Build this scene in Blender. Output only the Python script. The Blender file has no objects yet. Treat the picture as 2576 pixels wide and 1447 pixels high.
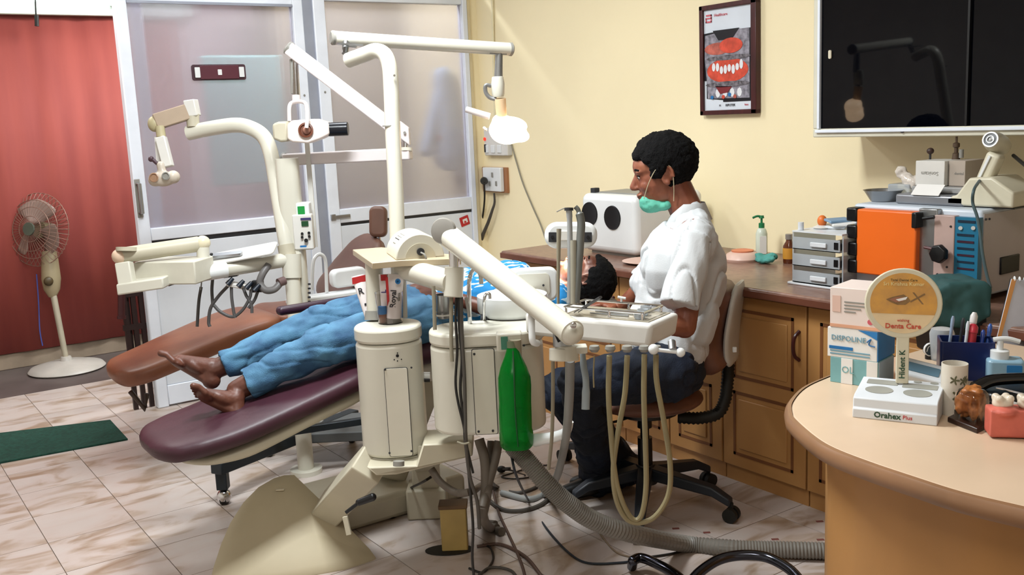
import bpy, bmesh, math, random
from mathutils import Vector as V, Matrix, noise
random.seed(7)
SC = bpy.context.scene
COL = SC.collection
# ---------------------------------------------------------------- camera
F, PITCH, ROLL, YAW, CH = 2500.0, math.radians(9.8), math.radians(2.6), math.radians(34.6), 1.5
EYE = V((0, 0, CH))
FWD = V((math.sin(YAW)*math.cos(PITCH), math.cos(YAW)*math.cos(PITCH), -math.sin(PITCH)))
_r0 = V((math.cos(YAW), -math.sin(YAW), 0)); _u0 = _r0.cross(FWD)
RT = _r0*math.cos(ROLL) - _u0*math.sin(ROLL)
UP = _u0*math.cos(ROLL) + _r0*math.sin(ROLL)
cd = bpy.data.cameras.new('camera'); cam = bpy.data.objects.new('camera', cd); COL.objects.link(cam)
cam.matrix_world = Matrix(((RT.x, UP.x, -FWD.x, EYE.x), (RT.y, UP.y, -FWD.y, EYE.y), (RT.z, UP.z, -FWD.z, EYE.z), (0, 0, 0, 1)))
cd.sensor_width = 36; cd.lens = 36*F/2576; cd.clip_start = 0.05
SC.camera = cam
# ---------------------------------------------------------------- world, exposure, ceiling tube and added fill lights
w = bpy.data.worlds.new('world'); SC.world = w; w.use_nodes = True
w.node_tree.nodes['Background'].inputs[0].default_value = (0.75, 0.82, 1, 1)
w.node_tree.nodes['Background'].inputs[1].default_value = 0.25
SC.view_settings.view_transform = 'Standard'; SC.view_settings.look = 'None'
SC.view_settings.exposure = 0.04; SC.view_settings.gamma = 1.0; SC.view_settings.use_curve_mapping = False
def area(name, loc, size, size_y, power, color, rot=(0, 0, 0)):
    l = bpy.data.lights.new(name, 'AREA'); l.shape = 'RECTANGLE'; l.size = size; l.size_y = size_y
    l.energy = power; l.color = color
    o = bpy.data.objects.new(name, l); o.location = loc; o.rotation_euler = rot; COL.objects.link(o); return o
area('ceiling_tube_and_fill', (1.15, 2.75, 2.82), 0.9, 0.35, 92, (0.93, 0.98, 1.0))
area('ceiling_tube_and_fill', (0.1, 0.6, 2.82), 1.2, 0.6, 32, (1.0, 0.97, 0.92))  # unseen fill added near the camera to brighten floor and fronts
area('rear_fill_light', (2.5, 5.85, 2.8), 1.4, 0.3, 85, (0.92, 0.98, 1.0))  # added fill, unseen; lights the board behind the frosted door
area('ceiling_tube_and_fill', (1.9, 4.4, 2.82), 0.9, 0.3, 24, (0.9, 0.95, 1.0))  # fill added to brighten the partition, no fitting modelled
area('rear_fill_light', (0.6, 5.4, 2.8), 1.0, 0.3, 26, (1.0, 0.97, 0.95))  # unseen fill for the partition front and the curtain

# ---------------------------------------------------------------- pixel of the 2576x1447 photo + one known coordinate -> world point
def ray(u, v): return FWD*F + RT*(u-1288) + UP*(723.5-v)
def fl(u, v, z=0.0): d = ray(u, v); return EYE + d*((z-CH)/d.z)
def at(u, v, d): r = ray(u, v); return EYE + r*(d/F)
def py(u, v, y): d = ray(u, v); return EYE + d*(y/d.y)
def px(u, v, x): d = ray(u, v); return EYE + d*(x/d.x)
R_ = V((math.cos(YAW), -math.sin(YAW), 0)); A_ = V((math.sin(YAW), math.cos(YAW), 0)); Z_ = V((0, 0, 1))
# ---------------------------------------------------------------- materials
def lin(c):
    if isinstance(c, str): c = [int(c[i:i+2], 16)/255 for i in (0, 2, 4)]
    return tuple((x/12.92 if x <= 0.04045 else ((x+0.055)/1.055)**2.4) for x in c) + (1,)
_mats = {}
def mat(name, col, rough=0.5, metal=0.0, var=0.06, scale=6.0, bump=0.0, bscale=60.0, coat=0.0, col2=None, stretch=None, emis=None, estr=0.0, trans=0.0, ior=1.45, alpha=1.0, spec=0.5, sub=0.0):
    if name in _mats: return _mats[name]
    m = bpy.data.materials.new(name); m.use_nodes = True; n = m.node_tree.nodes; L = m.node_tree.links
    b = n['Principled BSDF']
    tc = n.new('ShaderNodeTexCoord'); mp = n.new('ShaderNodeMapping'); L.new(tc.outputs['Object'], mp.inputs[0])
    if stretch: mp.inputs['Scale'].default_value = stretch
    nz = n.new('ShaderNodeTexNoise'); nz.inputs['Scale'].default_value = scale; nz.inputs['Detail'].default_value = 5
    L.new(mp.outputs[0], nz.inputs[0])
    c = lin(col); c2 = lin(col2) if col2 else tuple(max(0, x*(1-3*var)) for x in c[:3])+(1,)
    rp = n.new('ShaderNodeValToRGB'); rp.color_ramp.elements[0].position = 0.35; rp.color_ramp.elements[1].position = 0.65
    rp.color_ramp.elements[0].color = c2; rp.color_ramp.elements[1].color = c
    L.new(nz.outputs['Fac'], rp.inputs[0]); L.new(rp.outputs[0], b.inputs['Base Color'])
    b.inputs['Roughness'].default_value = rough; b.inputs['Metallic'].default_value = metal
    b.inputs['Coat Weight'].default_value = coat; b.inputs['IOR'].default_value = ior
    b.inputs['Transmission Weight'].default_value = trans; b.inputs['Alpha'].default_value = alpha
    b.inputs['Specular IOR Level'].default_value = spec
    if sub: b.inputs['Subsurface Weight'].default_value = sub; b.inputs['Subsurface Radius'].default_value = (0.012, 0.005, 0.003)
    if emis: b.inputs['Emission Color'].default_value = lin(emis); b.inputs['Emission Strength'].default_value = estr
    if bump:
        n2 = n.new('ShaderNodeTexNoise'); n2.inputs['Scale'].default_value = bscale; n2.inputs['Detail'].default_value = 4
        L.new(mp.outputs[0], n2.inputs[0])
        bp = n.new('ShaderNodeBump'); bp.inputs['Strength'].default_value = bump; bp.inputs['Distance'].default_value = 0.01
        L.new(n2.outputs['Fac'], bp.inputs['Height']); L.new(bp.outputs[0], b.inputs['Normal'])
    _mats[name] = m; return m
CREAM = mat('cream_enamel', 'cfccbe', 0.34, var=0.02, scale=3, coat=0.3)
CREAM2 = mat('aged_cream_plastic', 'bcb5a0', 0.45, var=0.04, scale=5)
WHITE = mat('white_plastic', 'dfe2e2', 0.3, var=0.015, coat=0.2)
WHITE2 = mat('matt_white_enamel', 'd8d6d0', 0.45, var=0.03)
GREYP = mat('grey_plastic', '8f8d86', 0.45)
DGREY = mat('dark_grey_metal', '35363a', 0.4, metal=0.3)
BLACK = mat('black_plastic', '0c0d10', 0.35)
RUBBER = mat('black_rubber', '15140f', 0.6)
CHROME = mat('chrome', 'd6d6d8', 0.12, metal=1.0, var=0.02)
STEEL = mat('brushed_steel', 'a9abad', 0.3, metal=0.9, var=0.05)
MAROON = mat('maroon_vinyl', '3c1b27', 0.46, var=0.08, bump=0.12, bscale=25)
BROWNV = mat('brown_vinyl', '8d5a40', 0.4, var=0.12, scale=3, bump=0.15, bscale=14, col2='6d3f2c')
BROWNS = mat('stool_brown_vinyl', '7a5140', 0.45, var=0.1, bump=0.1, bscale=25)
ALU = mat('white_aluminium', 'e4eaf4', 0.35, metal=0.0, var=0.03)
ALUG = mat('grey_aluminium', '9a9fac', 0.35, metal=0.1, var=0.04)
HOSE = mat('beige_hose', '8b8471', 0.5)
HOSED = mat('dark_hose', '4a453f', 0.5)
CABLE = mat('black_cable', '1a1714', 0.5)
SKIN = mat('skin', '8f573f', 0.45, var=0.06, scale=14, bump=0.05, bscale=120, sub=0.08, col2='774130')
SKIND = mat('patient_skin', '623829', 0.45, var=0.06, scale=14, bump=0.05, bscale=120, sub=0.04, col2='502c20')
HAIR = mat('black_hair', '080708', 0.85, var=0.2, scale=80, bump=0.6, bscale=220, spec=0.2)
LIP = mat('lip', '4a2620', 0.45)
PAPER = mat('white_paper', 'e4e2de', 0.7, var=0.02)
INK = mat('black_print', '1c1c24', 0.6)
REDP = mat('red_print', 'c22a2c', 0.55)
BLUEP = mat('blue_print', '1f6fae', 0.55)

# ---------------------------------------------------------------- objects
def uname(n): return n
def tag(o, label=None, cat=None, group=None, kind=None):
    if label: o['label'] = label
    if cat: o['category'] = cat
    if group: o['group'] = group
    if kind: o['kind'] = kind
    return o
def thing(name, label, cat, loc=(0, 0, 0), group=None):
    o = bpy.data.objects.new(name, None); o.location = loc; o.empty_display_size = 0.05; COL.objects.link(o)
    return tag(o, label, cat, group)
def wpos(o):
    p = V(o.location)
    while o.parent: o = o.parent; p += V(o.location)
    return p
def ring(c, ax, r, n, ph=0.0):
    ax = V(ax).normalized(); h = V((0, 0, 1)) if abs(ax.z) < 0.9 else V((1, 0, 0))
    a = ax.cross(h).normalized(); b = ax.cross(a)
    return [V(c) + a*math.cos(ph+2*math.pi*i/n)*r + b*math.sin(ph+2*math.pi*i/n)*r for i in range(n)]
def spline(pts, k=6):
    pts = [V(p) for p in pts]
    if len(pts) < 3 or k <= 1: return pts
    q = [pts[0]*2-pts[1]] + pts + [pts[-1]*2-pts[-2]]; out = []
    for i in range(1, len(q)-2):
        for j in range(k):
            t = j/k; a, b, c, d = q[i-1], q[i], q[i+1], q[i+2]
            out.append(0.5*((2*b) + (c-a)*t + (2*a-5*b+4*c-d)*t*t + (3*b-a-3*c+d)*t*t*t))
    out.append(pts[-1]); return out
def rrect(w, h, r, n=6):
    out = []
    for cx, cy, a0 in ((w/2-r, h/2-r, 0), (-w/2+r, h/2-r, 90), (-w/2+r, -h/2+r, 180), (w/2-r, -h/2+r, 270)):
        for i in range(n+1):
            a = math.radians(a0+90*i/n); out.append((cx+r*math.cos(a), cy+r*math.sin(a)))
    return out
class MB:
    def __init__(s): s.v = []; s.f = []; s.m = []
    def add(s, vs, fs, mi=0):
        o = len(s.v); s.v += [V(x) for x in vs]; s.f += [[i+o for i in f] for f in fs]; s.m += [mi]*len(fs); return s
    def box(s, c, size, X=(1, 0, 0), Y=None, mi=0, Z=None):
        X = V(X).normalized(); Z = V(Z).normalized() if Z else V((0, 0, 1)); Y = V(Y).normalized() if Y else Z.cross(X).normalized()
        if Z.cross(X).length < 0.5: Z = X.cross(Y)
        c = V(c); a, b, d = size[0]/2, size[1]/2, size[2]/2
        vs = [c+X*i*a+Y*j*b+Z*k*d for i in (-1, 1) for j in (-1, 1) for k in (-1, 1)]
        return s.add(vs, [[0, 1, 3, 2], [4, 6, 7, 5], [0, 4, 5, 1], [2, 3, 7, 6], [0, 2, 6, 4], [1, 5, 7, 3]], mi)
    def bb(s, lo, hi, mi=0):
        lo, hi = V(lo), V(hi); return s.box((lo+hi)/2, [abs(x) for x in (hi-lo)], mi=mi)
    def beam(s, p0, p1, w, h, side=None, mi=0):
        p0, p1 = V(p0), V(p1); X = (p1-p0).normalized(); S = V(side).normalized() if side else X.cross(Z_).normalized()
        Zt = S.cross(X).normalized(); S = X.cross(Zt)
        c = (p0+p1)/2; L = (p1-p0).length/2
        vs = [c+X*i*L+S*j*w/2+Zt*k*h/2 for i in (-1, 1) for j in (-1, 1) for k in (-1, 1)]
        return s.add(vs, [[0, 1, 3, 2], [4, 6, 7, 5], [0, 4, 5, 1], [2, 3, 7, 6], [0, 2, 6, 4], [1, 5, 7, 3]], mi)
    def cyl(s, p0, p1, r0, r1=None, n=20, mi=0):
        r1 = r0 if r1 is None else r1; p0, p1 = V(p0), V(p1); ax = p1-p0
        a = ring(p0, ax, r0, n); b = ring(p1, ax, r1, n)
        return s.add(a+b, [[i, (i+1) % n, n+(i+1) % n, n+i] for i in range(n)] + [list(range(n))[::-1], list(range(n, 2*n))], mi)
    def tube(s, pts, r, n=10, k=6, mi=0, ripple=0):
        P = spline(pts, k); m = len(P); o = []
        t0 = (P[1]-P[0]).normalized(); h = V((0, 0, 1)) if abs(t0.z) < 0.9 else V((1, 0, 0)); a = t0.cross(h).normalized()
        for i, p in enumerate(P):
            t = (P[min(i+1, m-1)]-P[max(i-1, 0)]).normalized(); a = (a - t*a.dot(t)).normalized(); b = t.cross(a)
            rr = r if not isinstance(r, (list, tuple)) else r[0]+(r[-1]-r[0])*i/(m-1) if len(r) == 2 else r[min(int(i/(m-1)*(len(r)-1)+0.5), len(r)-1)]
            if ripple: rr *= 1+ripple*(1 if i % 2 else -1)
            o += [p+a*math.cos(2*math.pi*j/n)*rr+b*math.sin(2*math.pi*j/n)*rr for j in range(n)]
        fs = [[i*n+j, i*n+(j+1) % n, (i+1)*n+(j+1) % n, (i+1)*n+j] for i in range(m-1) for j in range(n)]
        return s.add(o, fs+[list(range(n))[::-1], list(range((m-1)*n, m*n))], mi)
    def lathe(s, prof, o, ax=(0, 0, 1), n=24, mi=0, sx=1.0):
        ax = V(ax).normalized(); h = V((0, 0, 1)) if abs(ax.z) < 0.9 else V((1, 0, 0)); a = ax.cross(h).normalized(); b = ax.cross(a); o = V(o)
        vs = [o+ax*z+a*math.cos(2*math.pi*j/n)*r*sx+b*math.sin(2*math.pi*j/n)*r for r, z in prof for j in range(n)]
        m = len(prof); fs = [[i*n+j, i*n+(j+1) % n, (i+1)*n+(j+1) % n, (i+1)*n+j] for i in range(m-1) for j in range(n)]
        return s.add(vs, fs+[list(range(n))[::-1], list(range((m-1)*n, m*n))], mi)
    def prism(s, poly, ext, mi=0):
        n = len(poly); poly = [V(p) for p in poly]; ext = V(ext)
        return s.add(poly+[p+ext for p in poly], [[i, (i+1) % n, n+(i+1) % n, n+i] for i in range(n)]+[list(range(n))[::-1], list(range(n, 2*n))], mi)
    def plate(s, c, X, Y, poly2, th, mi=0):     # 2D outline in plane X,Y centred at c, thickness th along X x Y
        X, Y, c = V(X).normalized(), V(Y).normalized(), V(c); N = X.cross(Y)
        return s.prism([c+X*a+Y*b-N*th/2 for a, b in poly2], N*th, mi)
    def ell(s, c, r, X=(1, 0, 0), Y=(0, 1, 0), n=16, mi=0):
        X, Y, c = V(X).normalized(), V(Y).normalized(), V(c); Zt = X.cross(Y).normalized(); Y = Zt.cross(X)
        if not isinstance(r, (tuple, list)): r = (r, r, r)
        m = n//2; vs = [c+Zt*r[2]]
        for i in range(1, m):
            th = math.pi*i/m
            vs += [c+X*r[0]*math.sin(th)*math.cos(2*math.pi*j/n)+Y*r[1]*math.sin(th)*math.sin(2*math.pi*j/n)+Zt*r[2]*math.cos(th) for j in range(n)]
        vs.append(c-Zt*r[2]); e = len(vs)-1
        fs = [[0, 1+j, 1+(j+1) % n] for j in range(n)]
        fs += [[1+i*n+j, 1+(i+1)*n+j, 1+(i+1)*n+(j+1) % n, 1+i*n+(j+1) % n] for i in range(m-2) for j in range(n)]
        fs += [[e, 1+(m-2)*n+(j+1) % n, 1+(m-2)*n+j] for j in range(n)]
        return s.add(vs, fs, mi)
    def cap(s, p0, p1, r0, r1=None, n=14, mi=0):   # tapered capsule
        r1 = r0 if r1 is None else r1
        s.cyl(p0, p1, r0, r1, n, mi); s.ell(p0, r0, n=n, mi=mi); s.ell(p1, r1, n=n, mi=mi); return s
    def grid(s, fn, nu, nv, mi=0, closed=False):
        vs = [fn(i/nu, j/nv) for i in range(nu+1) for j in range(nv+1)]
        return s.add(vs, [[i*(nv+1)+j, (i+1)*(nv+1)+j, (i+1)*(nv+1)+j+1, i*(nv+1)+j+1] for i in range(nu) for j in range(nv)], mi)
    def mesh(s, name, mats, org, smooth=True, ang=40, norm=True):
        me = bpy.data.meshes.new(name); me.from_pydata([v-org for v in s.v], [], s.f)
        for m in mats: me.materials.append(m)
        for i, p in enumerate(me.polygons): p.material_index = s.m[i]
        if norm:
            bm = bmesh.new(); bm.from_mesh(me); bmesh.ops.recalc_face_normals(bm, faces=bm.faces); bm.to_mesh(me); bm.free()
        if smooth:
            for p in me.polygons: p.use_smooth = True
            me.set_sharp_from_angle(angle=math.radians(ang))
        return me
    def build(s, name, mats, parent=None, bevel=0.0, seg=2, smooth=True, ang=40, label=None, org=None, thick=0, norm=True):
        if not isinstance(mats, (list, tuple)): mats = [mats]
        lo = V([min(v[i] for v in s.v) for i in range(3)]); hi = V([max(v[i] for v in s.v) for i in range(3)])
        c = V(org) if org is not None else V(((lo.x+hi.x)/2, (lo.y+hi.y)/2, lo.z))
        o = bpy.data.objects.new(name, s.mesh(name, mats, c, smooth, ang, norm)); COL.objects.link(o)
        if parent: o.parent = parent; o.location = c-wpos(parent)
        else: o.location = c
        if thick:
            d = o.modifiers.new('thickness', 'SOLIDIFY'); d.thickness = thick; d.offset = 0
        if bevel:
            b = o.modifiers.new('bevel', 'BEVEL'); b.width = bevel; b.segments = seg; b.limit_method = 'ANGLE'; b.angle_limit = math.radians(35); b.harden_normals = False
        if label: o['label'] = label
        return o
    def solo(s, name, mats, label, cat, group=None, **k):
        return tag(s.build(name, mats, **k), label, cat, group)
    def struct(s, name, mats, parent=None, **k):
        o = s.build(name, mats, parent, **k)
        if not parent: o['kind'] = 'structure'
        return o
def organic(mb, name, mats, parent, voxel=0.006, it=4, wr=0.0, ws=14, pick=None, stretch=(1, 1, 1), fac=0.5, ridge=0.0):
    """voxel-merge overlapping shapes into one continuous skin, relax it and fold it with noise"""
    c = V([sum(v[i] for v in mb.v)/len(mb.v) for i in range(3)])
    me = mb.mesh('tmp', [], c, smooth=False); o = bpy.data.objects.new('tmp', me); COL.objects.link(o)
    r = o.modifiers.new('r', 'REMESH'); r.mode = 'VOXEL'; r.voxel_size = voxel
    sm = o.modifiers.new('s', 'SMOOTH'); sm.iterations = it; sm.factor = fac
    dg = bpy.context.evaluated_depsgraph_get(); m2 = bpy.data.meshes.new_from_object(o.evaluated_get(dg)); m2.name = name
    bpy.data.objects.remove(o)
    if wr:
        nn = [v.normal.copy() for v in m2.vertices]
        for i, v in enumerate(m2.vertices):
            p = v.co+c; q = V((p.x*ws*stretch[0], p.y*ws*stretch[1], p.z*ws*stretch[2]))
            k = noise.noise(q)*1.0 + 0.5*noise.noise(q*2.3)
            rg = abs(noise.noise(V((q.x*0.9+7, q.y*0.9, q.z*1.1)))); rg = max(0.0, 1-rg/0.14)
            v.co += nn[i]*wr*((k if k > 0 else k*1.6)-ridge*rg*rg)
    if not isinstance(mats, (list, tuple)): mats = [mats]
    for m in mats: m2.materials.append(m)
    for p in m2.polygons:
        p.use_smooth = True
        if pick: p.material_index = pick(p.center+c)
    ob = bpy.data.objects.new(name, m2); COL.objects.link(ob)
    if parent: ob.parent = parent; ob.location = c-wpos(parent)
    else: ob.location = c
    return ob
def text(s, c, X, Y, size, m, parent, name='lettering', ext=0.0006, bold=0.0):
    cu = bpy.data.curves.new('t', 'FONT'); cu.body = s; cu.size = size; cu.align_x = 'CENTER'; cu.align_y = 'CENTER'; cu.extrude = ext; cu.offset = bold; cu.resolution_u = 2
    o = bpy.data.objects.new('t', cu); COL.objects.link(o)
    dg = bpy.context.evaluated_depsgraph_get(); dg.update(); me = bpy.data.meshes.new_from_object(o.evaluated_get(dg)); bpy.data.objects.remove(o)
    X, Y = V(X).normalized(), V(Y).normalized(); N = X.cross(Y).normalized(); Y = N.cross(X)
    for v in me.vertices: q = v.co.copy(); v.co = X*q.x+Y*q.y+N*q.z
    me.name = name; me.materials.clear(); me.materials.append(m)
    ob = bpy.data.objects.new(name, me); COL.objects.link(ob)
    c = V(c)
    if parent: ob.parent = parent; ob.location = c-wpos(parent)
    else: ob.location = c
    return ob
def screws(parent, pts, ax, r=0.004, m=None, name='screw'):
    for p in pts: MB().cyl(p, V(p)+V(ax).normalized()*0.003, r, r*0.8, 10).build(name, m or DGREY, parent)
# ================================================================ SETTING
XW, YP, YR, ZC = 3.6, 5.5, 7.18, 2.9
def tile_mat():
    m = bpy.data.materials.new('marble_tile'); m.use_nodes = True; n = m.node_tree.nodes; L = m.node_tree.links; b = n['Principled BSDF']
    tc = n.new('ShaderNodeTexCoord'); oi = n.new('ShaderNodeObjectInfo'); geo = n.new('ShaderNodeNewGeometry')
    mp = n.new('ShaderNodeMapping'); mp.vector_type = 'POINT'
    mx = n.new('ShaderNodeVectorMath'); mx.operation = 'MULTIPLY_ADD'; mx.inputs[1].default_value = (1, 1, 1)
    sc = n.new('ShaderNodeVectorMath'); sc.operation = 'SCALE'; sc.inputs['Scale'].default_value = 40
    co = n.new('ShaderNodeCombineXYZ'); L.new(oi.outputs['Random'], co.inputs[0]); L.new(oi.outputs['Random'], co.inputs[1]); L.new(co.outputs[0], sc.inputs[0])
    L.new(geo.outputs['Position'], mx.inputs[0]); L.new(sc.outputs[0], mx.inputs[2]); L.new(mx.outputs[0], mp.inputs[0])
    mp.inputs['Rotation'].default_value = (0, 0, 0.5); mp.inputs['Scale'].default_value = (1, 2.3, 1)
    nz = n.new('ShaderNodeTexNoise'); nz.inputs['Scale'].default_value = 3.2; nz.inputs['Detail'].default_value = 9; nz.inputs['Distortion'].default_value = 1.2
    L.new(mp.outputs[0], nz.inputs[0])
    rp = n.new('ShaderNodeValToRGB'); e = rp.color_ramp.elements
    e[0].position = 0.30; e[0].color = lin('8d7763'); e[1].position = 0.62; e[1].color = lin('b8aea8')
    x = e.new(0.42); x.color = lin('a69689'); x = e.new(0.5); x.color = lin('b6a9a2')
    L.new(nz.outputs['Fac'], rp.inputs[0]); L.new(rp.outputs[0], b.inputs['Base Color'])
    b.inputs['Roughness'].default_value = 0.3
    return m
TILE = tile_mat()
GROUT = mat('grout', '8f7d72', 0.8)
flo = MB().bb((-1.5, -1.5, -0.1), (XW+0.1, YR+0.1, -0.004)).struct('floor', GROUT, smooth=False)
TS = 0.316; x0 = 0.851-TS*8; y0 = 0.12
tm = None; ntl = 0
for i in range(20):
    for j in range(24):
        x, y = x0+i*TS, y0+j*TS
        if x < -1.2 or x > XW-0.02 or y > 6.36 or y < 0.5: continue
        u = (V((x, y, 0))-EYE)
        if u.dot(FWD) < 0.9: continue
        su, sv = 1288+F*u.dot(RT)/u.dot(FWD), 723-F*u.dot(UP)/u.dot(FWD)
        if su < -1100 or su > 3100 or sv > 2300: continue
        ntl += 1
        if ntl > 298: continue
        w_, h_ = min(TS, XW-x)-0.003, TS-0.003
        if tm is None or w_ < TS-0.004:
            o = MB().bb((x, y, -0.0038), (x+w_, y+h_, 0.0)).build('tile', TILE, flo, smooth=False)
            if tm is None: tm = o.data
        else:
            o = bpy.data.objects.new('tile', tm); COL.objects.link(o); o.parent = flo
            o.location = V((x+w_/2, y+h_/2, -0.0038))-wpos(flo)
DARKFL = mat('dark_stone_floor', '5d5350', 0.45, var=0.1, scale=4)
MB().bb((-1.5, 6.37, -0.004), (XW, YR, 0.001)).build('threshold', DARKFL, flo, label='dark grey stone floor strip in front of the red curtain')
YEL = mat('yellow_painted_wall', 'f3e5be', 0.6, var=0.015, scale=1.5, bump=0.03, bscale=90)
MB().bb((XW, -1.6, 0), (XW+0.1, YR+0.1, ZC)).struct('wall_right', YEL)
WLR = mat('off_white_wall', 'e9e5dc', 0.8, var=0.03)
PINK = mat('rear_room_wall', 'cbb2b0', 0.7, var=0.06, scale=2)
MB().bb((-1.6, YR, 0), (XW, YR+0.1, ZC)).struct('wall_back', PINK)
MB().bb((-1.6, -1.6, 0), (-1.5, YR+0.1, ZC)).struct('wall_left', WLR)
MB().bb((-1.5, -1.6, 0), (XW, -1.5, ZC)).struct('wall_front', WLR)
MB().bb((-1.6, -1.6, ZC), (XW+0.1, YR+0.1, ZC+0.1)).struct('ceiling', WLR)
SK = mat('beige_skirting', '9c8b78', 0.5, var=0.08)
MB().bb((-1.5, YR-0.03, 0.001), (2.6, YR, 0.105)).struct('baseboard_back', SK, bevel=0.004)
# piece of yellow wall between partition and corner
xe = py(1192, 500, YP).x
MB().bb((xe, YP-0.02, 0), (XW, YP+0.08, ZC)).struct('wall_corner', YEL)
MB().bb((xe-0.0, YP-0.035, 0), (xe+0.02, YP-0.02, ZC)).struct('trim_1', mat('cream_trim', 'd8c9a2', 0.5))
MB().tube([px(1238, -20, XW-0.012), px(1243, 200, XW-0.012), px(1247, 330, XW-0.012)], 0.008, 8, 4).struct('trim_2', mat('conduit_cream', 'e6dcb8', 0.4))
# red curtain
def cur(u, v):
    x = -0.9+u*3.1; z = 0.11+v*2.2
    f = 0.006*math.sin(x*17+0.6*math.sin(x*5))+0.003*math.sin(x*41+1)
    return V((x, YR-0.05+f, z))
CURT = mat('red_curtain_cloth', '98463d', 0.75, var=0.1, scale=2.5, stretch=(4, 1, 0.35), col2='8b3d37')
MB().grid(cur, 220, 2).solo('curtain', CURT, 'red curtain covering the rear wall behind the pedestal fan', 'curtain', thick=0.004)
# tube light over the curtain
tl = thing('tube_light', 'lit white tube light box above the red curtain', 'light', (0.9, YR-0.09, 2.34))
zt = py(140, 30, YR-0.1).z
PEL = mat('pelmet_white', 'dfe9dc', 0.4)
MB().bb((-0.9, YR-0.12, zt-0.02), (2.3, YR-0.07, zt+0.12)).build('housing', PEL, tl, bevel=0.006)
MB().cyl((-0.6, YR-0.15, zt+0.07), (1.75, YR-0.15, zt+0.075), 0.018, n=12).build('tube', mat('lit_tube', 'ffffff', 0.5, emis='e6fff6', estr=6), tl)
for xx in (-0.62, 1.78): MB().bb((xx-0.03, YR-0.18, zt+0.04), (xx+0.03, YR-0.12, zt+0.11)).build('end_cap', WHITE, tl, bevel=0.004)
MB().tube([py(88, -30, YR-0.22), py(90, 30, YR-0.22), py(93, 50, YR-0.22)], 0.005, 6, 3).cyl(py(92, 38, YR-0.22), py(93, 66, YR-0.22), 0.013, n=8).solo('hanging_pull_cord', CABLE, 'short black pull cord hanging in front of the tube light', 'cord')
# ---------------- partition
FROST = bpy.data.materials.new('frosted_glass'); FROST.use_nodes = True
n = FROST.node_tree.nodes; L = FROST.node_tree.links; n.remove(n['Principled BSDF'])
rf = n.new('ShaderNodeBsdfRefraction'); rf.inputs['IOR'].default_value = 1.12; rf.inputs['Roughness'].default_value = 0.14; rf.inputs['Color'].default_value = lin('d8d6dc')
gl = n.new('ShaderNodeBsdfGlossy'); gl.inputs['Roughness'].default_value = 0.22; gl.inputs['Color'].default_value = (0.7, 0.75, 0.85, 1)
tr = n.new('ShaderNodeBsdfTranslucent'); tr.inputs['Color'].default_value = lin('b8b4ac')
df = n.new('ShaderNodeBsdfDiffuse'); df.inputs['Color'].default_value = lin('d2c9d4')
nz = n.new('ShaderNodeTexNoise'); nz.inputs['Scale'].default_value = 300
a1 = n.new('ShaderNodeMixShader'); a1.inputs[0].default_value = 0.35; L.new(rf.outputs[0], a1.inputs[1]); L.new(tr.outputs[0], a1.inputs[2])
tp_ = n.new('ShaderNodeBsdfTransparent'); tp_.inputs[0].default_value = lin('eceaf2'); a0 = n.new('ShaderNodeMixShader'); a0.inputs[0].default_value = 0.3; L.new(a1.outputs[0], a0.inputs[1]); L.new(tp_.outputs[0], a0.inputs[2])
a2 = n.new('ShaderNodeMixShader'); a2.inputs[0].default_value = 0.25; L.new(a0.outputs[0], a2.inputs[1]); L.new(df.outputs[0], a2.inputs[2])
a3 = n.new('ShaderNodeMixShader'); a3.inputs[0].default_value = 0.1; L.new(a2.outputs[0], a3.inputs[1]); L.new(gl.outputs[0], a3.inputs[2])
bp = n.new('ShaderNodeBump'); bp.inputs['Strength'].default_value = 0.05; L.new(nz.outputs[0], bp.inputs['Height']); L.new(bp.outputs[0], gl.inputs['Normal'])
L.new(a3.outputs[0], n['Material Output'].inputs[0])
LOWP = mat('white_laminate', 'e0e6ee', 0.22, var=0.04, scale=3)
def X(u, v): return py(u, v, YP).x
def Zz(u, v): return py(u, v, YP).z
xa, xb = X(304, 200), X(757, 300)        # door
zr0, zr1 = Zz(500, 590), Zz(500, 562)    # mid rail
ztop = Zz(530, 8)
dr = MB().bb((xa, YP-0.03, 0), (xa+0.062, YP+0.03, 2.5)).build('door_1', ALU, bevel=0.006); dr['kind'] = 'structure'
def piece(name, lo, hi, m, par, bv=0.004): return MB().bb(lo, hi).build(name, m, par, bevel=bv)
piece('stile', (xb-0.01, YP-0.03, 0), (xb+0.05, YP+0.03, 2.5), ALU, dr)
piece('top_rail', (xa+0.062, YP-0.03, ztop), (xb-0.01, YP+0.03, ztop+0.08), ALU, dr)
piece('mid_rail', (xa+0.062, YP-0.03, zr0-0.005), (xb-0.01, YP+0.03, zr1), ALU, dr)
piece('rail_gap', (xa+0.062, YP-0.02, zr0-0.03), (xb-0.01, YP+0.02, zr0-0.005), DGREY, dr, 0)
piece('lower_panel', (xa+0.062, YP-0.022, 0.12), (xb-0.01, YP+0.022, zr0-0.03), LOWP, dr)
piece('bottom_rail', (xa+0.062, YP-0.03, 0.01), (xb-0.01, YP+0.03, 0.12), ALU, dr)
piece('glass_pane', (xa+0.062, YP-0.003, zr1), (xb-0.01, YP+0.003, ztop), FROST, dr, 0)
piece('glazing_bead', (xa+0.062, YP-0.034, ztop-0.012), (xb-0.01, YP-0.022, ztop), ALUG, dr, 0)
hx = X(345, 500); hz0, hz1 = Zz(348, 535), Zz(343, 462)
hd = MB().tube([(hx, YP-0.03, hz0), (hx, YP-0.075, hz0), (hx, YP-0.075, hz1), (hx, YP-0.03, hz1)], 0.011, 10, 1).build('handle', STEEL, dr)
MB().box((hx, YP-0.033, (hz0+hz1)/2), (0.03, 0.006, hz1-hz0+0.05)).build('handle_plate', GREYP, hd, bevel=0.003)
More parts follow.
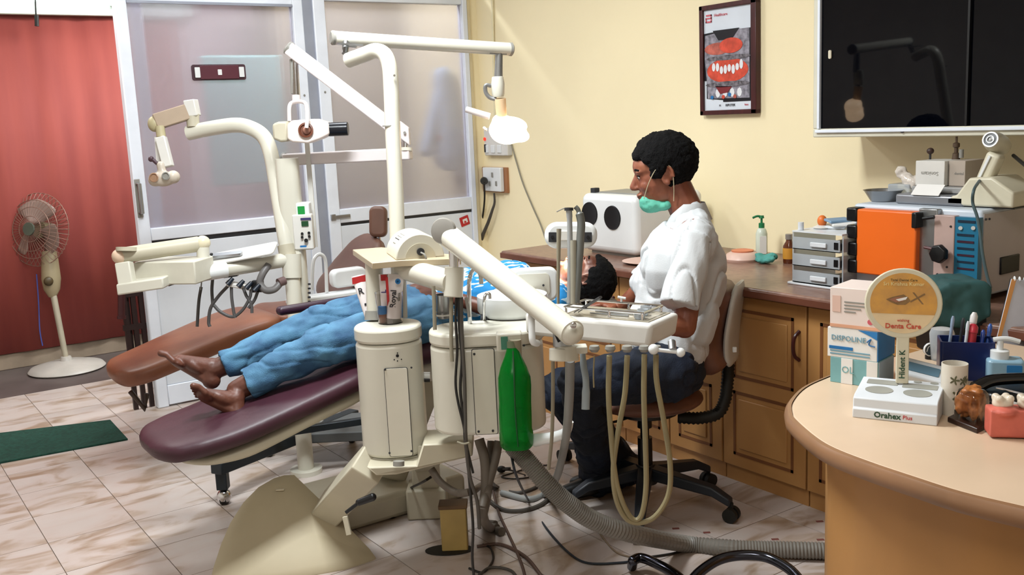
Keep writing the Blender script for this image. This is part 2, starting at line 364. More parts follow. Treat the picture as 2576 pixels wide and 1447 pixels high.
# jamb posts between door and fixed window
xc, xd = X(803, 300), X(830, 300)
jb = MB().bb((xb+0.052, YP-0.02, 0), (xc, YP+0.03, 2.6)).struct('trim_3', ALUG, bevel=0.003)
w1 = MB().bb((xc, YP-0.035, 0), (xd+0.005, YP+0.03, 2.6)).build('window_1', ALU, bevel=0.005); w1['kind'] = 'structure'
xr_ = X(1170, 300); zt2 = Zz(1000, 8)
zq0, zq1 = Zz(1000, 545), Zz(1000, 512)
piece('end_stile', (xr_, YP-0.035, 0), (xe, YP+0.03, 2.6), ALU, w1)
piece('top_rail', (xd+0.005, YP-0.03, zt2), (xr_, YP+0.03, zt2+0.12), ALU, w1)
piece('mid_rail', (xd+0.005, YP-0.03, zq0), (xr_, YP+0.03, zq1), ALU, w1)
piece('rail_gap', (xd+0.005, YP-0.02, zq0-0.018), (xr_, YP+0.02, zq0), DGREY, w1, 0)
piece('lower_panel', (xd+0.005, YP-0.022, 0.1), (xr_, YP+0.022, zq0-0.018), LOWP, w1)
piece('bottom_rail', (xd+0.005, YP-0.03, 0), (xr_, YP+0.03, 0.1), ALU, w1)
piece('glass_pane', (xd+0.005, YP-0.003, zq1), (xr_, YP+0.003, zt2), FROST, w1, 0)
screws(dr, [(xb+0.02, YP-0.031, Zz(778, 240)), (xb+0.02, YP-0.031, Zz(780, 400))], (0, -1, 0), 0.007, GREYP)
screws(w1, [((xc+xd)/2, YP-0.036, Zz(830, 232))], (0, -1, 0), 0.007, GREYP)
MB().bb((xa-0.1, YP-0.03, 2.42), (XW, YP+0.05, ZC)).struct('wall_over_partition', ALU)
lt = thing('door_latch', 'small steel latch bolt across the window post', 'latch', ((xc+xd)/2, YP-0.04, Zz(840, 545)))
MB().box(((xc+xd)/2+0.05, YP-0.042, Zz(840, 545)), (0.1, 0.012, 0.02)).build('bolt', STEEL, lt, bevel=0.003)
MB().box(((xc+xd)/2-0.01, YP-0.04, Zz(840, 545)), (0.03, 0.016, 0.035)).build('keeper', STEEL, lt, bevel=0.003)
# things behind the frosted panes
MB().bb((X(368, 100), YP+0.25, 0), (X(398, 100), YP+0.3, 2.7)).solo('rear_post', ALU, 'white upright post seen through the left edge of the frosted door', 'post', bevel=0.005)
TEAL = mat('teal_board', '8fc8bd', 0.6, var=0.04)
c0, c1 = py(503, 140, YP+0.5), py(728, 455, YP+0.5)
pb0 = thing('notice_board', 'pale teal board on legs behind the frosted glass door', 'board', ((c0.x+c1.x)/2, YP+0.5, 0))
MB().box(((c0.x+c1.x)/2, YP+0.5, (c0.z+c1.z)/2), (c1.x-c0.x, 0.02, c0.z-c1.z)).build('panel', TEAL, pb0, bevel=0.01)
for xx in (c0.x+0.08, c1.x-0.08): MB().cyl((xx, YP+0.52, 0), (xx, YP+0.52, c1.z+0.1), 0.009, n=8).build('leg', STEEL, pb0)
BLU = mat('blue_blur_cloth', 'b4c8dc', 0.8); RDC = mat('red_cloth', 'a03540', 0.8)
q = py(1120, 300, YP+0.3)  # bluish blur through the pane, stood in for by an invented shape
organic(MB().cap(q+V((0, 0, 0.28)), q-V((0, 0, 0.25)), 0.07, 0.1).cap(q+V((-0.02, 0, 0.2)), q+V((-0.16, 0, -0.2)), 0.05, 0.05).cap(q+V((0.02, 0, 0.2)), q+V((0.15, 0, -0.2)), 0.05), 'blue_blur_shape', BLU, None, 0.015)
tag(bpy.data.objects['blue_blur_shape'], 'made-up blue shape for the blur behind the right frosted window', 'coat')
q = py(1150, 345, YP+0.28)  # reddish blur, likewise given an invented cloth shape
organic(MB().cap(q+V((-0.15, 0, 0)), q+V((0.18, 0, 0.0)), 0.04), 'red_blur_shape', RDC, None, 0.012); tag(bpy.data.objects['red_blur_shape'], 'made-up red shape for the blur behind the right frosted window below the blue one', 'shape')
WD = mat('rear_wood', '8c7d5e', 0.6, var=0.1, stretch=(1, 1, 0.2))
MB().bb((2.62, YP+0.9, 0.001), (3.5, YP+1.3, 2.4)).solo('rear_cupboard', WD, 'tall olive cupboard blurred behind the right frosted window', 'cupboard', bevel=0.01)
# plaque on door glass
pq = thing('door_pull', 'dark maroon pull plate with three white squares on the frosted door', 'handle', py(551, 200, YP-0.01))
pc = py(551, 182, YP-0.012); W_ = X(619, 182)-X(484, 182); H_ = 0.085
MB().plate(pc, (1, 0, 0), (0, 0, 1), rrect(W_, H_, 0.012), 0.012).build('rim', mat('dark_maroon_plastic', '473038', 0.4), pq, bevel=0.002)
MB().plate(pc-V((0, 0.008, 0)), (1, 0, 0), (0, 0, 1), rrect(W_*0.72, H_*0.86, 0.006), 0.01).build('grip', mat('maroon_plastic', '5b2d38', 0.4), pq, bevel=0.002)
for k in (-0.41, 0.0, 0.41): MB().plate(pc+V((W_*k, -0.014, 0)), (1, 0, 0), (0, 0, 1), rrect(0.022 if not k else 0.028, 0.03 if not k else 0.055, 0.003), 0.004).build('white_square', WHITE, pq)
# red sticker on lower panel
sp = py(1169, 556, YP-0.024); st = thing('sticker', 'red and white square sticker on the white lower panel', 'sticker', sp)
sx, sy = V((0.97, 0, 0.25)), V((-0.25, 0, 0.97))
MB().plate(sp, sx, sy, rrect(0.068, 0.062, 0.004), 0.002).build('backing', REDP, st)
MB().plate(sp+V((0, -0.002, 0))+sx*0.003, sx, sy, rrect(0.036, 0.028, 0.002), 0.001).build('label_window', PAPER, st)
MB().plate(sp+V((0, -0.003, -0.006)), sx, sy, [(-0.008, -0.006), (0.01, -0.006), (0.01, 0.003), (-0.002, 0.008)], 0.001).build('red_mark', REDP, st)
# switchboards on the wall near the corner
def plane_w(u, v, off=0.0): return px(u, v, XW-off)
def wallbox(u0, v0, u1, v1, t):
    a, b = plane_w(u0, v0, t), plane_w(u1, v1, t)
    return V((XW-t, min(a.y, b.y), min(a.z, b.z))), V((XW, max(a.y, b.y), max(a.z, b.z)))
s1 = thing('switchboard', 'white upper switchboard with a red indicator on the wall behind the lamp', 'switch', plane_w(1245, 395))
lo, hi = wallbox(1216, 322, 1277, 392, 0.04)
MB().bb(lo, hi).build('box', WHITE2, s1, bevel=0.006)
f = lambda u, v: px(u, v, XW-0.042)
MB().cyl(f(1220, 350), f(1220, 350)-V((0.006, 0, 0)), 0.011, n=12).build('indicator', mat('red_lamp', 'e0382a', 0.3, emis='ff3a20', estr=0.8), s1)
for u in (1224, 1240, 1256): MB().box(f(u, 375), (0.01, 0.04, 0.05)).build('switch', WHITE, s1, bevel=0.003)
MB().box(f(1222, 373)-V((0.004, 0, 0)), (0.012, 0.012, 0.05)).build('toggle', DGREY, s1, bevel=0.002)
s2 = thing('socket_board', 'white socket with black plug on a wooden board near the corner', 'socket', plane_w(1240, 485))
lo, hi = wallbox(1212, 420, 1276, 486, 0.02)
WOODB = mat('reddish_wood', 'a5714c', 0.5, var=0.12, stretch=(1, 1, 0.2))
MB().bb(lo, hi).build('backing_board', WOODB, s2, bevel=0.003)
lo, hi = wallbox(1213, 421, 1260, 483, 0.05); lo.x -= 0.0; hi.x = XW-0.02
MB().bb(lo, hi).build('socket_plate', WHITE, s2, bevel=0.005)
g = lambda u, v, o=0.052: px(u, v, XW-o)
for u, v in ((1238, 440), (1248, 462), (1232, 462)): MB().box(g(u, v), (0.006, 0.018, 0.03)).build('switch', GREYP, s2, bevel=0.002)
pl = MB().cyl(g(1218, 455, 0.05), g(1218, 455, 0.1), 0.026, 0.02, 16).solo('plug', RUBBER, 'round black plug pushed into the white wall socket', 'plug', org=g(1218, 455, 0.05))
MB().tube([g(1218, 458, 0.1), g(1219, 500, 0.06), g(1215, 540, 0.03), g(1208, 580, 0.03), g(1205, 620, 0.03)], 0.006, 8, 6).solo('power_cable', CABLE, 'thin black cable hanging from the plug', 'cable')
MB().tube([g(1243, 486, 0.03), g(1244, 510, 0.03), g(1238, 530, 0.04), g(1228, 560, 0.04), g(1212, 600, 0.04), g(1206, 640, 0.04)], [0.006, 0.014], 8, 6).solo('cable_bundle', HOSED, 'grey taped cable bundle below the wooden board', 'cable')
MB().tube([g(1286, 362, 0.012), g(1300, 410, 0.012), g(1316, 462, 0.012), g(1340, 520, 0.012), g(1360, 565, 0.012), g(1372, 600, 0.012)], 0.005, 6, 6).solo('wall_wire', mat('grey_wire', '8c8674', 0.5), 'thin grey wire slanting down the yellow wall left of the glove box', 'wire')
# framed dental poster
pf = thing('framed_poster', 'tall wooden framed poster of a dental model on the yellow wall', 'poster', (XW-0.02, 3.43, 1.52))
p00, p10, p11, p01 = [px(u, v, XW-0.03) for u, v in ((1762, 291), (1910, 285), (1897, -2), (1760, 14))]
ym, yM = (p10.y+p11.y)/2, (p00.y+p01.y)/2; zm, zM = (p00.z+p10.z)/2, (p01.z+p11.z)/2
FRW = mat('dark_red_wood', '4a1c1c', 0.35, var=0.15, stretch=(1, 6, 1))
fw = 0.022
for a, b in (((ym, zm), (yM, zm+fw)), ((ym, zM-fw), (yM, zM)), ((ym, zm), (ym+fw*1.5, zM)), ((yM-fw, zm), (yM, zM))):
    MB().bb((XW-0.035, a[0], a[1]), (XW-0.004, b[0], b[1])).build('frame_side', FRW, pf, bevel=0.003)
MB().bb((XW-0.022, ym+0.02, zm+0.02), (XW-0.01, yM-0.02, zM-0.02)).build('print', mat('poster_paper', 'd6dde6', 0.25, var=0.02), pf)
def pp(a, b, o=0.024):          # a: 0 left .. 1 right in view (y decreasing), b: 0 bottom .. 1 top
    return V((XW-o, yM-fw-(yM-ym-fw*2.4)*a, zm+fw+(zM-zm-2*fw)*b))
def pshape(pts, m, name, o=0.024):
    P = [pp(a, b, o) for a, b in pts]; MB().prism(P, (-0.001, 0, 0)).build(name, m, pf)
def blob(ca, cb, ra, rb, n=20, a0=0, a1=360): return [(ca+ra*math.cos(math.radians(a0+(a1-a0)*i/n)), cb+rb*math.sin(math.radians(a0+(a1-a0)*i/n))) for i in range(n+1 if a1-a0 < 360 else n)]
CORAL = mat('coral_print', 'd8523c', 0.3, var=0.12, scale=30); CORAL2 = mat('pink_print', 'c96a5a', 0.3, var=0.15, scale=30)
PBLK = mat('poster_black', '15161c', 0.3); PGRY = mat('poster_grey', '7f7a80', 0.3, var=0.25, scale=60); PWH = mat('poster_white', 'e8eaee', 0.3)
pshape([(0.0, 0.77), (0.55, 0.79), (0.55, 0.76), (0.97, 0.78), (0.97, 0.08), (0.4, 0.08), (0.4, 0.1), (0.05, 0.12), (0.05, 0.3), (0.0, 0.3)], PBLK, 'dark_backdrop')
pshape([(0.03, 0.75), (0.5, 0.78), (0.95, 0.78), (0.95, 0.11), (0.08, 0.12), (0.06, 0.3), (0.02, 0.5)], mat('poster_fog', '9c99a4', 0.3, var=0.2, scale=40), 'photo_area', 0.0255)
pshape([(0.2, 0.79), (0.75, 0.79), (0.6, 0.69), (0.32, 0.69)], PBLK, 'upper_shadow', 0.027)
pshape(blob(0.3, 0.61, 0.28, 0.06), CORAL2, 'gum_shape', 0.027)
pshape(blob(0.58, 0.63, 0.24, 0.075), CORAL, 'gum_shape', 0.028)
pshape(blob(0.52, 0.515, 0.46, 0.025), PGRY, 'wire_band', 0.028)
pshape(blob(0.5, 0.39, 0.43, 0.12), CORAL, 'gum_shape', 0.027)
for k in range(8): pshape(blob(0.22+0.082*k, 0.43+0.012*math.sin(k*2.1)-0.03*math.sin(k/7*math.pi), 0.036, 0.042+0.008*math.sin(k*3), 10), PWH, 'tooth', 0.029)
pshape(blob(0.5, 0.255, 0.46, 0.028), PGRY, 'wire_band', 0.028)
pshape([(0.25, 0.24), (0.6, 0.23), (0.5, 0.17), (0.35, 0.16)], mat('poster_maroon', '7c2c30', 0.3), 'lower_gum', 0.028)
for k in range(4): pshape(blob(0.3+0.15*k, 0.17, 0.05, 0.045, 8), PWH, 'reflection_patch', 0.0275)
for a, b, c in ((0.18, 0.13, BLUEP), (0.42, 0.13, CORAL), (0.66, 0.13, CORAL2), (0.55, 0.15, BLUEP)): pshape(blob(a, b, 0.035, 0.02, 8), c, 'small_figure', 0.0295)
yv = V((0, -1, 0))
LOGO = mat('pink_logo', 'd4606c', 0.4)
for a0, a1, b0, b1 in ((0.05, 0.17, 0.965-0.0, 0.95), (0.15, 0.17, 0.965, 0.89), (0.04, 0.17, 0.9, 0.885), (0.04, 0.06, 0.93, 0.885), (0.04, 0.17, 0.935, 0.922)):
    pshape([(a0, b0-0.01), (a1, b0-0.01), (a1, b1-0.01), (a0, b1-0.01)], LOGO, 'logo_stroke', 0.024)
text('Healthcare', pp(0.36, 0.94, 0.0245), yv, Z_, 0.019, LOGO, pf)
text('RIPUTEK', pp(0.55, 0.045, 0.0245), yv, Z_, 0.016, INK, pf); text('M', pp(0.33, 0.045, 0.0245), yv, Z_, 0.014, PGRY, pf); text('Inno', pp(0.88, 0.045, 0.0245), yv, Z_, 0.013, LOGO, pf)
# black glass wall cabinet
XCB = 3.3
wc = thing('wall_cabinet', 'wall cabinet with black glass sliding doors in a white frame', 'cabinet', (XW, 1.9, 1.36))
a = px(2050, 335, XCB); zb = px(2040, 346, XCB).z; yL = px(2045, 300, XCB).y
MB().bb((XCB+0.02, 0.5, zb+0.005), (XW-0.001, yL-0.005, 2.45)).build('body', mat('cabinet_cream', 'c9bb95', 0.5), wc, bevel=0.003)
CF = mat('cabinet_frame', 'd5d2c0', 0.4, var=0.03)
MB().bb((XCB, 0.5, zb), (XCB+0.025, yL, zb+0.034)).build('bottom_rail', CF, wc, bevel=0.004)
MB().bb((XCB-0.012, 0.5, zb+0.018), (XCB+0.01, yL-0.018, zb+0.03)).build('door_track', ALU, wc, bevel=0.002)
MB().bb((XCB, yL-0.036, zb+0.034), (XCB+0.025, yL, 2.45)).build('left_stile', CF, wc, bevel=0.004)
MB().bb((XCB-0.008, yL-0.036, zb+0.034), (XCB+0.01, yL-0.024, 2.45)).build('door_edge', ALU, wc, bevel=0.002)
MB().bb((XCB, 0.5, 2.45), (XCB+0.025, yL, 2.49)).build('top_rail', CF, wc)
BG = mat('black_glass', '020308', 0.03, var=0.0, spec=0.25)
ys = px(2430, 200, XCB).y
MB().bb((XCB+0.004, ys, zb+0.034), (XCB+0.012, yL-0.036, 2.45)).build('glass_door', BG, wc)
MB().bb((XCB+0.014, 0.5, zb+0.034), (XCB+0.02, ys-0.004, 2.45)).build('glass_door', BG, wc)
MB().bb((XCB+0.002, ys-0.006, zb+0.034), (XCB+0.018, ys+0.002, 2.45)).build('glass_edge', BLACK, wc)
hp = px(2088, 137, XCB)
MB().plate(hp, (0, -1, 0), Z_, rrect(0.013, 0.033, 0.006), 0.006).build('finger_pull', mat('brass_white', 'd8cfb8', 0.3), wc)
MB().cyl(px(2272, 330, XCB), px(2272, 330, XCB)-V((0.01, 0, 0)), 0.006, n=8).build('lock', DGREY, wc)
# ================================================================ COUNTER ALONG THE RIGHT WALL
WOOD = mat('honey_wood_laminate', 'b58650', 0.42, var=0.07, scale=5, stretch=(1, 1, 0.12), col2='a97a48')
WOODD = mat('wood_groove', '7a4c2a', 0.5)
TOP = mat('brown_worktop', '8a6a5a', 0.28, var=0.08, scale=30, col2='74564a')
TOPE = mat('worktop_edge', '6b4030', 0.35, var=0.1)
XF = 2.88; ZT = 0.82
yfar = 4.17
wt = thing('worktop', 'long brown worktop running along the yellow wall under the black cabinet', 'counter', (3.25, 2.7, ZT-0.035))
MB().bb((XF-0.05, 1.0, ZT-0.035), (XW, yfar+0.02, ZT)).build('slab', TOP, wt, bevel=0.008)
MB().bb((XF-0.056, 1.0, ZT-0.036), (XF-0.049, yfar+0.02, ZT-0.008)).build('edge_strip', TOPE, wt, bevel=0.003)
def yj(u): return px(u, 900, XF).y
def cab_unit(y1, y0, label, doors):
    u = thing('base_cabinet', label, 'cabinet', (3.2, (y0+y1)/2, 0), 'base cabinets under the worktop')
    MB().bb((XF+0.02, y0+0.002, 0.0), (XW-0.01, y1-0.002, ZT-0.036)).build('body', WOOD, u)
    n = doors; w = (y1-y0)/n
    for i in range(n):
        a, b = y0+i*w+0.003, y0+(i+1)*w-0.003
        d = MB().bb((XF, a, 0.07), (XF+0.02, b, ZT-0.05)).build('door', WOOD, u, bevel=0.003)
        m = 0.055
        for z0, z1 in ((0.12, 0.385), (0.44, 0.72)):
            g = MB()
            for lo, hi in (((a+m, z0), (a+m+0.012, z1)), ((b-m-0.012, z0), (b-m, z1)), ((a+m, z0), (b-m, z0+0.012)), ((a+m, z1-0.012), (b-m, z1))):
                g.bb((XF-0.002, lo[0], lo[1]), (XF+0.001, hi[0], hi[1]))
            g.build('groove', WOODD, d)
            MB().bb((XF-0.005, a+m+0.03, z0+0.03), (XF+0.001, b-m-0.03, z1-0.03)).build('raised_panel', WOOD, d, bevel=0.004)
        hy = a+0.03; hz = 0.62
        MB().tube([(XF, hy, hz-0.055), (XF-0.022, hy+0.004, hz-0.035), (XF-0.028, hy+0.006, hz), (XF-0.022, hy+0.004, hz+0.035), (XF, hy, hz+0.055)], [0.007, 0.007], 8, 5).build('handle', FRW, d)
    MB().bb((XF+0.03, y0, 0.0), (XF+0.04, y1, 0.065)).build('kick_board', TOPE, u)
    return u
yA, yB, yC = yj(1561), yj(1816), 2.3
cab_unit(yfar, yA, 'honey wood base cabinet at the far end under the glove box', 2)
cab_unit(yA-0.002, yB, 'honey wood base cabinet hidden behind the seated dentist', 2)
cab_unit(yB-0.002, yC, 'honey wood base cabinet with curved handle right of the stool', 1)
cab_unit(yC-0.002, 1.62, 'honey wood base cabinet behind the stacked cartons', 1)
cab_unit(1.618, 1.0, 'honey wood base cabinet nearest the camera behind the round desk', 1)
# ---- polishing glove box
gb = thing('glove_box', 'white rounded polishing box with two black round glove holes', 'machine', fl(1590, 625, ZT))
gB = fl(1508, 626, ZT); gx0 = gB.x+0.0
yl = fl(1470, 612, ZT)
x0g, x1g = 3.06, 3.5
yR_, yL_ = px(1600, 560, x0g).y, px(1462, 560, x0g).y
zt_ = px(1560, 492, x0g).z
gm = MB()
poly = rrect(yL_-yR_, zt_-ZT-0.012, 0.035)
gm.plate(((x0g+x1g)/2, (yL_+yR_)/2, (zt_+ZT+0.012)/2), (0, -1, 0), Z_, poly, x1g-x0g)
gm.build('shell', WHITE, gb, bevel=0.03, seg=4)
MB().bb((x0g+0.03, yR_+0.04, ZT), (x1g-0.03, yL_-0.04, ZT+0.014)).build('foot', GREYP, gb)
for u, v in ((1484, 538), (1541, 548)):
    c = px(u, v, x0g)
    h = MB().lathe([(0.045, 0.004), (0.056, 0.006), (0.058, 0), (0.05, -0.003), (0.044, -0.002)], c, (-1, 0, 0), 28)
    h.build('glove_ring', BLACK, gb, norm=False)
    MB().cyl(c-V((0.001, 0, 0)), c-V((0.003, 0, 0)), 0.05, n=28).build('rubber_sleeve', mat('sleeve_black', '07080c', 0.5), gb)
c = px(1497, 484, x0g+0.06); MB().box((c.x, c.y, zt_+0.008), (0.035, 0.03, 0.03)).build('switch_box', DGREY, gb, bevel=0.003)
MB().bb((x0g+0.06, yR_+0.05, zt_-0.001), (x0g+0.24, yL_-0.07, zt_+0.006)).build('lid_strip', GREYP, gb, bevel=0.002)
# ---- small things on the worktop
PINKP = mat('pink_plastic', 'd9b7a8', 0.4, var=0.03)
c = fl(1655, 655, ZT)
MB().lathe([(0.06, 0), (0.09, 0.004), (0.115, 0.012), (0.11, 0.013), (0.085, 0.007), (0.02, 0.006)], (3.02, c.y-0.02, ZT), n=28).solo('pink_plate', PINKP, 'pale pink shallow plate on the worktop behind the dentist', 'plate')
c = fl(1868, 655, ZT); pn = thing('plaster_pot', 'pink round pot with orange lid on the worktop behind the stool', 'pot', c)
MB().lathe([(0.075, 0), (0.08, 0.01), (0.07, 0.03), (0.055, 0.038), (0.05, 0.04)], c, n=24).build('bowl', PINKP, pn)
MB().lathe([(0.048, 0.04), (0.05, 0.046), (0.03, 0.05), (0.001, 0.05)], c, n=24).build('lid', mat('orange_lid', 'd9825c', 0.5), pn)
def pump(name, c, r, h, body, pumpm, label, head_dir, sc=1.0, rect=None):
    t = thing(name, label, 'bottle', c); c = V(c)
    if rect:
        MB().plate(c+V((0, 0, h/2)), rect[0], rect[1], rrect(r*2, r*1.5, r*0.5), h).build('bottle', body, t, bevel=0.006)
    else:
        MB().lathe([(r*0.95, 0), (r, 0.006), (r, h*0.8), (r*0.75, h*0.95), (r*0.45, h)], c, n=22).build('bottle', body, t)
    MB().lathe([(r*0.5, h), (r*0.5, h+0.02*sc), (r*0.42, h+0.022*sc)], c, n=18).build('cap', pumpm, t)
    p = MB().cyl(c+V((0, 0, h+0.02*sc)), c+V((0, 0, h+0.045*sc)), 0.005*sc, n=10)
    d = V(head_dir).normalized()
    p.cyl(c+V((0, 0, h+0.043*sc)), c+V((0, 0, h+0.055*sc)), 0.012*sc, 0.01*sc, 14).tube([c+V((0, 0, h+0.05*sc)), c+V((0, 0, h+0.053*sc))+d*0.02*sc, c+V((0, 0, h+0.046*sc))+d*0.04*sc], 0.005*sc, 8, 4)
    p.build('pump', pumpm, t); return t
GRN = mat('green_cap', '1f7a4a', 0.4)
c = fl(1916, 648, ZT); c.z = ZT
p = pump('sanitizer_bottle', c, 0.026, 0.135, mat('cloudy_bottle', 'cfd8c8', 0.3), GRN, 'cloudy hand rub bottle with green pump against the yellow wall', -R_, 1.0)
MB().plate(c-A_*0.0265+V((0, 0, 0.06)), R_, Z_, rrect(0.03, 0.08, 0.004), 0.002).build('label_strip', PAPER, p)
q = fl(1928, 662, ZT)
m = MB()
for k in range(14): m.ell(q+V((random.uniform(-.035, .035), random.uniform(-.05, .05), 0.012+random.uniform(0, .02))), (random.uniform(.015, .03), random.uniform(.015, .03), random.uniform(.008, .016)), n=10)
tag(organic(m, 'teal_cloth', mat('teal_cloth', '4f9a92', 0.8), None, 0.006, 3, 0.004, 60), 'crumpled teal cloth at the foot of the green pump bottle', 'cloth')
c = fl(1985, 662, ZT); b = thing('medicine_bottle', 'brown glass bottle left of the clear drawer tower', 'bottle', c)
MB().lathe([(0.024, 0), (0.026, 0.004), (0.026, 0.075), (0.014, 0.095), (0.013, 0.105)], c, n=18).build('body', mat('amber', '5c2c14', 0.15, coat=0.4), b)
MB().lathe([(0.016, 0.104), (0.016, 0.125), (0.014, 0.127)], c, n=16).build('cap', mat('silver_cap', 'a8a29c', 0.3, metal=0.6), b)
MB().lathe([(0.0265, 0.02), (0.0268, 0.022), (0.0268, 0.065), (0.0265, 0.067)], c, n=18).build('label_band', mat('yellow_label', 'c98d2e', 0.6), b)
# clear drawer tower
CLEAR = mat('clear_plastic', 'd7dde2', 0.15, trans=0.6, var=0.01, ior=1.15)
CL2 = mat('milky_plastic', 'd6dade', 0.3, var=0.03)
ds = thing('drawer_tower', 'clear plastic drawer tower between brown bottle and autoclave', 'drawers', fl(2060, 690, ZT))
A0 = fl(1990, 680, ZT); B0 = fl(2125, 700, ZT)
xd0, xd1 = 3.0, 3.25; y1_, y0_ = px(1995, 650, xd0).y, px(2120, 650, xd0).y; hT = px(2000, 583, xd0).z-ZT
MB().bb((xd0-0.01, y0_-0.01, ZT), (xd1, y1_+0.02, ZT+0.01)).build('base', CL2, ds, bevel=0.003)
for yy in (y1_, y0_): MB().bb((xd0, yy-0.003, ZT+0.01), (xd1, yy+0.003, ZT+hT)).build('side_panel', CLEAR, ds)
MB().bb((xd0-0.005, y0_, ZT+hT), (xd1, y1_, ZT+hT+0.005)).build('top_panel', CL2, ds)
for k in range(3):
    z = ZT+0.012+k*(hT-0.012)/3; dh = (hT-0.012)/3-0.006
    d = MB().bb((xd0-0.01, y0_+0.006, z), (xd0-0.006, y1_-0.006, z+dh*0.8)).bb((xd0-0.01, y0_+0.006, z), (xd1-0.02, y1_-0.006, z+0.003)).build('drawer', CLEAR, ds)
    MB().bb((xd0-0.018, (y0_+y1_)/2-0.05, z+dh*0.25), (xd0-0.01, (y0_+y1_)/2+0.02, z+dh*0.55)).build('drawer_pull', CL2, d, bevel=0.002)
    MB().bb((xd0, y0_+0.02, z+0.004), (xd1-0.06, y0_+0.09, z+dh*0.55)).build('drawer_contents', DGREY, d, bevel=0.004)
    MB().bb((xd0-0.012, y0_+0.012, z+dh*0.2), (xd0-0.0105, y0_+0.03, z+dh*0.65)).build('dark_tab', BLACK, d)
c = px(2068, 560, 3.1); c.z = ZT+hT+0.006
e = thing('orange_egg_timer', 'orange egg shaped holder on top of the clear drawer tower', 'timer', c)
MB().lathe([(0.03, 0), (0.035, 0.004), (0.018, 0.012)], c, n=18).build('saucer', WHITE2, e)
MB().ell(c+V((0, 0, 0.028)), (0.018, 0.018, 0.022), n=18).build('egg', mat('orange_egg', 'e2752f', 0.4), e)
for k, (u, v, a) in enumerate(((2100, 570, 0.3), (2122, 556, 0.9), (2108, 545, 1.2))):
    c = px(u, v, 3.12)
    MB().box((c.x, c.y, ZT+hT+0.014+0.012*k), (0.05, 0.09, 0.01), X=(math.cos(a), math.sin(a), 0.12)).solo('packet', [CL2, PAPER, mat('bluegrey_packet', '7e9cb8', 0.5)][k], ['milky sachet lying lowest on the drawer tower', 'white sachet lying across the milky one on the drawer tower', 'blue grey sachet topmost on the drawer tower'][k], 'sachet', bevel=0.003)
MB().cyl((3.02, y1_-0.02, ZT+hT+0.006), (3.02, y1_-0.02, ZT+hT+0.035), 0.011, n=12).solo('small_vial', CL2, 'small cloudy vial at the left end of the drawer tower top', 'vial')
# ---- autoclave
XA = 3.06
ya1, ya0 = px(2150, 600, XA).y, px(2460, 600, XA).y
za0, za1 = ZT+0.02, px(2300, 522, XA).z
ac = thing('autoclave', 'white tabletop autoclave with orange door and blue striped panel', 'machine', ((XA+3.5)/2, (ya0+ya1)/2, ZT))
AW = mat('autoclave_white', 'c9d2dc', 0.35, var=0.02)
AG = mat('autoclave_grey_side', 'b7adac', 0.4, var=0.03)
ORG = mat('orange_door', 'ea6a1c', 0.4, var=0.02)
MB().bb((XA+0.02, ya0, za0), (3.56, ya1+0.02, za1)).build('case', AW, ac, bevel=0.01)
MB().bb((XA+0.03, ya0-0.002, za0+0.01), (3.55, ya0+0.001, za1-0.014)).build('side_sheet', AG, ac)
for x in (XA+0.06, 3.5):
    for y in (ya0+0.05, ya1-0.05): MB().cyl((x, y, ZT), (x, y, za0+0.001), 0.016, n=12).build('foot', RUBBER, ac)
def fp(u, v, o=0.0): return px(u, v, XA-o)
def frect(u0, v0, u1, v1, t, name, m, bev=0.003, o=0.0, par=ac):
    a, b = fp(u0, v0), fp(u1, v1)
    return MB().bb((XA-o-t, min(a.y, b.y), min(a.z, b.z)), (XA+0.021-o, max(a.y, b.y), max(a.z, b.z))).build(name, m, par, bevel=bev)
dd = frect(2168, 524, 2314, 702, 0.03, 'door', ORG, 0.006)
for k in range(4): frect(2143, 520+k*43, 2169, 556+k*43, 0.034, 'hinge_block', BLACK, 0.006)
frect(2314, 524, 2356, 704, 0.006, 'steel_strip', STEEL)
frect(2354, 540, 2400, 708, 0.008, 'salmon_panel', mat('salmon_panel', 'c0a59c', 0.35))
frect(2312, 532, 2324, 572, 0.045, 'clamp', BLACK, 0.004); MB().cyl(fp(2322, 550, 0.03), fp(2350, 546, 0.03), 0.006, n=8).build('clamp_rod', BLACK, ac)
c = fp(2376, 636, 0.01)
k = MB().lathe([(0.008, -0.012), (0.008, 0.02), (0.03, 0.022), (0.034, 0.03), (0.03, 0.045), (0.01, 0.048)], c, (-1, 0, 0), 7).build('star_knob', BLACK, ac, bevel=0.003)
MB().cyl(fp(2325, 622, 0.02), fp(2362, 630, 0.02), 0.005, n=8).build('lever', mat('red_brown', '5a2a28', 0.4), ac)
frect(2400, 545, 2459, 706, 0.004, 'blue_label', mat('blue_label', '1c6d8e', 0.35, var=0.05), 0)
DRD = mat('dark_red_stripe', '3a1c2e', 0.4); DBL = mat('dark_blue_stripe', '10283c', 0.4)
for k in range(8):
    if k == 1: continue
    v = 553+k*17; frect(2410 if k else 2412, v, 2452 if k else 2456, v+9, 0.006, 'stripe', DRD if k % 2 else DBL, 0)
for u in (2416, 2448): MB().cyl(fp(u, 574, 0.004), fp(u, 574, 0.01), 0.0065, n=14).build('round_light', mat('pale_light', 'd8d8d2', 0.3), ac)
screws(ac, [fp(2392, 570, 0.008), fp(2382, 672, 0.008), fp(2358, 690, 0.008)], (-1, 0, 0), 0.004)
sp_ = lambda u, v, o=0.003: py(u, v, ya0-o)
screws(ac, [sp_(2480, 552), sp_(2489, 551)], (0, -1, 0), 0.004)
a, b = sp_(2516, 648), sp_(2561, 681)
MB().bb((a.x, ya0-0.008, b.z), (b.x, ya0, a.z)).build('vent_cover', BLACK, ac, bevel=0.003)
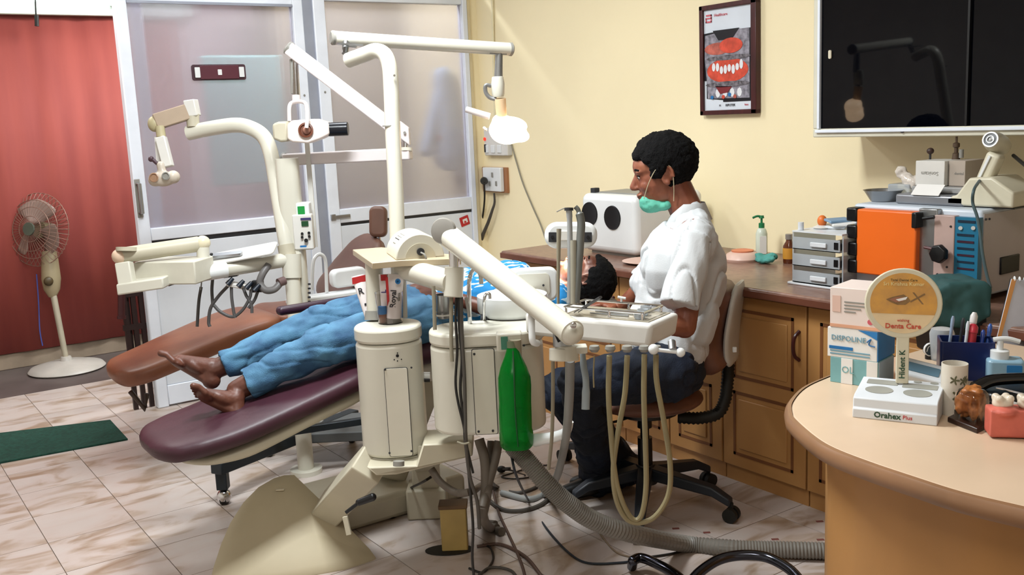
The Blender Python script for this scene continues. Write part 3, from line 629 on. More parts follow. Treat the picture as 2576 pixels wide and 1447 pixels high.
# ---- on top of the autoclave
zt = za1
def top(u, v, z=None): return fl(u, v, zt if z is None else z)
c = top(2222, 500); c.x = min(max(c.x, 3.18), 3.4)
c = px(2222, 500, 3.2); c.z = zt
MB().lathe([(0.04, 0), (0.045, 0.003), (0.068, 0.04), (0.072, 0.042), (0.066, 0.041), (0.042, 0.006), (0.001, 0.005)], c, n=28).solo('steel_bowl', STEEL, 'small steel bowl at the left end of the autoclave top', 'bowl', norm=False)
def slab(u0, u1, x, dx, z0, h, name, m, label, cat, bev=0.004):
    y1, y0 = px(u0, 480, x).y, px(u1, 480, x).y
    return MB().bb((x, y0, z0), (x+dx, y1, z0+h)).solo(name, m, label, cat, bevel=bev)
slab(2252, 2425, 3.14, 0.22, zt, 0.036, 'instrument_tray', mat('tray_grey', '8d8f94', 0.3, metal=0.4), 'long grey metal instrument tray on the autoclave', 'tray', 0.008)
slab(2292, 2434, 3.2, 0.16, zt+0.037, 0.022, 'instrument_cassette', mat('cassette_grey', '9d9c9a', 0.4), 'flat grey cassette stacked on the instrument tray', 'tray')
y1, y0 = px(2276, 480, 3.1).y, px(2346, 480, 3.1).y
MB().box((3.155, (y0+y1)/2, zt+0.052), (0.05, y1-y0, 0.002), X=(0.75, 0, 0.66), Y=(0, 1, 0)).solo('folded_note', PAPER, 'white folded note leaning on the instrument tray', 'paper')
y1, y0 = px(2303, 430, 3.22).y, px(2376, 430, 3.22).y
zz = zt+0.06; hb = px(2340, 405, 3.22).z-zz
cb = thing('carton', 'small white carton printed upside down on the autoclave stack', 'box', (3.26, (y0+y1)/2, zz))
MB().bb((3.22, y0, zz), (3.34, y1, zz+hb)).build('box', WHITE2, cb, bevel=0.002)
text('Sonicam', (3.2195, (y0+y1)/2, zz+hb*0.5), (0, 1, 0), (0, 0, -1), 0.02, GREYP, cb)
y2 = px(2428, 430, 3.24).y
cb = thing('carton', 'beige carton right of the small white carton on the autoclave stack', 'box', (3.3, (y0+y2)/2, zz))
MB().bb((3.24, y2, zz), (3.36, y0-0.003, zz+hb)).build('box', mat('beige_carton', 'b3a699', 0.6), cb, bevel=0.002)
text('dental', (3.2395, (y0+y2)/2-0.01, zz+hb*0.5), (0, -1, 0), Z_, 0.014, GREYP, cb)
q = px(2282, 442, 3.27); m = MB()
for k in range(8): m.ell(V((3.28, q.y, zt+0.075))+V((random.uniform(-.02, .02), random.uniform(-.035, .035), random.uniform(-.03, .03))), (0.02, 0.025, 0.02), n=10)
MB().bb((3.24, q.y-0.03, zt+0.001), (3.32, q.y+0.06, zt+0.06)).solo('clear_case', CLEAR, 'clear plastic case behind the folded note', 'case', bevel=0.005)
tag(organic(m, 'crumpled_film', mat('shiny_film', 'd9cfc4', 0.12, coat=0.5), None, 0.006, 1, 0.006, 50), 'crumpled shiny plastic film left of the small white carton', 'plastic')
c = px(2340, 395, 3.3); c.z = zz+hb
k = thing('rubber_knob', 'small dark knob standing on the white carton', 'knob', c); MB().cyl(c, c+V((0, 0, 0.02)), 0.004, n=8).build('stem', DGREY, k); MB().ell(c+V((0, 0, 0.03)), (0.013, 0.013, 0.012), n=12).build('head', mat('dark_rubber', '3d2a24', 0.5), k)
c = px(2405, 390, 3.32); c.z = zz+hb
k = thing('tap_fitting', 'dark grey tap fitting standing on the beige carton', 'fitting', c)
MB().lathe([(0.014, 0), (0.012, 0.02), (0.007, 0.024), (0.007, 0.04), (0.012, 0.044), (0.012, 0.056), (0.004, 0.06), (0.004, 0.08)], c, n=14).build('body', mat('bronze_grey', '5b4a3c', 0.4, metal=0.4), k)
MB().cyl(c+V((0, -0.02, 0.005)), c+V((0, -0.02, 0.035)), 0.008, n=10).build('side_post', GREYP, k)
# ---- light gun on its base
XG = 3.2
g = lambda u, v, x=XG: px(u, v, x)
gun = thing('lamp_gun', 'cream hair dryer shaped light on a wedge base on the autoclave', 'device', (XG, g(2490, 500).y, zt))
CG = mat('gun_cream', 'cfc9b2', 0.38, var=0.02)
ya, yb_ = g(2405, 500).y, g(2574, 500).y; zb2 = zt+0.004
zc = g(2450, 480).z; zd = g(2490, 445).z
P = [V((XG-0.06, ya, zb2)), V((XG-0.06, ya, zb2+0.028)), V((XG-0.06, ya-0.035, zb2+0.035)), V((XG-0.06, g(2462, 450).y, zd)), V((XG-0.06, g(2520, 450).y, zd+0.004)), V((XG-0.06, yb_, zb2+0.05)), V((XG-0.06, yb_, zb2))]
MB().prism(P, (0.16, 0, 0)).build('base', CG, gun, bevel=0.008, seg=3)
MB().bb((XG-0.05, yb_, zt), (XG+0.09, ya, zb2)).build('foot_pad', BLACK, gun)
pa, pb = g(2475, 462), g(2508, 385)
hn = MB().beam(pa, pb, 0.045, 0.05, side=(1, 0, 0)).build('handle', CG, gun, bevel=0.012, seg=3)
MB().beam(g(2463, 448, XG-0.026), g(2490, 392, XG-0.026), 0.004, 0.01, side=(1, 0, 0)).build('trigger', WHITE, hn, bevel=0.002)
MB().tube([g(2467, 455, XG-0.03), g(2484, 470, XG-0.03), g(2503, 448, XG-0.03)], 0.003, 6, 4).build('wire_hook', DGREY, hn)
f0 = g(2488, 349, XG-0.04); f1 = g(2520, 368, XG+0.06)
ax = (f0-f1)
MB().lathe([(0.012, 0.0), (0.028, 0.012), (0.034, 0.035), (0.034, 0.075), (0.03, 0.1), (0.026, 0.112)], f1-ax.normalized()*0.02, ax, 24).build('barrel', CG, gun)
n_ = ax.normalized(); fc = f1-n_*0.02+n_*0.113
MB().lathe([(0.026, -0.004), (0.026, 0.003), (0.021, 0.003), (0.021, -0.004)], fc, n_, 24).build('grille_ring', WHITE, gun)
MB().cyl(fc-n_*0.003, fc, 0.0215, n=20).build('grille_back', BLACK, gun)
MB().lathe([(0.013, 0), (0.013, 0.003), (0.01, 0.003), (0.01, 0)], fc, n_, 16).ell(fc+n_*0.001, 0.005, n=8).build('grille_inner', WHITE, gun)
g2 = lambda u, v: px(u, v, XA-0.06)
MB().tube([g(2464, 455, XG-0.06), g2(2450, 478), g2(2447, 510), g2(2458, 545), g2(2466, 590), g2(2472, 640), g2(2482, 690), g2(2492, 725)], 0.005, 8, 6).solo('lamp_gun_cable', mat('bluegrey_cable', '4c6064', 0.5), 'blue grey cable hanging from the light gun over the autoclave', 'cable')
MB().tube([px(2549, 391, 3.25), px(2562, 402, 3.22), px(2590, 425, 3.15)], 0.006, 8, 3).solo('black_rod', CABLE, 'short black rod end right of the light gun', 'rod')
# ================================================================ ROUND DESK AND ITS THINGS
ZD = 0.78
DT = mat('desk_laminate', 'd4ba9e', 0.32, var=0.03, scale=4)
DE = mat('desk_edge', '8f6a4c', 0.35, var=0.08)
DB = mat('desk_body_laminate', 'ab7c48', 0.45, var=0.05, scale=4, stretch=(1, 1, 0.15))
edge = [(2260, 895), (2180, 912), (2085, 948), (2026, 976), (1994, 1012), (1993, 1040), (2002, 1056), (2050, 1098), (2100, 1128), (2190, 1163), (2300, 1200), (2420, 1238), (2576, 1275), (2760, 1318)]
E_ = [fl(u, v, ZD) for u, v in edge]
E_ = spline(E_, 5); far = [V((2.79, E_[-1].y-0.2, ZD)), V((2.79, E_[0].y-0.12, ZD)), E_[0]+V((0.12, 0.0, 0))]
for p in E_+far: p.z = ZD-0.03
dk = thing('reception_desk', 'pale round-ended desk with brown rounded edge in the right foreground', 'desk', (2.0, 1.2, 0))
MB().prism(E_+far, (0, 0, 0.03)).build('desktop', DT, dk, bevel=0.005)
n_ = len(E_); band = []
C0 = V((2.1, 1.1, ZD-0.03))
m = MB(); out = []
for i, p in enumerate(E_):
    t = (E_[min(i+1, n_-1)]-E_[max(i-1, 0)]).normalized(); nn = Z_.cross(t)
    if nn.dot(p-C0) < 0: nn = -nn
    out.append((p, nn))
prof = [(0.0, -0.006), (0.009, -0.008), (0.015, 0.0), (0.017, 0.01), (0.015, 0.021), (0.009, 0.029), (0.0, 0.0308)]
vs = [p+nn*a+V((0, 0, b)) for p, nn in out for a, b in prof]; k = len(prof)
m.add(vs, [[i*k+j, (i+1)*k+j, (i+1)*k+j+1, i*k+j+1] for i in range(n_-1) for j in range(k-1)]).build('edge_band', DE, dk)
# body under the top
bc = fl(2078, 1168, ZD-0.05)
s_ = next(i for i, (p, nn) in enumerate(out) if (1288+F*((p-nn*0.07)-EYE).dot(RT)/((p-nn*0.07)-EYE).dot(FWD)) > 2080 and i > 25)
body = [V(((p-nn*0.07).x, (p-nn*0.07).y, 0)) for p, nn in out[s_:]]
back = [V((2.7, body[-1].y-0.1, 0)), V((2.7, body[0].y+0.2, 0)), body[0]+V((0.25, 0.2, 0))]
MB().prism(body+back, (0, 0, ZD-0.031)).build('body', DB, dk)
# helper: upright box on a level, from the photo's bottom front corners
def obox(A, B, depth, h, z=ZD):
    A, B = V(A), V(B); A.z = B.z = z; Xd = (B-A).normalized(); N = Z_.cross(Xd)
    if N.dot(FWD) < 0: N = -N
    return A, B, Xd, N, (A+B)/2+N*depth/2+V((0, 0, h/2)), (B-A).length
# three cartons
A, B = fl(2088, 960, ZD), fl(2208, 978, ZD)
scl = (B-A).length/120
def carton(label, A, B, depth, h, z, mt, extra=None):
    t = thing('carton', label, 'box', ((A+B)/2), 'cartons stacked on the round desk')
    A, B, Xd, N, c, w_ = obox(A, B, depth, h, z)
    MB().box(c, (w_, depth, h), X=Xd, Y=N).build('box', mt, t, bevel=0.0015)
    if extra: extra(t, A, B, Xd, N, w_, h, z, depth)
    return t
TEALC = mat('teal_carton', '7fb4b8', 0.5, var=0.08); BLUEC = mat('blue_carton', '2f7fc0', 0.45); PKC = mat('pale_pink_carton', 'e3d3cb', 0.5, var=0.02)
h1, h2, h3 = 0.068, 0.078, 0.105
TXT = mat('grey_blue_text', '6f9db0', 0.5)
def ex1(t, A, B, Xd, N, w_, h, z, d):
    MB().box(A+Xd*w_*0.36-N*0.001+V((0, 0, h/2)), (w_*0.24, 0.002, h*0.98), X=Xd, Y=N).build('white_panel', PAPER, t)
    MB().box(A+Xd*w_*0.88-N*0.001+V((0, 0, h/2)), (w_*0.22, 0.002, h*0.98), X=Xd, Y=N).build('white_panel', PAPER, t)
    text('OL', A+Xd*w_*0.38-N*0.0025+V((0, 0, h*0.55)), Xd, Z_, 0.025, TEALC, t)
    MB().box(B+Xd*0.001+N*d/2+V((0, 0, h/2)), (0.002, d*0.95, h*0.96), X=Xd, Y=N).build('side_panel', mat('pale_blue_panel', 'a9bccb', 0.5), t)
def ex2(t, A, B, Xd, N, w_, h, z, d):
    text('DISPOLINE', A+Xd*w_*0.43-N*0.0015+V((0, 0, h*0.66)), Xd, Z_, 0.019, TXT, t)
    MB().box(A+Xd*w_*0.28-N*0.001+V((0, 0, h*0.33)), (w_*0.48, 0.001, 0.008), X=Xd, Y=N).build('blue_rule', BLUEP, t)
    for k, zf in ((0.8, 0.22), (0.8, 0.12)): MB().box(A+Xd*w_*0.46-N*0.001+V((0, 0, h*zf)), (w_*k, 0.001, 0.003), X=Xd, Y=N).build('small_print', TXT, t)
    MB().box(B+Xd*0.001+N*d/2+V((0, 0, h/2)), (0.002, d*0.99, h*0.97), X=Xd, Y=N).build('side_panel', BLUEC, t)
    MB().prism([A+Xd*w_*0.62+V((0, 0, h*0.99))-N*0.0015, B+V((0, 0, h*0.99))-N*0.0015, B+V((0, 0, h*0.72))-N*0.0015, A+Xd*w_*0.85+V((0, 0, h*0.84))-N*0.0015], N*0.001).build('blue_corner', BLUEC, t)
    MB().tube([A+Xd*w_*0.8-N*0.002+V((0, 0, h*0.62)), A+Xd*w_*0.88-N*0.002+V((0, 0, h*0.74)), A+Xd*w_*0.84-N*0.002+V((0, 0, h*0.55)), A+Xd*w_*0.96-N*0.002+V((0, 0, h*0.5))], 0.0015, 6, 4).build('logo_ribbon', BLUEP, t)
def ex3(t, A, B, Xd, N, w_, h, z, d):
    for k, a, b, zf in ((0, 0.28, 0.72, 0.66), (1, 0.28, 0.68, 0.58), (2, 0.28, 0.6, 0.5), (3, 0.28, 0.5, 0.42)):
        MB().box(A+Xd*w_*(a+b)/2-N*0.001+V((0, 0, h*zf)), (w_*(b-a), 0.001, 0.003), X=Xd, Y=N).build('small_print', GREYP, t)
    MB().box(A+Xd*w_*0.13-N*0.001+V((0, 0, h*0.6)), (w_*0.16, 0.001, h*0.4), X=Xd, Y=N).build('pink_square', PINKP, t)
    MB().cyl(A+Xd*w_*0.78+V((0, 0, h*0.22)), A+Xd*w_*0.78-N*0.0015+V((0, 0, h*0.22)), 0.007, n=14).build('pink_dot', LOGO, t)
    MB().box(A+Xd*w_*0.5-N*0.001+V((0, 0, h*0.06)), (w_*0.99, 0.001, 0.008), X=Xd, Y=N).build('orange_rule', mat('pale_orange', 'e0a888', 0.5), t)
Xd = (B-A).normalized(); N_ = Z_.cross(Xd)
if N_.dot(FWD) < 0: N_ = -N_
carton('teal and white carton at the bottom of the desk stack', A, B, 0.10, h1, ZD, TEALC, ex1)
carton('white and blue glove carton in the middle of the desk stack', A-Xd*0.008, B-Xd*0.003, 0.11, h2, ZD+h1, PAPER, ex2)
carton('pale pink carton on top of the desk stack', A-Xd*0.002, B-Xd*0.002+Xd*0.01, 0.13, h3, ZD+h1+h2, PKC, ex3)
# display mirror stand
STW = mat('stand_cream', 'cfc8b0', 0.4, var=0.02); STB = mat('stand_white', 'd6dbe0', 0.35, var=0.02)
A, B = fl(2144, 1050, ZD), fl(2357, 1073, ZD); Xd = (B-A).normalized(); N = Z_.cross(Xd)
if N.dot(FWD) < 0: N = -N
W_ = (B-A).length; ms = thing('display_stand', 'cream display stand with round advertising board on the desk', 'display stand', (A+B)/2)
dp = 0.135
prof = [(0, 0), (0, 0.022), (0.004, 0.024), (0.006, 0.046), (0.02, 0.052), (dp-0.01, 0.066), (dp, 0.06), (dp, 0)]
MB().prism([A+N*a+Z_*b for a, b in prof], Xd*W_).build('tray_base', STB, ms, bevel=0.004)
ty = V(N*(dp-0.03)+Z_*0.014).normalized(); tn = Xd.cross(ty)
def tp(a, b): return A+Xd*W_*a+N*(0.02+(dp-0.03)*b)+Z_*(0.052+0.014*b)
REC = mat('recess_grey', '9c9c93', 0.5)
for a, b, w_, d_ in ((0.27, 0.74, 0.38, 0.026), (0.73, 0.68, 0.42, 0.026)): MB().plate(tp(a, b)+tn*0.0006, Xd, ty, rrect(W_*w_, d_, 0.003), 0.001).build('slot', REC, ms)
for a, b, r in ((0.27, 0.3, 0.17), (0.73, 0.3, 0.17)): MB().plate(tp(a, b)+tn*0.0006, Xd, ty, [(W_*r*math.cos(t*math.pi/14), 0.021*math.sin(t*math.pi/14)) for t in range(28)], 0.001).build('round_recess', REC, ms)
for a, b in ((0.68, 0.93), (0.88, 0.93)): MB().plate(tp(a, b)+tn*0.0006, Xd, ty, [(0.009*math.cos(t*math.pi/8), 0.006*math.sin(t*math.pi/8)) for t in range(16)], 0.001).build('round_recess', REC, ms)
text('Orahex', A+Xd*W_*0.42-N*0.0005+Z_*0.012, Xd, Z_, 0.0185, mat('dark_green_print', '274a35', 0.5), ms, bold=0.0004)
text('Plus', A+Xd*W_*0.66-N*0.0005+Z_*0.012, Xd, Z_, 0.013, REDP, ms)
sb = A+Xd*W_*0.54+N*0.1+Z_*0.06
dS = (sb-EYE).dot(FWD)
ctr = at(2272, 763, dS); rr = 92/F*dS
st0 = at(2268, 965, dS); XX = (R_+Xd).normalized()
YY = (ctr-st0).normalized(); XX = (XX-YY*XX.dot(YY)).normalized(); NN = XX.cross(YY)
MB().plate((st0+at(2272, 845, dS))/2, XX, YY, rrect(0.028, (at(2272, 845, dS)-st0).length, 0.004), 0.008).build('stem', STW, ms, bevel=0.002)
text('Hident K', (st0+at(2270, 890, dS))/2+NN*0.0045+YY*0.01, YY, -XX, 0.018, mat('dark_green_print', '274a35', 0.5), ms, bold=0.0003)
MB().plate(ctr, XX, YY, [(rr*math.cos(t*math.pi/24), rr*0.96*math.sin(t*math.pi/24)) for t in range(48)], 0.009).build('disc_rim', STW, ms, bevel=0.003)
def dshape(pts, m, o, name): MB().prism([ctr+XX*a*rr+YY*b*rr+NN*(0.0046+o) for a, b in pts], NN*0.0004).build(name, m, ms)
r2 = 0.86
dshape([(r2*math.cos(t*math.pi/24), r2*0.96*math.sin(t*math.pi/24)) for t in range(48)], mat('pale_peach_print', 'dfc79f', 0.35, var=0.03, scale=20), 0, 'board_print')
dshape([(r2*math.cos(math.radians(a)), r2*0.96*math.sin(math.radians(a))) for a in range(-22, 203, 6)], mat('golden_print', 'd09a4a', 0.35, var=0.1, scale=30, col2='b98a4e'), 0.0005, 'golden_picture')
dshape([(-0.45, 0.1), (-0.25, 0.18), (0.0, 0.24), (0.12, 0.16), (0.18, 0.06), (0.05, -0.04), (-0.15, -0.05), (-0.32, 0.02)], mat('brown_print', '8a6a42', 0.4, var=0.1, scale=60), 0.001, 'brown_leaf')
dshape([(-0.38, 0.1), (-0.15, 0.17), (0.05, 0.15), (-0.02, 0.05), (-0.2, 0.02)], mat('lip_print', 'a06a50', 0.4), 0.0014, 'lip_shape')
dshape([(0.22, 0.3), (0.27, 0.3), (0.52, -0.02), (0.47, -0.02)], mat('brown_print', '8a6a42', 0.4), 0.0008, 'scribble')
dshape([(0.18, 0.02), (0.55, 0.24), (0.53, 0.28), (0.18, 0.07)], mat('brown_print', '8a6a42', 0.4), 0.0012, 'scribble')
dshape([(-0.2, 0.1), (0.1, 0.18), (0.06, 0.1), (-0.12, 0.05)], PAPER, 0.0018, 'white_smile')
text('Sri Krishna Kumar', ctr+YY*rr*0.52+NN*0.006, XX, YY, 0.012, mat('gold_text', 'e8d9a0', 0.5), ms)
text('Total Dental Care', ctr+YY*rr*0.63+NN*0.006, XX, YY, 0.008, mat('olive_text', '6b5a32', 0.5), ms)
text('Denta Care', ctr-YY*rr*0.63+NN*0.006, XX, YY, 0.0165, mat('orange_red_text', 'c8523c', 0.5), ms, bold=0.0003)
text('wishing', ctr-YY*rr*0.47+NN*0.006, XX, YY, 0.009, mat('orange_red_text', 'c8523c', 0.5), ms)
# white handheld device leaning behind the stand
a = fl(2300, 962, ZD+0.02); dv = thing('handheld_meter', 'white slim handheld meter with grey display behind the stand', 'device', a)
c = fl(2330, 940, ZD+0.045)
Xv = (R_*0.8-A_*0.45-Z_*0.18).normalized(); Yv = (A_*0.7+R_*0.5+Z_*0.5); Yv = (Yv-Xv*Yv.dot(Xv)).normalized()
MB().plate(c, Xv, Yv, rrect(0.14, 0.06, 0.018), 0.022).build('case', STB, dv, bevel=0.005)
Nv = Xv.cross(Yv)
MB().plate(c+Nv*0.0115-Xv*0.01, Xv, Yv, rrect(0.08, 0.028, 0.003), 0.002).build('display', mat('lcd_bluegrey', '5f7f92', 0.2), dv)
MB().plate(c+Nv*0.0115+Xv*0.05, Xv, Yv, rrect(0.012, 0.02, 0.003), 0.003).build('button', GREYP, dv)
# printed paper cup
c = fl(2398, 1040, ZD); pc_ = thing('printed_tube_box', 'white printed round container between stand and acrylic dome', 'container', c)
hT = at(2398, 908, (c-EYE).dot(FWD)).z-ZD
MB().lathe([(0.028, 0), (0.0285, 0.002), (0.0285, hT), (0.026, hT), (0.026, 0.01)], c, n=28).build('cup', mat('printed_white', 'd9d2c4', 0.5, var=0.03), pc_)
for k, (dx, zf, s) in enumerate(((-0.4, 0.72, 0.012), (0.3, 0.7, 0.012), (-0.1, 0.42, 0.016), (0.1, 0.4, 0.012), (0.5, 0.72, 0.01))):
    an = -math.pi/2-YAW+dx
    p = c+V((math.cos(an), math.sin(an), 0))*0.0287+Z_*hT*zf
    n3 = V((math.cos(an), math.sin(an), 0)); x3 = Z_.cross(n3)
    MB().plate(p, x3, Z_, [(s*(0.6+0.4*math.cos(5*t))*math.cos(t), s*(0.6+0.4*math.cos(5*t))*math.sin(t)) for t in [i*math.pi/12 for i in range(24)]], 0.0008).build('leaf_print', mat('olive_grey_print', '6a6a50', 0.6), pc_)
# acrylic dome with tooth model
A, B, Cc = fl(2383, 1062, ZD), fl(2458, 1092, ZD), fl(2503, 1068, ZD)
dm = thing('acrylic_dome', 'clear acrylic dome over a tooth model on a dark square base', 'ornament', (A+Cc)/2)
Xd = (B-A).normalized(); Yd = (Cc-B).normalized(); w1_, w2_ = (B-A).length, (Cc-B).length
poly = [A, B, Cc, A+(Cc-B)]
MB().prism(poly, (0, 0, 0.012)).build('base', mat('dark_wood_base', '2c1a14', 0.3), dm, bevel=0.002)
cc = (A+Cc)/2+Z_*0.012
hh = at(2440, 975, (cc-EYE).dot(FWD)).z-ZD-0.012
def dome(k, t):
    pts = rrect(w1_*0.8*k, w2_*0.8*k, 0.012*k); return [cc+Xd*a+Yd*b+Z_*t for a, b in pts]
m = MB(); vs = []; lv = [(1, 0), (1, hh*0.72), (0.93, hh*0.88), (0.75, hh*0.97), (0.4, hh), (0.02, hh)]
for k, t in lv: vs += dome(k, t)
q = len(rrect(1, 1, 0.1)); m.add(vs, [[i*q+j, i*q+(j+1) % q, (i+1)*q+(j+1) % q, (i+1)*q+j] for i in range(len(lv)-1) for j in range(q)])
ACR = mat('acrylic', 'f4f0ee', 0.03, trans=1.0, ior=1.3, var=0.0)
m.build('dome', ACR, dm)
m = MB(); rnd = random.Random(3)
for k in range(16): m.ell(cc+V((rnd.uniform(-.018, .018), rnd.uniform(-.018, .018), 0.008+rnd.uniform(0, .06))), (0.013, 0.013, 0.014), n=10)
for sx in (-1, 1): m.cap(cc+Xd*0.012*sx+Z_*0.03, cc+Xd*0.016*sx+Z_*0.002, 0.009, 0.005)
md = organic(m, 'tooth_model', mat('amber_tooth', 'b9743c', 0.4, var=0.15, scale=60), dm, 0.004, 3, 0.003, 80)
# big pink teeth model
A = fl(2506, 1112, ZD); c = A+R_*0.075+A_*0.03
tm_ = thing('teeth_model', 'large pink gum model with white teeth at the desk edge of the frame', 'model', c)
PKG = mat('pink_gum', 'cf6a5a', 0.4, var=0.08, scale=20)
m = MB(); m.box(c+Z_*0.032, (0.15, 0.055, 0.06), X=R_*0.97-A_*0.2).ell(c+Z_*0.058-R_*0.045, (0.03, 0.03, 0.012), X=R_).ell(c+Z_*0.058+R_*0.03, (0.035, 0.03, 0.012), X=R_)
organic(m, 'gum_block', PKG, tm_, 0.004, 4)
for k, dx in enumerate((-0.045, 0.004, 0.052)):
    m = MB(); b = c+R_*dx-A_*dx*0.2+Z_*0.072
    m.ell(b, (0.022, 0.02, 0.014), X=R_)
    for a_ in range(4): m.ell(b+R_*(0.011 if a_ % 2 else -0.011)+A_*(0.009 if a_//2 else -0.009)+Z_*0.011, 0.0095, n=10)
    organic(m, 'tooth', mat('ivory', 'ddd0bd', 0.25), tm_, 0.0028, 3)
# clear tumbler behind
c = fl(2368, 905, ZD); 
MB().lathe([(0.026, 0), (0.028, 0.003), (0.033, 0.075), (0.028, 0.088), (0.012, 0.092), (0.001, 0.092)], c, n=28).solo('glass_jar', CLEAR, 'clear upturned jar behind the display board', 'jar')
c = fl(2338, 903, ZD)
t = thing('logo_disc', 'small round clip with a white ring emblem behind the stand stem', 'emblem', c)
cc = c+Z_*0.028; MB().cyl(cc, cc-A_*0.004, 0.019, n=24).build('disc', mat('navy_disc', '3c4a55', 0.4), t)
MB().lathe([(0.019, -0.002), (0.019, 0.006), (0.0165, 0.006), (0.0165, -0.002)], cc-A_*0.004, -A_, 24).build('white_ring', PAPER, t)
MB().tube([cc-A_*0.005-R_*0.01-Z_*0.006, cc-A_*0.005-R_*0.005+Z_*0.008, cc-A_*0.005+R_*0.004+Z_*0.008, cc-A_*0.005+R_*0.009-Z_*0.006], 0.0015, 6, 4).build('emblem', PAPER, t)
MB().cyl(c, c+Z_*0.01, 0.012, n=14).build('foot', BLACK, t)
# pen holder
PB = mat('navy_plastic', '14265c', 0.3, var=0.05)
c = fl(2440, 955, ZD)+A_*0.03; ph = thing('pen_holder', 'navy blue pen holder crammed with pens on the desk', 'pen holder', c)
m = MB(); o_ = rrect(0.13, 0.085, 0.01); i_ = rrect(0.12, 0.075, 0.008); hq = 0.1
X1, Y1 = (R_*0.95-A_*0.3).normalized(), (A_*0.95+R_*0.3).normalized()
P = lambda s_, z: [c+X1*a+Y1*b+Z_*z for a, b in s_]
q = len(o_); m.add(P(o_, 0)+P(o_, hq)+P(i_, hq)+P(i_, 0.01), [[k*q+j, k*q+(j+1) % q, (k+1)*q+(j+1) % q, (k+1)*q+j] for k in range(3) for j in range(q)]+[list(range(q))[::-1], list(range(3*q, 4*q))])
m.build('holder', PB, ph, norm=False)
pens = [(2398, 795, -0.045, 0.0, 'grey_blue', '8fa0b8', 'grey ballpoint pen at the left of the navy pen holder', 0.004), (2424, 800, -0.02, 0.01, 'dark_pen', '20242c', 'black pen in the navy pen holder', 0.004), (2452, 786, 0.0, 0.0, 'white_pen', 'd9d5d2', 'white capped marker rising highest from the pen holder', 0.008), (2449, 815, 0.005, -0.02, 'red_pen', 'a8232f', 'thick red marker in the navy pen holder', 0.011), (2474, 830, 0.03, -0.01, 'blue_pen', '2848a0', 'blue pen at the right of the pen holder', 0.005), (2492, 815, 0.045, 0.01, 'blue_pen2', '2a56a8', 'blue pen leaning out right of the pen holder', 0.005), (2436, 808, -0.01, -0.025, 'white_pen2', 'c8ccd4', 'thin white pen beside the red marker', 0.004)]
dP = (c-EYE).dot(FWD)
for k, (u, v, dx, dy, mn, colr, lb, r) in enumerate(pens):
    b = c+X1*dx+Y1*dy+Z_*0.012; tp_ = at(u, v, dP+dy*0.9)
    ax = (tp_-b); t = thing('pen', lb, 'pen', b, 'pens in the navy holder')
    L_ = ax.length; d = ax.normalized()
    MB().cyl(b, b+d*L_*0.82, r, n=10).build('barrel', mat(mn, colr, 0.35), t)
    MB().lathe([(r*1.15, 0), (r*1.15, L_*0.12), (r*0.6, L_*0.18)], b+d*L_*0.82, d, 10).build('cap', mat(mn+'_cap', colr if r < .01 else 'c03040', 0.3), t)
# soap dispenser box
c = fl(2535, 968, ZD)+A_*0.02
sd = thing('soap_dispenser', 'pale blue pump soap dispenser at the right edge of the desk', 'bottle', c)
SBL = mat('pale_blue_plastic', '8fb3c8', 0.3, var=0.03)
dS2 = (c-EYE).dot(FWD); hb = at(2535, 898, dS2).z-ZD
MB().plate(c+Z_*hb/2, X1, Y1, rrect(0.085, 0.06, 0.012), hb).build('bottle', SBL, sd, bevel=0.006)
MB().plate(c+X1*0.018-Y1*0.031+Z_*hb*0.45, X1, Z_, rrect(0.035, hb*0.75, 0.002), 0.001).build('blue_label', BLUEC, sd)
b = c-X1*0.012+Z_*hb; MB().lathe([(0.022, 0), (0.022, 0.02), (0.018, 0.022)], b, n=20).build('cap', WHITE, sd)
MB().cyl(b+Z_*0.02, b+Z_*0.045, 0.008, n=12).tube([b+Z_*0.047-X1*0.016, b+Z_*0.05, b+Z_*0.05+X1*0.02, b+Z_*0.043+X1*0.045], 0.006, 8, 4).build('pump', WHITE, sd)
# telephone / black tangle
c = fl(2540, 1000, ZD)
tel = thing('telephone', 'black telephone with shiny handset behind the teeth model', 'telephone', c)
MB().plate(c+Z_*0.012+R_*0.02, R_, A_, rrect(0.18, 0.1, 0.02), 0.024).build('body', BLACK, tel, bevel=0.006)
MB().tube([c+Z_*0.03-R_*0.09-A_*0.01, c+Z_*0.045-R_*0.04, c+Z_*0.045+R_*0.05, c+Z_*0.035+R_*0.1], [0.016, 0.012], 12, 5).build('handset', mat('gloss_black', '0a0c10', 0.12, coat=0.6), tel)
MB().tube([c+Z_*0.02-R_*0.1, c+Z_*0.008-R_*0.14-A_*0.02, c+Z_*0.006-R_*0.1-A_*0.06, c+Z_*0.006-R_*0.03-A_*0.05], 0.0035, 8, 6).build('cord', BLACK, tel)
MB().cyl(fl(2508, 975, ZD+0.05), fl(2580, 992, ZD+0.06), 0.003, n=8).solo('steel_probe', CHROME, 'thin steel probe lying across the black telephone', 'instrument')
c = fl(2520, 1035, ZD); m = MB()
for k in range(7): m.ell(c+R_*random.uniform(-.03, .03)+A_*random.uniform(-.02, .02)+Z_*0.01, (0.02, 0.016, 0.009), n=10)
tag(organic(m, 'crumpled_tissue', PAPER, None, 0.005, 2, 0.004, 60), 'crumpled white tissue in front of the telephone', 'tissue')
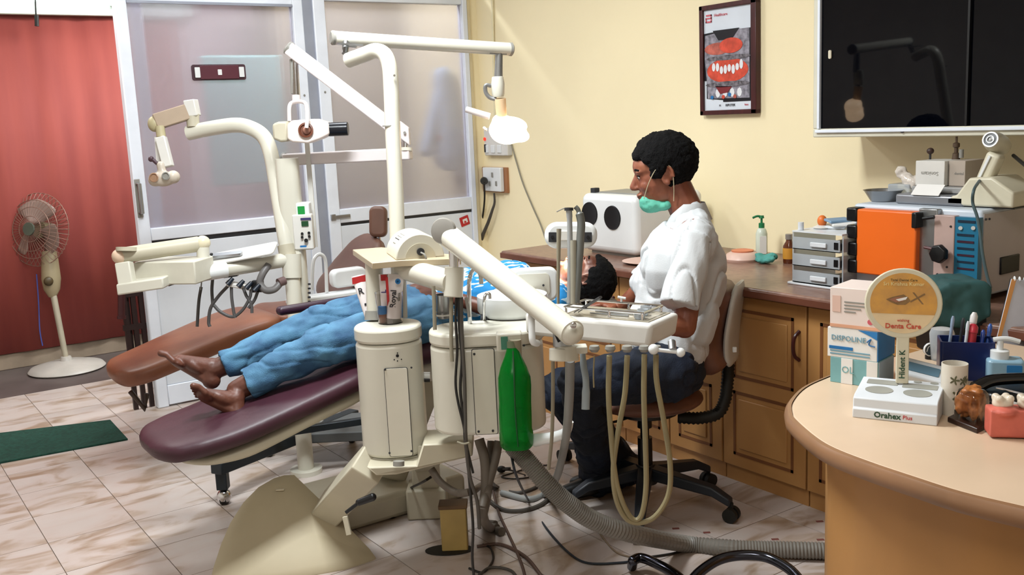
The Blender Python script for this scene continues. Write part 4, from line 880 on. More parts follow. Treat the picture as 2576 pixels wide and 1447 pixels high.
# teal covered monitor and spiral calendar
c = fl(2420, 900, ZD)+A_*0.22
TC = mat('dark_teal_cloth', '2f5656', 0.7, var=0.08)
dC = (c-EYE).dot(FWD)
P = [at(2345, 735, dC), at(2390, 712, dC), at(2480, 708, dC), at(2498, 720, dC), at(2496, 800, dC), at(2440, 830, dC), at(2340, 820, dC)]
tag(organic(MB().prism([p for p in P], A_*0.18), 'cloth_cover', TC, None, 0.008, 8, 0.004, 20), 'dark teal cloth draped over a device behind the pen holder', 'cloth')
P = [at(2350, 815, dC), at(2492, 800, dC), at(2494, 900, dC), at(2360, 905, dC)]
MB().prism([p+A_*0.02 for p in P], A_*0.14).solo('dark_device', mat('device_black', '0d1216', 0.4), 'black device under the dark teal cloth', 'device', bevel=0.006)
dS3 = dC-0.05
ca = thing('spiral_calendar', 'white spiral desk calendar at the right edge of the frame', 'calendar', at(2560, 890, dS3))
P = [at(2528, 700, dS3), at(2640, 712, dS3), at(2640, 905, dS3), at(2500, 905, dS3)]
P = [at(2545, 702, dS3), at(2660, 712, dS3), at(2650, 890, dS3), at(2506, 860, dS3)]
MB().prism(P, A_*0.004).build('page', mat('calendar_page', 'c9cbd6', 0.6), ca)
MB().prism([P[0]-A_*0.001, P[0]+(P[1]-P[0])*0.1-A_*0.001, P[3]+(P[2]-P[3])*0.06-A_*0.001, P[3]-A_*0.001], A_*0.001).build('blue_orange_edge', mat('orange_strip', 'd99a5a', 0.6), ca)
for k in range(9):
    p = P[0]+(P[1]-P[0])*(0.06+k*0.11)
    MB().lathe([(0.006, -0.0008), (0.0075, 0), (0.006, 0.0008), (0.0052, 0)], p+Z_*0.002, RT, 12).build('spiral_ring', WHITE, ca, norm=False)
for k in range(4): p = P[0]+(P[1]-P[0])*0.6-Z_*(0.05+0.015*k)-A_*0.001; MB().box(p, (0.05, 0.001, 0.002), X=RT).build('text_line', GREYP, ca)
MB().prism([P[0]+A_*0.006, P[1]+A_*0.006, V((P[1].x, P[1].y, ZD))+A_*0.07, V((P[0].x, P[0].y, ZD))+A_*0.07], A_*0.003).build('back_support', DGREY, ca)
# ================================================================ FRONT DENTAL UNIT
ZU = 0.86
du = thing('dental_unit', 'cream two-column dental unit with spittoon in front of the patient', 'dental unit', fl(1040, 1230, 0.0))
cl = fl(975, 815, ZU); cr = fl(1222, 822, ZU)
def vdown(p, z): return V((p.x, p.y, z))
dL = (cl-EYE).dot(FWD); dR = (cr-EYE).dot(FWD)
wL = 166/F*dL; wR = 284/F*dR
zL, zR_ = at(985, 1150, dL).z+0.0, at(1225, 1085, dR).z
def housing(c, w_, th, z0, z1, r, name, bev=0.012):
    o = MB().plate(V((c.x, c.y, (z0+z1)/2)), R_, A_, rrect(w_, th, r, 10), z1-z0).build(name, CREAM, du, bevel=bev, seg=3, ang=50)
    return o
hl = housing(cl, wL, 0.19, zL, ZU-0.05, 0.092, 'left_housing')
MB().plate(V((cl.x, cl.y, ZU-0.024)), R_, A_, rrect(wL+0.004, 0.194, 0.094, 10), 0.048).build('left_cap', CREAM, du, bevel=0.01, seg=3, ang=50)
hr = housing(cr, wR, 0.2, zR_, ZU-0.045, 0.095, 'right_housing')
MB().plate(V((cr.x, cr.y, ZU-0.021)), R_, A_, rrect(wR+0.004, 0.204, 0.097, 10), 0.044).build('right_cap', CREAM, du, bevel=0.01, seg=3, ang=50)
# access panels (on the flat camera-facing fronts)
fL = cl-A_*0.095; fR = cr-A_*0.1
def fpt(c0, u, v):   # point on front plane through c0 normal A_
    d = ray(u, v); t = (c0-EYE).dot(A_)/d.dot(A_); return EYE+d*t
PAN = mat('panel_cream', 'd3cfc0', 0.35, var=0.02)
def panel(c0, u0, v0, u1, v1, par, th=0.004, name='access_panel'):
    a, b = fpt(c0, u0, v0), fpt(c0, u1, v1); w_ = (b-a).dot(R_); c = (a+b)/2
    MB().plate(c-A_*0.001, R_, Z_, rrect(w_+0.004, abs(a.z-b.z)+0.004, 0.006), 0.001).build('panel_gap', DGREY, par)
    return MB().plate(c-A_*0.002, R_, Z_, rrect(w_, abs(a.z-b.z), 0.005), th).build(name, PAN, par)
f0 = fL-A_*0.0015
pn = panel(f0, 967, 928, 1038, 1145, hl)
screws(hl, [fpt(f0-A_*0.004, *p) for p in ((969, 930), (1035, 925), (980, 1140), (1035, 1135))], -A_, 0.0035)
for u, v, r in ((1000, 895, 0.005), (992, 905, 0.002), (1010, 904, 0.002), (1000, 888, 0.002), (1000, 908, 0.002)): MB().cyl(fpt(f0, u, v), fpt(f0, u, v)-A_*0.003, r, n=10).build('indicator_dot', BLACK, hl)
f1 = fR-A_*0.0015
panel(f1, 1187, 880, 1252, 1090, hr)
screws(hr, [fpt(f1-A_*0.004, *p) for p in ((1193, 891), (1204, 1086), (1240, 1084), (1318, 869))], -A_, 0.004)
# tray-like foot plate under both housings
zb_ = zL-0.028
q0, q1 = cl, cr
mid = (cl+cr)/2
MB().plate(V((cl.x, cl.y, zb_+0.012))+R_*0.0, R_, A_, rrect(wL*0.96, 0.17, 0.08), 0.028).build('left_foot', CREAM, du, bevel=0.006)
a, b = at(925, 1172, dL), at(1190, 1130, dL+0.02)
P = [a-Z_*0.004, at(1190, 1105, dL+0.02), at(1190, 1140, dL+0.02), at(985, 1190, dL), at(935, 1185, dL)]
P = [at(1066, 1108, dL-0.02), at(1190, 1102, dL+0.02), at(1190, 1138, dL+0.02), at(1000, 1184, dL-0.03), at(950, 1186, dL-0.04), at(925, 1165, dL-0.03), at(1050, 1160, dL-0.03)]
MB().prism([p-A_*0.04 for p in P], A_*0.15).build('cross_plate', CREAM2, du, bevel=0.005)
MB().cyl(at(1003, 1160, dL-0.11), at(1003, 1172, dL-0.11), 0.018, n=14).build('drain_plug', GREYP, du)
MB().tube([at(1060, 945, dL+0.05), at(1082, 945, dL+0.05)], 0.012, 12, 1).build('link_tube', WHITE, du)
MB().tube([at(1062, 955, dL+0.05), at(1082, 955, dL+0.05)], 0.009, 12, 1).build('link_tube', BLACK, du)
# stand column and floor junction box
cf = fl(1078, 1292, 0.0); dcf = (cf-EYE).dot(FWD); ctop = at(1082, 1150, dcf)
MB().box((cf.x, cf.y, (ctop.z+0.1)/2), (0.10, 0.09, ctop.z-0.1), X=R_).build('column', CREAM2, du, bevel=0.006)
MB().box((cf.x, cf.y, 0.06), (0.15, 0.13, 0.12), X=R_).build('column_base', CREAM2, du, bevel=0.008)
MB().beam(V((cf.x, cf.y, ctop.z-0.02)), at(1082, 1140, dL), 0.08, 0.05, side=R_).build('link_beam', CREAM2, du, bevel=0.004)
YB = mat('aged_yellow_plastic', 'b59a5c', 0.45, var=0.08)
jb1 = fl(1145, 1388, 0); 
dj = (jb1-EYE).dot(FWD); wj = 66/F*dj; hj = at(1145, 1272, dj).z
jb_ = thing('junction_box', 'upright yellowed plastic box on the floor below the unit', 'box', jb1)
MB().box(jb1+A_*0.03+Z_*hj/2, (wj, 0.06, hj), X=R_).build('box', YB, jb_, bevel=0.005)
MB().box(jb1+A_*0.03+Z_*(hj+0.004), (wj*1.1, 0.068, 0.014), X=R_).build('lid', mat('dirty_lid', '6d5338', 0.6, var=0.1), jb_, bevel=0.003)
MB().plate(fl(1130, 1385, 0)+Z_*0.002, R_, A_, [(0.085*math.cos(t/24*6.2832), 0.045*math.sin(t/24*6.2832)) for t in range(24)], 0.003).build('rubber_mat', RUBBER, jb_)
# inclined arm and floor hood
hood = thing('floor_hood', 'beige rounded metal hood on the floor at the bottom with inclined arm', 'base', fl(740, 1440, 0))
HB = mat('hood_beige', 'ada186', 0.6, var=0.03, scale=3)
P1, P2, P3 = fl(740, 1195, .25), fl(945, 1404, 0.004), fl(522, 1475, 0.0)
hn3 = (P2-P1).cross(P3-P1).normalized()
if hn3.z < 0: hn3 = -hn3
def hpl(u, v): d = ray(u, v); t = (P1-EYE).dot(hn3)/d.dot(hn3); return EYE+d*t
hout = [(740, 1195), (715, 1196), (690, 1203), (650, 1226), (612, 1265), (580, 1315), (556, 1370), (538, 1425), (527, 1475), (700, 1500), (870, 1462), (938, 1414), (945, 1404), (930, 1382), (880, 1330), (820, 1272)]
ho = [hpl(u, v) for u, v in hout]
for p in ho: p.z = max(p.z, 0.006)
n_ = len(ho); ctr_h = sum(ho, V())/n_
vs = [V((p.x, p.y, 0)) for p in ho]+ho+[ctr_h.lerp(p, 0.86)+hn3*0.012 for p in ho]+[ctr_h.lerp(p, 0.5)+hn3*0.022 for p in ho]+[ctr_h+hn3*0.025]
fs = [[k*n_+i, k*n_+(i+1) % n_, (k+1)*n_+(i+1) % n_, (k+1)*n_+i] for k in range(3) for i in range(n_)]+[[3*n_+i, 3*n_+(i+1) % n_, 4*n_] for i in range(n_)]
MB().add(vs, fs).build('hood', HB, hood, ang=60, bevel=0.0)
MB().plate(hpl(705, 1240)+hn3*0.024, R_, A_, rrect(0.03, 0.012, 0.003), 0.003).build('badge', mat('pale_badge', 'cfc4a8', 0.4), hood)
pa, pb = at(835, 1275, (fl(850, 1300, .12)-EYE).dot(FWD)), at(935, 1165, dL+0.02)
MB().beam(pa-(pb-pa).normalized()*0.05, pb+(pb-pa).normalized()*0.02, 0.125, 0.1, side=A_).build('inclined_arm', CREAM2, hood, bevel=0.006)
MB().beam(at(868, 1300, dL-0.06), at(878, 1345, dL-0.06), 0.012, 0.015, side=A_).build('bracket', CREAM2, hood)
lv = MB().cyl(at(870, 1290, dL-0.05), at(905, 1263, dL-0.05), 0.006, n=8).cap(at(903, 1264, dL-0.05), at(937, 1251, dL-0.05), 0.011, 0.013).build('lever', BLACK, hood)
# post on left housing with plate and drum holder
tp0 = fl(945, 805, ZU); dT = (tp0-EYE).dot(FWD)
tt = at(948, 655, dT)
MB().cyl(tp0, at(945, 782, dT), 0.037, 0.034, 24).build('post_collar', GREYP, du)
MB().cyl(at(945, 784, dT), at(940, 650, dT), 0.029, n=24).build('post', CREAM, du)
P = [at(887, 626, dT+0.05), at(1000, 622, dT+0.08), at(1020, 655, dT-0.02), at(932, 663, dT-0.06)]
zz = sum(p.z for p in P)/4
P = [fl(887, 628, zz), fl(960, 622, zz), fl(1135, 640, zz), fl(1160, 650, zz), fl(1010, 655, zz), fl(936, 662, zz)]
MB().prism(P, (0, 0, -0.02)).build('top_shelf', mat('shelf_beige', 'b9a88c', 0.35, var=0.04), du, bevel=0.002)
# drum
dr_ = thing('drum_holder', 'cream half-round printed instrument drum standing on the unit shelf', 'dispenser', fl(1030, 650, zz))
cA, cB = fl(965, 628, zz), fl(1075, 648, zz)
# axis of half cylinder runs roughly away-left; build along direction from near face to far end
near = fl(1068, 648, zz); axd = (fl(985, 628, zz)-fl(1020, 652, zz)); axd.normalize()
rad = 60/F*dT
sideX = Z_.cross(axd)
if sideX.dot(R_) < 0: sideX = -sideX
prof = [(rad*math.cos(math.pi*i/20), rad*math.sin(math.pi*i/20)) for i in range(21)]
L_ = 0.19
c0_ = fl(1058, 650, zz)-axd*0.0
MB().prism([c0_+sideX*a+Z_*b for a, b in prof], axd*L_).build('drum', CREAM, dr_, bevel=0.004, ang=50)
MB().prism([c0_-axd*0.002+sideX*a*0.62+Z_*b*0.62 for a, b in prof], axd*0.003).build('end_disc', mat('disc_cream', 'c9c2ac', 0.4), dr_)
MB().cyl(c0_+Z_*0.022, c0_+Z_*0.022-axd*0.012, 0.012, n=16).build('knob', DGREY, dr_)
for k, a in enumerate((118, 126, 134, 146)):
    a = math.radians(a); nn = sideX*math.cos(a)+Z_*math.sin(a); tt_ = axd.cross(nn)
    MB().box(c0_+axd*(L_*0.5)+nn*(rad+0.0004), (0.07 if k < 3 else 0.04, 0.0025, 0.001), X=axd, Y=tt_).build('printed_line', [GREYP, DGREY][k == 2], dr_)
MB().tube([c0_+Z_*0.02-axd*0.012, c0_+Z_*0.01-axd*0.03+sideX*0.01, c0_-Z_*0.03-axd*0.025+sideX*0.015], 0.003, 6, 5).build('spring_wire', GREYP, dr_)
# horizontal support tube from post to collar
dK = dL-0.22
k0, k1 = at(1140, 748, dK), at(1143, 672, dK)
MB().cyl(at(1016, 676, dT-0.02), at(1140, 712, dK), 0.036, n=24).build('support_tube', CREAM, du)
MB().cyl(k0, k1, 0.029, n=28).build('swivel_collar', CREAM, du, bevel=0.003)
# chrome posts
MB().cyl(k1-Z_*0.0, at(1142, 612, dK), 0.016, n=20).build('chrome_post', CHROME, du)
MB().cyl(at(1142, 622, dK), at(1141, 602, dK), 0.022, n=20).build('post_head', CREAM, du, bevel=0.003)
# cup filler, taps
cz = fl(1120, 805, ZU)
MB().tube([fl(1182, 815, ZU), at(1180, 720, dL-0.1), at(1185, 690, dL-0.1), at(1196, 677, dL-0.1), at(1208, 690, dL-0.1), at(1211, 715, dL-0.1)], 0.007, 10, 6).build('swan_tap', CHROME, du)
MB().tube([fl(1218, 806, ZU), at(1218, 760, dR+0.0), at(1222, 742, dR), at(1231, 740, dR), at(1233, 752, dR)], 0.005, 10, 6).build('cup_filler', CHROME, du)
MB().cyl(fl(1218, 806, ZU), fl(1218, 800, ZU)+Z_*0.012, 0.012, n=14).build('tap_base', DGREY, du)
# steel cup in ring
cu = fl(1118, 800, ZU); dq = (cu-EYE).dot(FWD)
cup = thing('steel_cup', 'small steel rinsing cup in a wire ring on the unit', 'cup', cu)
MB().lathe([(0.022, 0), (0.024, 0.004), (0.025, 0.075), (0.026, 0.078), (0.024, 0.078), (0.022, 0.006)], cu, n=24).build('body', STEEL, cup, norm=False)
MB().tube([cu+V((0.036*math.cos(t), 0.036*math.sin(t), 0.014)) for t in [math.radians(a) for a in range(0, 361, 30)]], 0.003, 6, 2).build('ring_holder', WHITE2, du)
# spittoon bowl
bc = fl(1290, 792, ZU); db = (bc-EYE).dot(FWD)
sp = thing('spittoon', 'white round spittoon bowl with upright splash shield on the unit', 'basin', bc)
rb = 88/F*db
hb = 0.068
MB().lathe([(rb*0.55, 0), (rb*0.9, 0.004), (rb, 0.02), (rb, hb-0.01), (rb*1.0, hb), (rb*0.94, hb+0.002), (rb*0.85, hb-0.006), (rb*0.5, hb-0.04), (0.01, hb-0.05)], bc, n=40).build('bowl', WHITE, sp, norm=False)
MB().lathe([(rb*0.86, -0.004), (rb*0.86, 0.006), (rb*0.8, 0.006)], bc, n=32).build('gasket', DGREY, sp)
sc_ = at(1345, 715, db+0.1)
MB().plate(sc_, R_, Z_, rrect(120/F*db, 88/F*db, 0.03), 0.03).build('splash_shield', WHITE, sp, bevel=0.008, seg=3)
MB().plate(sc_-A_*0.016+R_*-0.005, R_, Z_, rrect(85/F*db, 60/F*db, 0.015), 0.004).build('shield_inset', CREAM, sp, bevel=0.001)
MB().cyl(at(1367, 718, db+0.078), at(1367, 718, db+0.07), 0.004, n=10).build('screw', DGREY, sp)
MB().box(sc_-Z_*0.045, (0.09, 0.04, 0.03), X=R_).build('shield_foot', WHITE, sp, bevel=0.006)
# toothpaste tubes in clear holder
def ttube(label, u0, v0, u1, v1, w0, w1, d, m, prints):
    t = thing('toothpaste_tube', label, 'tube', at(u0, v0, d))
    a, b = at(u0, v0, d), at(u1, v1, d); ax = (b-a).normalized(); s_ = A_.cross(ax).normalized()
    if s_.dot(R_) < 0: s_ = -s_
    vs = []; L2 = (b-a).length
    for k in range(6):
        f_ = k/5; w_ = w0+(w1-w0)*f_; th = 0.016*(1-f_)+0.0015
        vs += [a+ax*L2*f_+s_*w_/2*math.cos(q*math.pi/8)+A_*th*math.sin(q*math.pi/8) for q in range(16)]
    MB().add(vs, [[k*16+j, k*16+(j+1) % 16, (k+1)*16+(j+1) % 16, (k+1)*16+j] for k in range(5) for j in range(16)]+[list(range(16))[::-1], list(range(80, 96))]).build('tube', m, t)
    for kind, val, f_, o, sz, mm in prints:
        p = a+ax*L2*f_+s_*o-A_*(0.016*(1-f_)+0.0035)
        if kind == 't': text(val, p, s_, ax, sz, mm, t, bold=0.0005)
        elif kind == 'v': text(val, p, ax, -s_, sz, mm, t, bold=0.0005)
        else: MB().box(p, (val[0], 0.0015, val[1]), X=s_, Y=A_).build('colour_band', mm, t)
    return t
WTB = mat('white_tube', 'e3dcdc', 0.3, var=0.02)
ttube('white and red toothpaste tube leaning left in the clear holder', 928, 795, 904, 692, 0.03, 0.056, dT+0.05, WTB, [('b', (0.05, 0.022), 0.9, -0.002, 0, REDP), ('t', 'R', 0.62, -0.006, 0.03, INK), ('b', (0.006, 0.008), 0.3, 0, 0, INK)])
ttube('small toothpaste tube with red cap end in the middle of the holder', 968, 795, 966, 690, 0.02, 0.034, dT-0.05, WTB, [('b', (0.02, 0.02), 0.92, 0, 0, REDP), ('v', 'L', 0.6, 0, 0.022, mat('purple_print', '4a3a80', 0.5))])
ttube('toothpaste tube with vertical red stripe at the right of the holder', 990, 800, 996, 690, 0.046, 0.052, dT-0.06, WTB, [('b', (0.008, 0.12), 0.52, -0.021, 0, REDP), ('v', 'Royal', 0.45, -0.003, 0.026, INK), ('v', 'denta', 0.5, 0.014, 0.012, GREYP)])
p = at(1001, 708, dT-0.085); 
lg = tag(MB().lathe([(0.009, 0), (0.009, 0.002), (0.004, 0.002), (0.004, 0)], p, -A_, 16).build('round_logo', BLUEP, bpy.data.objects['toothpaste_tube.002']), None)
hld = MB(); cc = at(982, 800, dT-0.055)
hld.lathe([(0.04, 0), (0.04, 0.002), (0.046, 0.1), (0.0445, 0.1), (0.0385, 0.003)], V((cc.x, cc.y, ZU)), n=24)
hld.solo('clear_holder', ACR, 'clear plastic tumbler holding the toothpaste tubes', 'holder', norm=False)
t = thing('small_bottle', 'small dark bottle with blue cap beside the post', 'bottle', V((at(963, 800, dT-0.06).x, at(963, 800, dT-0.06).y, ZU)))
c = V(t.location)
MB().cyl(c, c+Z_*0.03, 0.013, n=16).build('body', BROWNV, t); MB().cyl(c+Z_*0.03, c+Z_*0.055, 0.014, n=12).build('cap', BLUEP, t)
# green bottle hanging below holder
gh = at(1281, 858, dR-0.16)
hb_ = thing('bottle_clamp', 'white clamp with green label gripping the green bottle', 'clamp', gh)
MB().box(gh, (0.075, 0.05, 0.055), X=R_).build('clamp_body', CREAM, hb_, bevel=0.006)
MB().box(gh-A_*0.026-R_*0.014, (0.02, 0.002, 0.038), X=R_).build('green_label', mat('green_label', '4c8a74', 0.5), hb_)
MB().cyl(gh-A_*0.03+R_*0.018-Z_*0.04, gh-A_*0.03+R_*0.018+Z_*0.01, 0.017, n=20).build('bottle_collar', mat('collar_grey', '9a947e', 0.5), hb_)
dG = dR-0.19
top_g, bot_g = at(1290, 872, dG), at(1300, 1130, dG)
ax = (bot_g-top_g).normalized(); Lg = (bot_g-top_g).length; rg = 42/F*dG
GP = mat('green_pet', '0b8a2c', 0.18, trans=0.5, ior=1.2, var=0.08, scale=12)
gm = MB(); prf = [(0.3, 0), (0.36, 0.02), (0.5, 0.09), (0.8, 0.2), (0.98, 0.3), (1.0, 0.38), (0.97, 0.55), (0.99, 0.62), (0.98, 0.8), (1.0, 0.84), (1.0, 0.9), (0.96, 0.97), (0.8, 1.0), (0.4, 0.965), (0.05, 0.95)]
gb_ = thing('green_bottle', 'upside down green plastic bottle hanging on the dental unit', 'bottle', bot_g)
gm.lathe([(a*rg, b*Lg) for a, b in prf], top_g, ax, 30)
for i, v in enumerate(gm.v):
    k = i//30; an = (i % 30)/30*2*math.pi
    if k >= 9: c_ = top_g+ax*prf[k][1]*Lg; gm.v[i] = c_+(v-c_)*(1+0.05*math.cos(5*an))
    else:
        c_ = top_g+ax*prf[k][1]*Lg; gm.v[i] = c_+(v-c_)*(1+0.02*math.sin(3*an+k))
gm.build('body', GP, gb_, ang=60)
MB().tube([top_g+ax*Lg*0.02-A_*0.03, top_g+ax*Lg*0.3-A_*0.052, top_g+ax*Lg*0.6-A_*0.05, top_g+ax*Lg*0.93-A_*0.046+R_*0.004], 0.0022, 6, 5).build('seam', mat('dark_green_seam', '06481e', 0.4), gb_)
MB().cyl(top_g-ax*0.015, top_g+ax*0.004, 0.017, n=18).build('cap', mat('dull_cap', '6f7a5e', 0.5), gb_)
# ================================================================ INSTRUMENT TRAY ON ITS ARM
ta = thing('instrument_tray_unit', 'cream instrument tray on a thick swing arm with hanging hoses', 'dental unit', k0)
pA, pB = at(1120, 587, dK), at(1432, 832, 2.42)
MB().cyl(pA, pB, 0.0345, 0.0305, 32).build('swing_arm', CREAM, ta)
dirA = (pB-pA).normalized()
tilt = (dirA*0.55-FWD*0.8).normalized()
MB().lathe([(0.001, 0.004), (0.02, 0.004), (0.036, 0), (0.0395, -0.008), (0.0385, -0.016), (0.03, -0.02)], at(1113, 581, dK-0.05), (-FWD*0.95-R_*0.3).normalized(), 32).build('end_cap', mat('cap_grey', '8f8b84', 0.4), ta, norm=False)
MB().lathe([(0.028, 0), (0.0325, 0.002), (0.0325, 0.02), (0.028, 0.022)], pB-dirA*0.005, dirA, 28).ell(pB+dirA*0.008, 0.031, n=20).build('arm_end', CREAM, ta)
MB().lathe([(0.008, 0), (0.008, 0.004), (0.005, 0.006)], at(1172, 613, dK-0.045), -FWD, 14).build('arm_screw', CHROME, ta)
MB().lathe([(0.008, 0), (0.008, 0.004), (0.005, 0.006)], at(1442, 818, 2.37), -FWD, 14).build('arm_screw', CHROME, ta)
MB().beam(at(1140, 606, dK+0.03), at(1205, 650, dK+0.03), 0.03, 0.02, side=A_).build('under_bracket', BLACK, ta)
MB().beam(at(1394, 812, 2.47), at(1412, 852, 2.48), 0.04, 0.022, side=A_).build('under_bracket', BLACK, ta)
MB().tube([at(1399, 818, 2.46), at(1410, 832, 2.455), at(1410, 850, 2.46)], 0.005, 8, 5).build('yellow_hose', mat('yellow_hose', '8f7a30', 0.5), ta)
dJ = 2.52
MB().cyl(at(1415, 872, dJ), at(1414, 828, dJ), 0.024, n=24).build('joint_collar', STEEL, ta)
MB().cyl(at(1427, 908, dJ), at(1426, 870, dJ), 0.03, n=24).cyl(at(1412, 908, dJ), at(1412, 876, dJ), 0.031, n=24).build('joint_ring', CREAM, ta, bevel=0.003)
MB().box(at(1452, 878, dJ), (0.05, 0.04, 0.018), X=R_).build('joint_plate', CREAM, ta, bevel=0.003)
# tray body
ZTR = 0.93
TO, TL, TWd = fl(1640, 817, ZTR), fl(1306, 787, ZTR), fl(1706, 786, ZTR)
e1 = (TL-TO); LT = e1.length; e1.normalize(); e2 = (TWd-TO); e2 = (e2-e1*e2.dot(e1)); WT = e2.length; e2.normalize()
tz1 = ZTR; tz0 = ZTR-0.066
def tpt(a, b, z): return TO+e1*a+e2*b+Z_*(z-ZTR)          # a: metres from the right end, b: metres from the near edge
ol = [(0, 0), (0, WT), (LT-0.05, WT)]+[(LT-0.05+0.05*math.sin(t), WT/2+WT/2*math.cos(t)) for t in [math.pi*k/8 for k in range(1, 8)]]+[(LT-0.05, 0)]
ol = [(0, 0), (0, WT), (LT-0.04, WT), (LT-0.01, WT-0.015), (LT, WT-0.05), (LT, 0.05), (LT-0.01, 0.015), (LT-0.04, 0)]
n_ = len(ol); vs = [tpt(a+(0.012 if a == 0 else 0), b, tz0) for a, b in ol]+[tpt(a, b, tz1) for a, b in ol]
MB().add(vs, [[i, (i+1) % n_, n_+(i+1) % n_, n_+i] for i in range(n_)]+[list(range(n_))[::-1], list(range(n_, 2*n_))]).build('tray_body', WHITE2, ta, bevel=0.013, seg=4, ang=50)
LM = LT*0.68
inn = [(0.02, 0.02), (LM, 0.02), (LM, WT-0.02), (0.02, WT-0.02)]
MB().add([tpt(a, b, tz1+0.0005) for a, b in inn]+[tpt(a, b, tz1+0.0025) for a, b in inn], [[0, 1, 2, 3], [4, 5, 6, 7], [0, 1, 5, 4], [1, 2, 6, 5], [2, 3, 7, 6], [3, 0, 4, 7]]).build('tray_mat', mat('tray_mat', 'a9a08e', 0.35, metal=0.2), ta)
for b in (0.03, WT-0.03):
    MB().tube([tpt(0.04, b, tz1+0.022), tpt(LM, b, tz1+0.022)], 0.0035, 8, 1).build('rail', CHROME, ta)
    for a in (0.045, LM*0.5, LM-0.005): MB().cyl(tpt(a, b, tz1), tpt(a, b, tz1+0.022), 0.004, n=8).build('rail_post', CHROME, ta)
for a in (0.04, LM): MB().tube([tpt(a, 0.03, tz1+0.022), tpt(a, WT-0.03, tz1+0.022)], 0.0035, 8, 1).build('rail', CHROME, ta)
for k in range(3):
    c = tpt(0.06+0.012*k, 0.045+k*(WT-0.09)/2, tz1+0.003)
    jj = thing('glass_dish', ['small clear dish nearest the camera at the right end of the tray', 'middle one of the clear dishes at the right end of the tray', 'small clear dish nearest the dentist at the right end of the tray'][k], 'dish', c, 'glass dishes at the tray end')
    MB().lathe([(0.012, 0), (0.015, 0.003), (0.016, 0.018), (0.0145, 0.018), (0.011, 0.003)], c, n=18).build('dish', CLEAR, jj, norm=False)
    MB().ell(c+Z_*0.008, (0.008, 0.006, 0.005), n=8).build('contents', GREYP, jj)
tw = thing('tweezers', 'dark steel tweezers lying across the tray rail', 'tweezers', tpt(LM*0.6, 0.08, tz1+0.003))
a, b = tpt(LM-0.02, 0.05, tz1+0.004), at(1510, 748, 2.72)
MB().cyl(a, b, 0.0015, 0.004, 8).cyl(a+R_*0.012, b+R_*0.002, 0.0015, 0.004, 8).build('arms', mat('dull_steel', '6a6c70', 0.35, metal=0.8), tw)
mm = thing('dental_mirror', 'tiny dental instrument with bright head on the tray rail', 'instrument', tpt(LM*0.6, WT-0.03, tz1))
MB().cyl(tpt(LM*0.62, WT-0.03, tz1+0.038), tpt(LM*0.54, WT-0.025, tz1+0.034), 0.004, n=8).cyl(tpt(LM*0.58, WT-0.03, tz1+0.036), tpt(LM*0.58, WT-0.03, tz1+0.022), 0.003, n=8).build('handle', WHITE, mm)
for k, (u, v) in enumerate(((1540, 797), (1570, 800), (1515, 790))):
    a = tpt(0.22, 0.05+k*0.03, tz1+0.006); b = tpt(0.1, 0.055+k*0.028, tz1+0.006)
    MB().cyl(a, b, 0.002, 0.0035, 8).solo('probe', STEEL, ['slim steel probe nearest the camera on the tray mat', 'middle steel probe on the tray mat', 'farthest steel probe on the tray mat'][k], 'instrument', 'steel probes on the tray')
# T handle with balls
h0, h1 = at(1650, 880, 2.5), at(1712, 887, 2.5)
hn = MB().cyl(h0, h1, 0.005, n=10).build('handle_bar', WHITE, ta)
MB().ell(at(1644, 879, 2.5), 0.0135, n=16).build('handle_ball', WHITE, hn); MB().ell(at(1712, 887, 2.5), 0.012, n=16).build('handle_ball', WHITE, hn)
MB().cyl(at(1690, 860, 2.52), at(1692, 882, 2.5), 0.01, n=12).build('handle_stub', STEEL, ta)
# left grab rod
MB().tube([at(1337, 790, 2.56), at(1338, 840, 2.55), at(1341, 860, 2.55), at(1352, 864, 2.57)], 0.009, 10, 5).build('grab_rod', WHITE, ta)
# hose outlets and hoses
dH = 2.48
for u in (1495, 1535, 1577, 1620, 1650):
    MB().lathe([(0.012, 0), (0.014, 0.008), (0.009, 0.016)], at(u, 870, dH+0.05), -Z_, 14).build('hose_outlet', GREYP, ta)
paths = [[(1533, 895), (1531, 990), (1537, 1090), (1552, 1220), (1585, 1300), (1612, 1300), (1625, 1230), (1624, 1120), (1620, 1000), (1621, 892)],
         [(1578, 895), (1572, 990), (1556, 1080), (1543, 1180), (1552, 1262), (1585, 1312), (1640, 1306), (1680, 1250), (1686, 1170), (1670, 1060), (1652, 960), (1650, 892)],
         [(1495, 895), (1493, 940), (1494, 975)]]
for k, p in enumerate(paths):
    MB().tube([at(u, v, dH+0.05+0.12*max(0, (v-900)/400)) for u, v in p], 0.0072 if k != 2 else 0.002, 9, 7).build('hose', mat('beige_hose2', '8f8463', 0.5), ta)
MB().tube([at(1465, 880, dH+0.1), at(1468, 920, dH+0.1), at(1474, 960, dH+0.1), at(1473, 1030, dH+0.1)], [0.008, 0.009, 0.011], 10, 5).build('suction_tip', mat('dull_white_hose', '8e979b', 0.4), ta)
MB().tube([at(1434, 905, dJ+0.05), at(1432, 1000, dJ+0.15), at(1425, 1090, dJ+0.3), at(1412, 1160, dJ+0.55), at(1398, 1205, dJ+0.85), fl(1375, 1240, 0.03), fl(1330, 1256, 0.0125), fl(1262, 1240, 0.0125)], 0.0125, 12, 7).build('grey_supply_hose', mat('grey_hose', '8c8d8a', 0.4), ta)
MB().tube([at(1391, 905, dJ+0.05), at(1391, 1000, dJ+0.1), at(1388, 1100, dJ+0.15), at(1380, 1180, dJ+0.25)], 0.005, 8, 6).build('thin_hose', HOSE, ta)
MB().tube([at(1434, 1060, 2.84), at(1425, 1085, 2.85), at(1400, 1098, 2.87), at(1365, 1105, 2.9), at(1345, 1108, 2.92)], [0.011, 0.02], 12, 6).solo('suction_elbow', WHITE, 'white curved suction pipe elbow right of the green bottle', 'pipe')
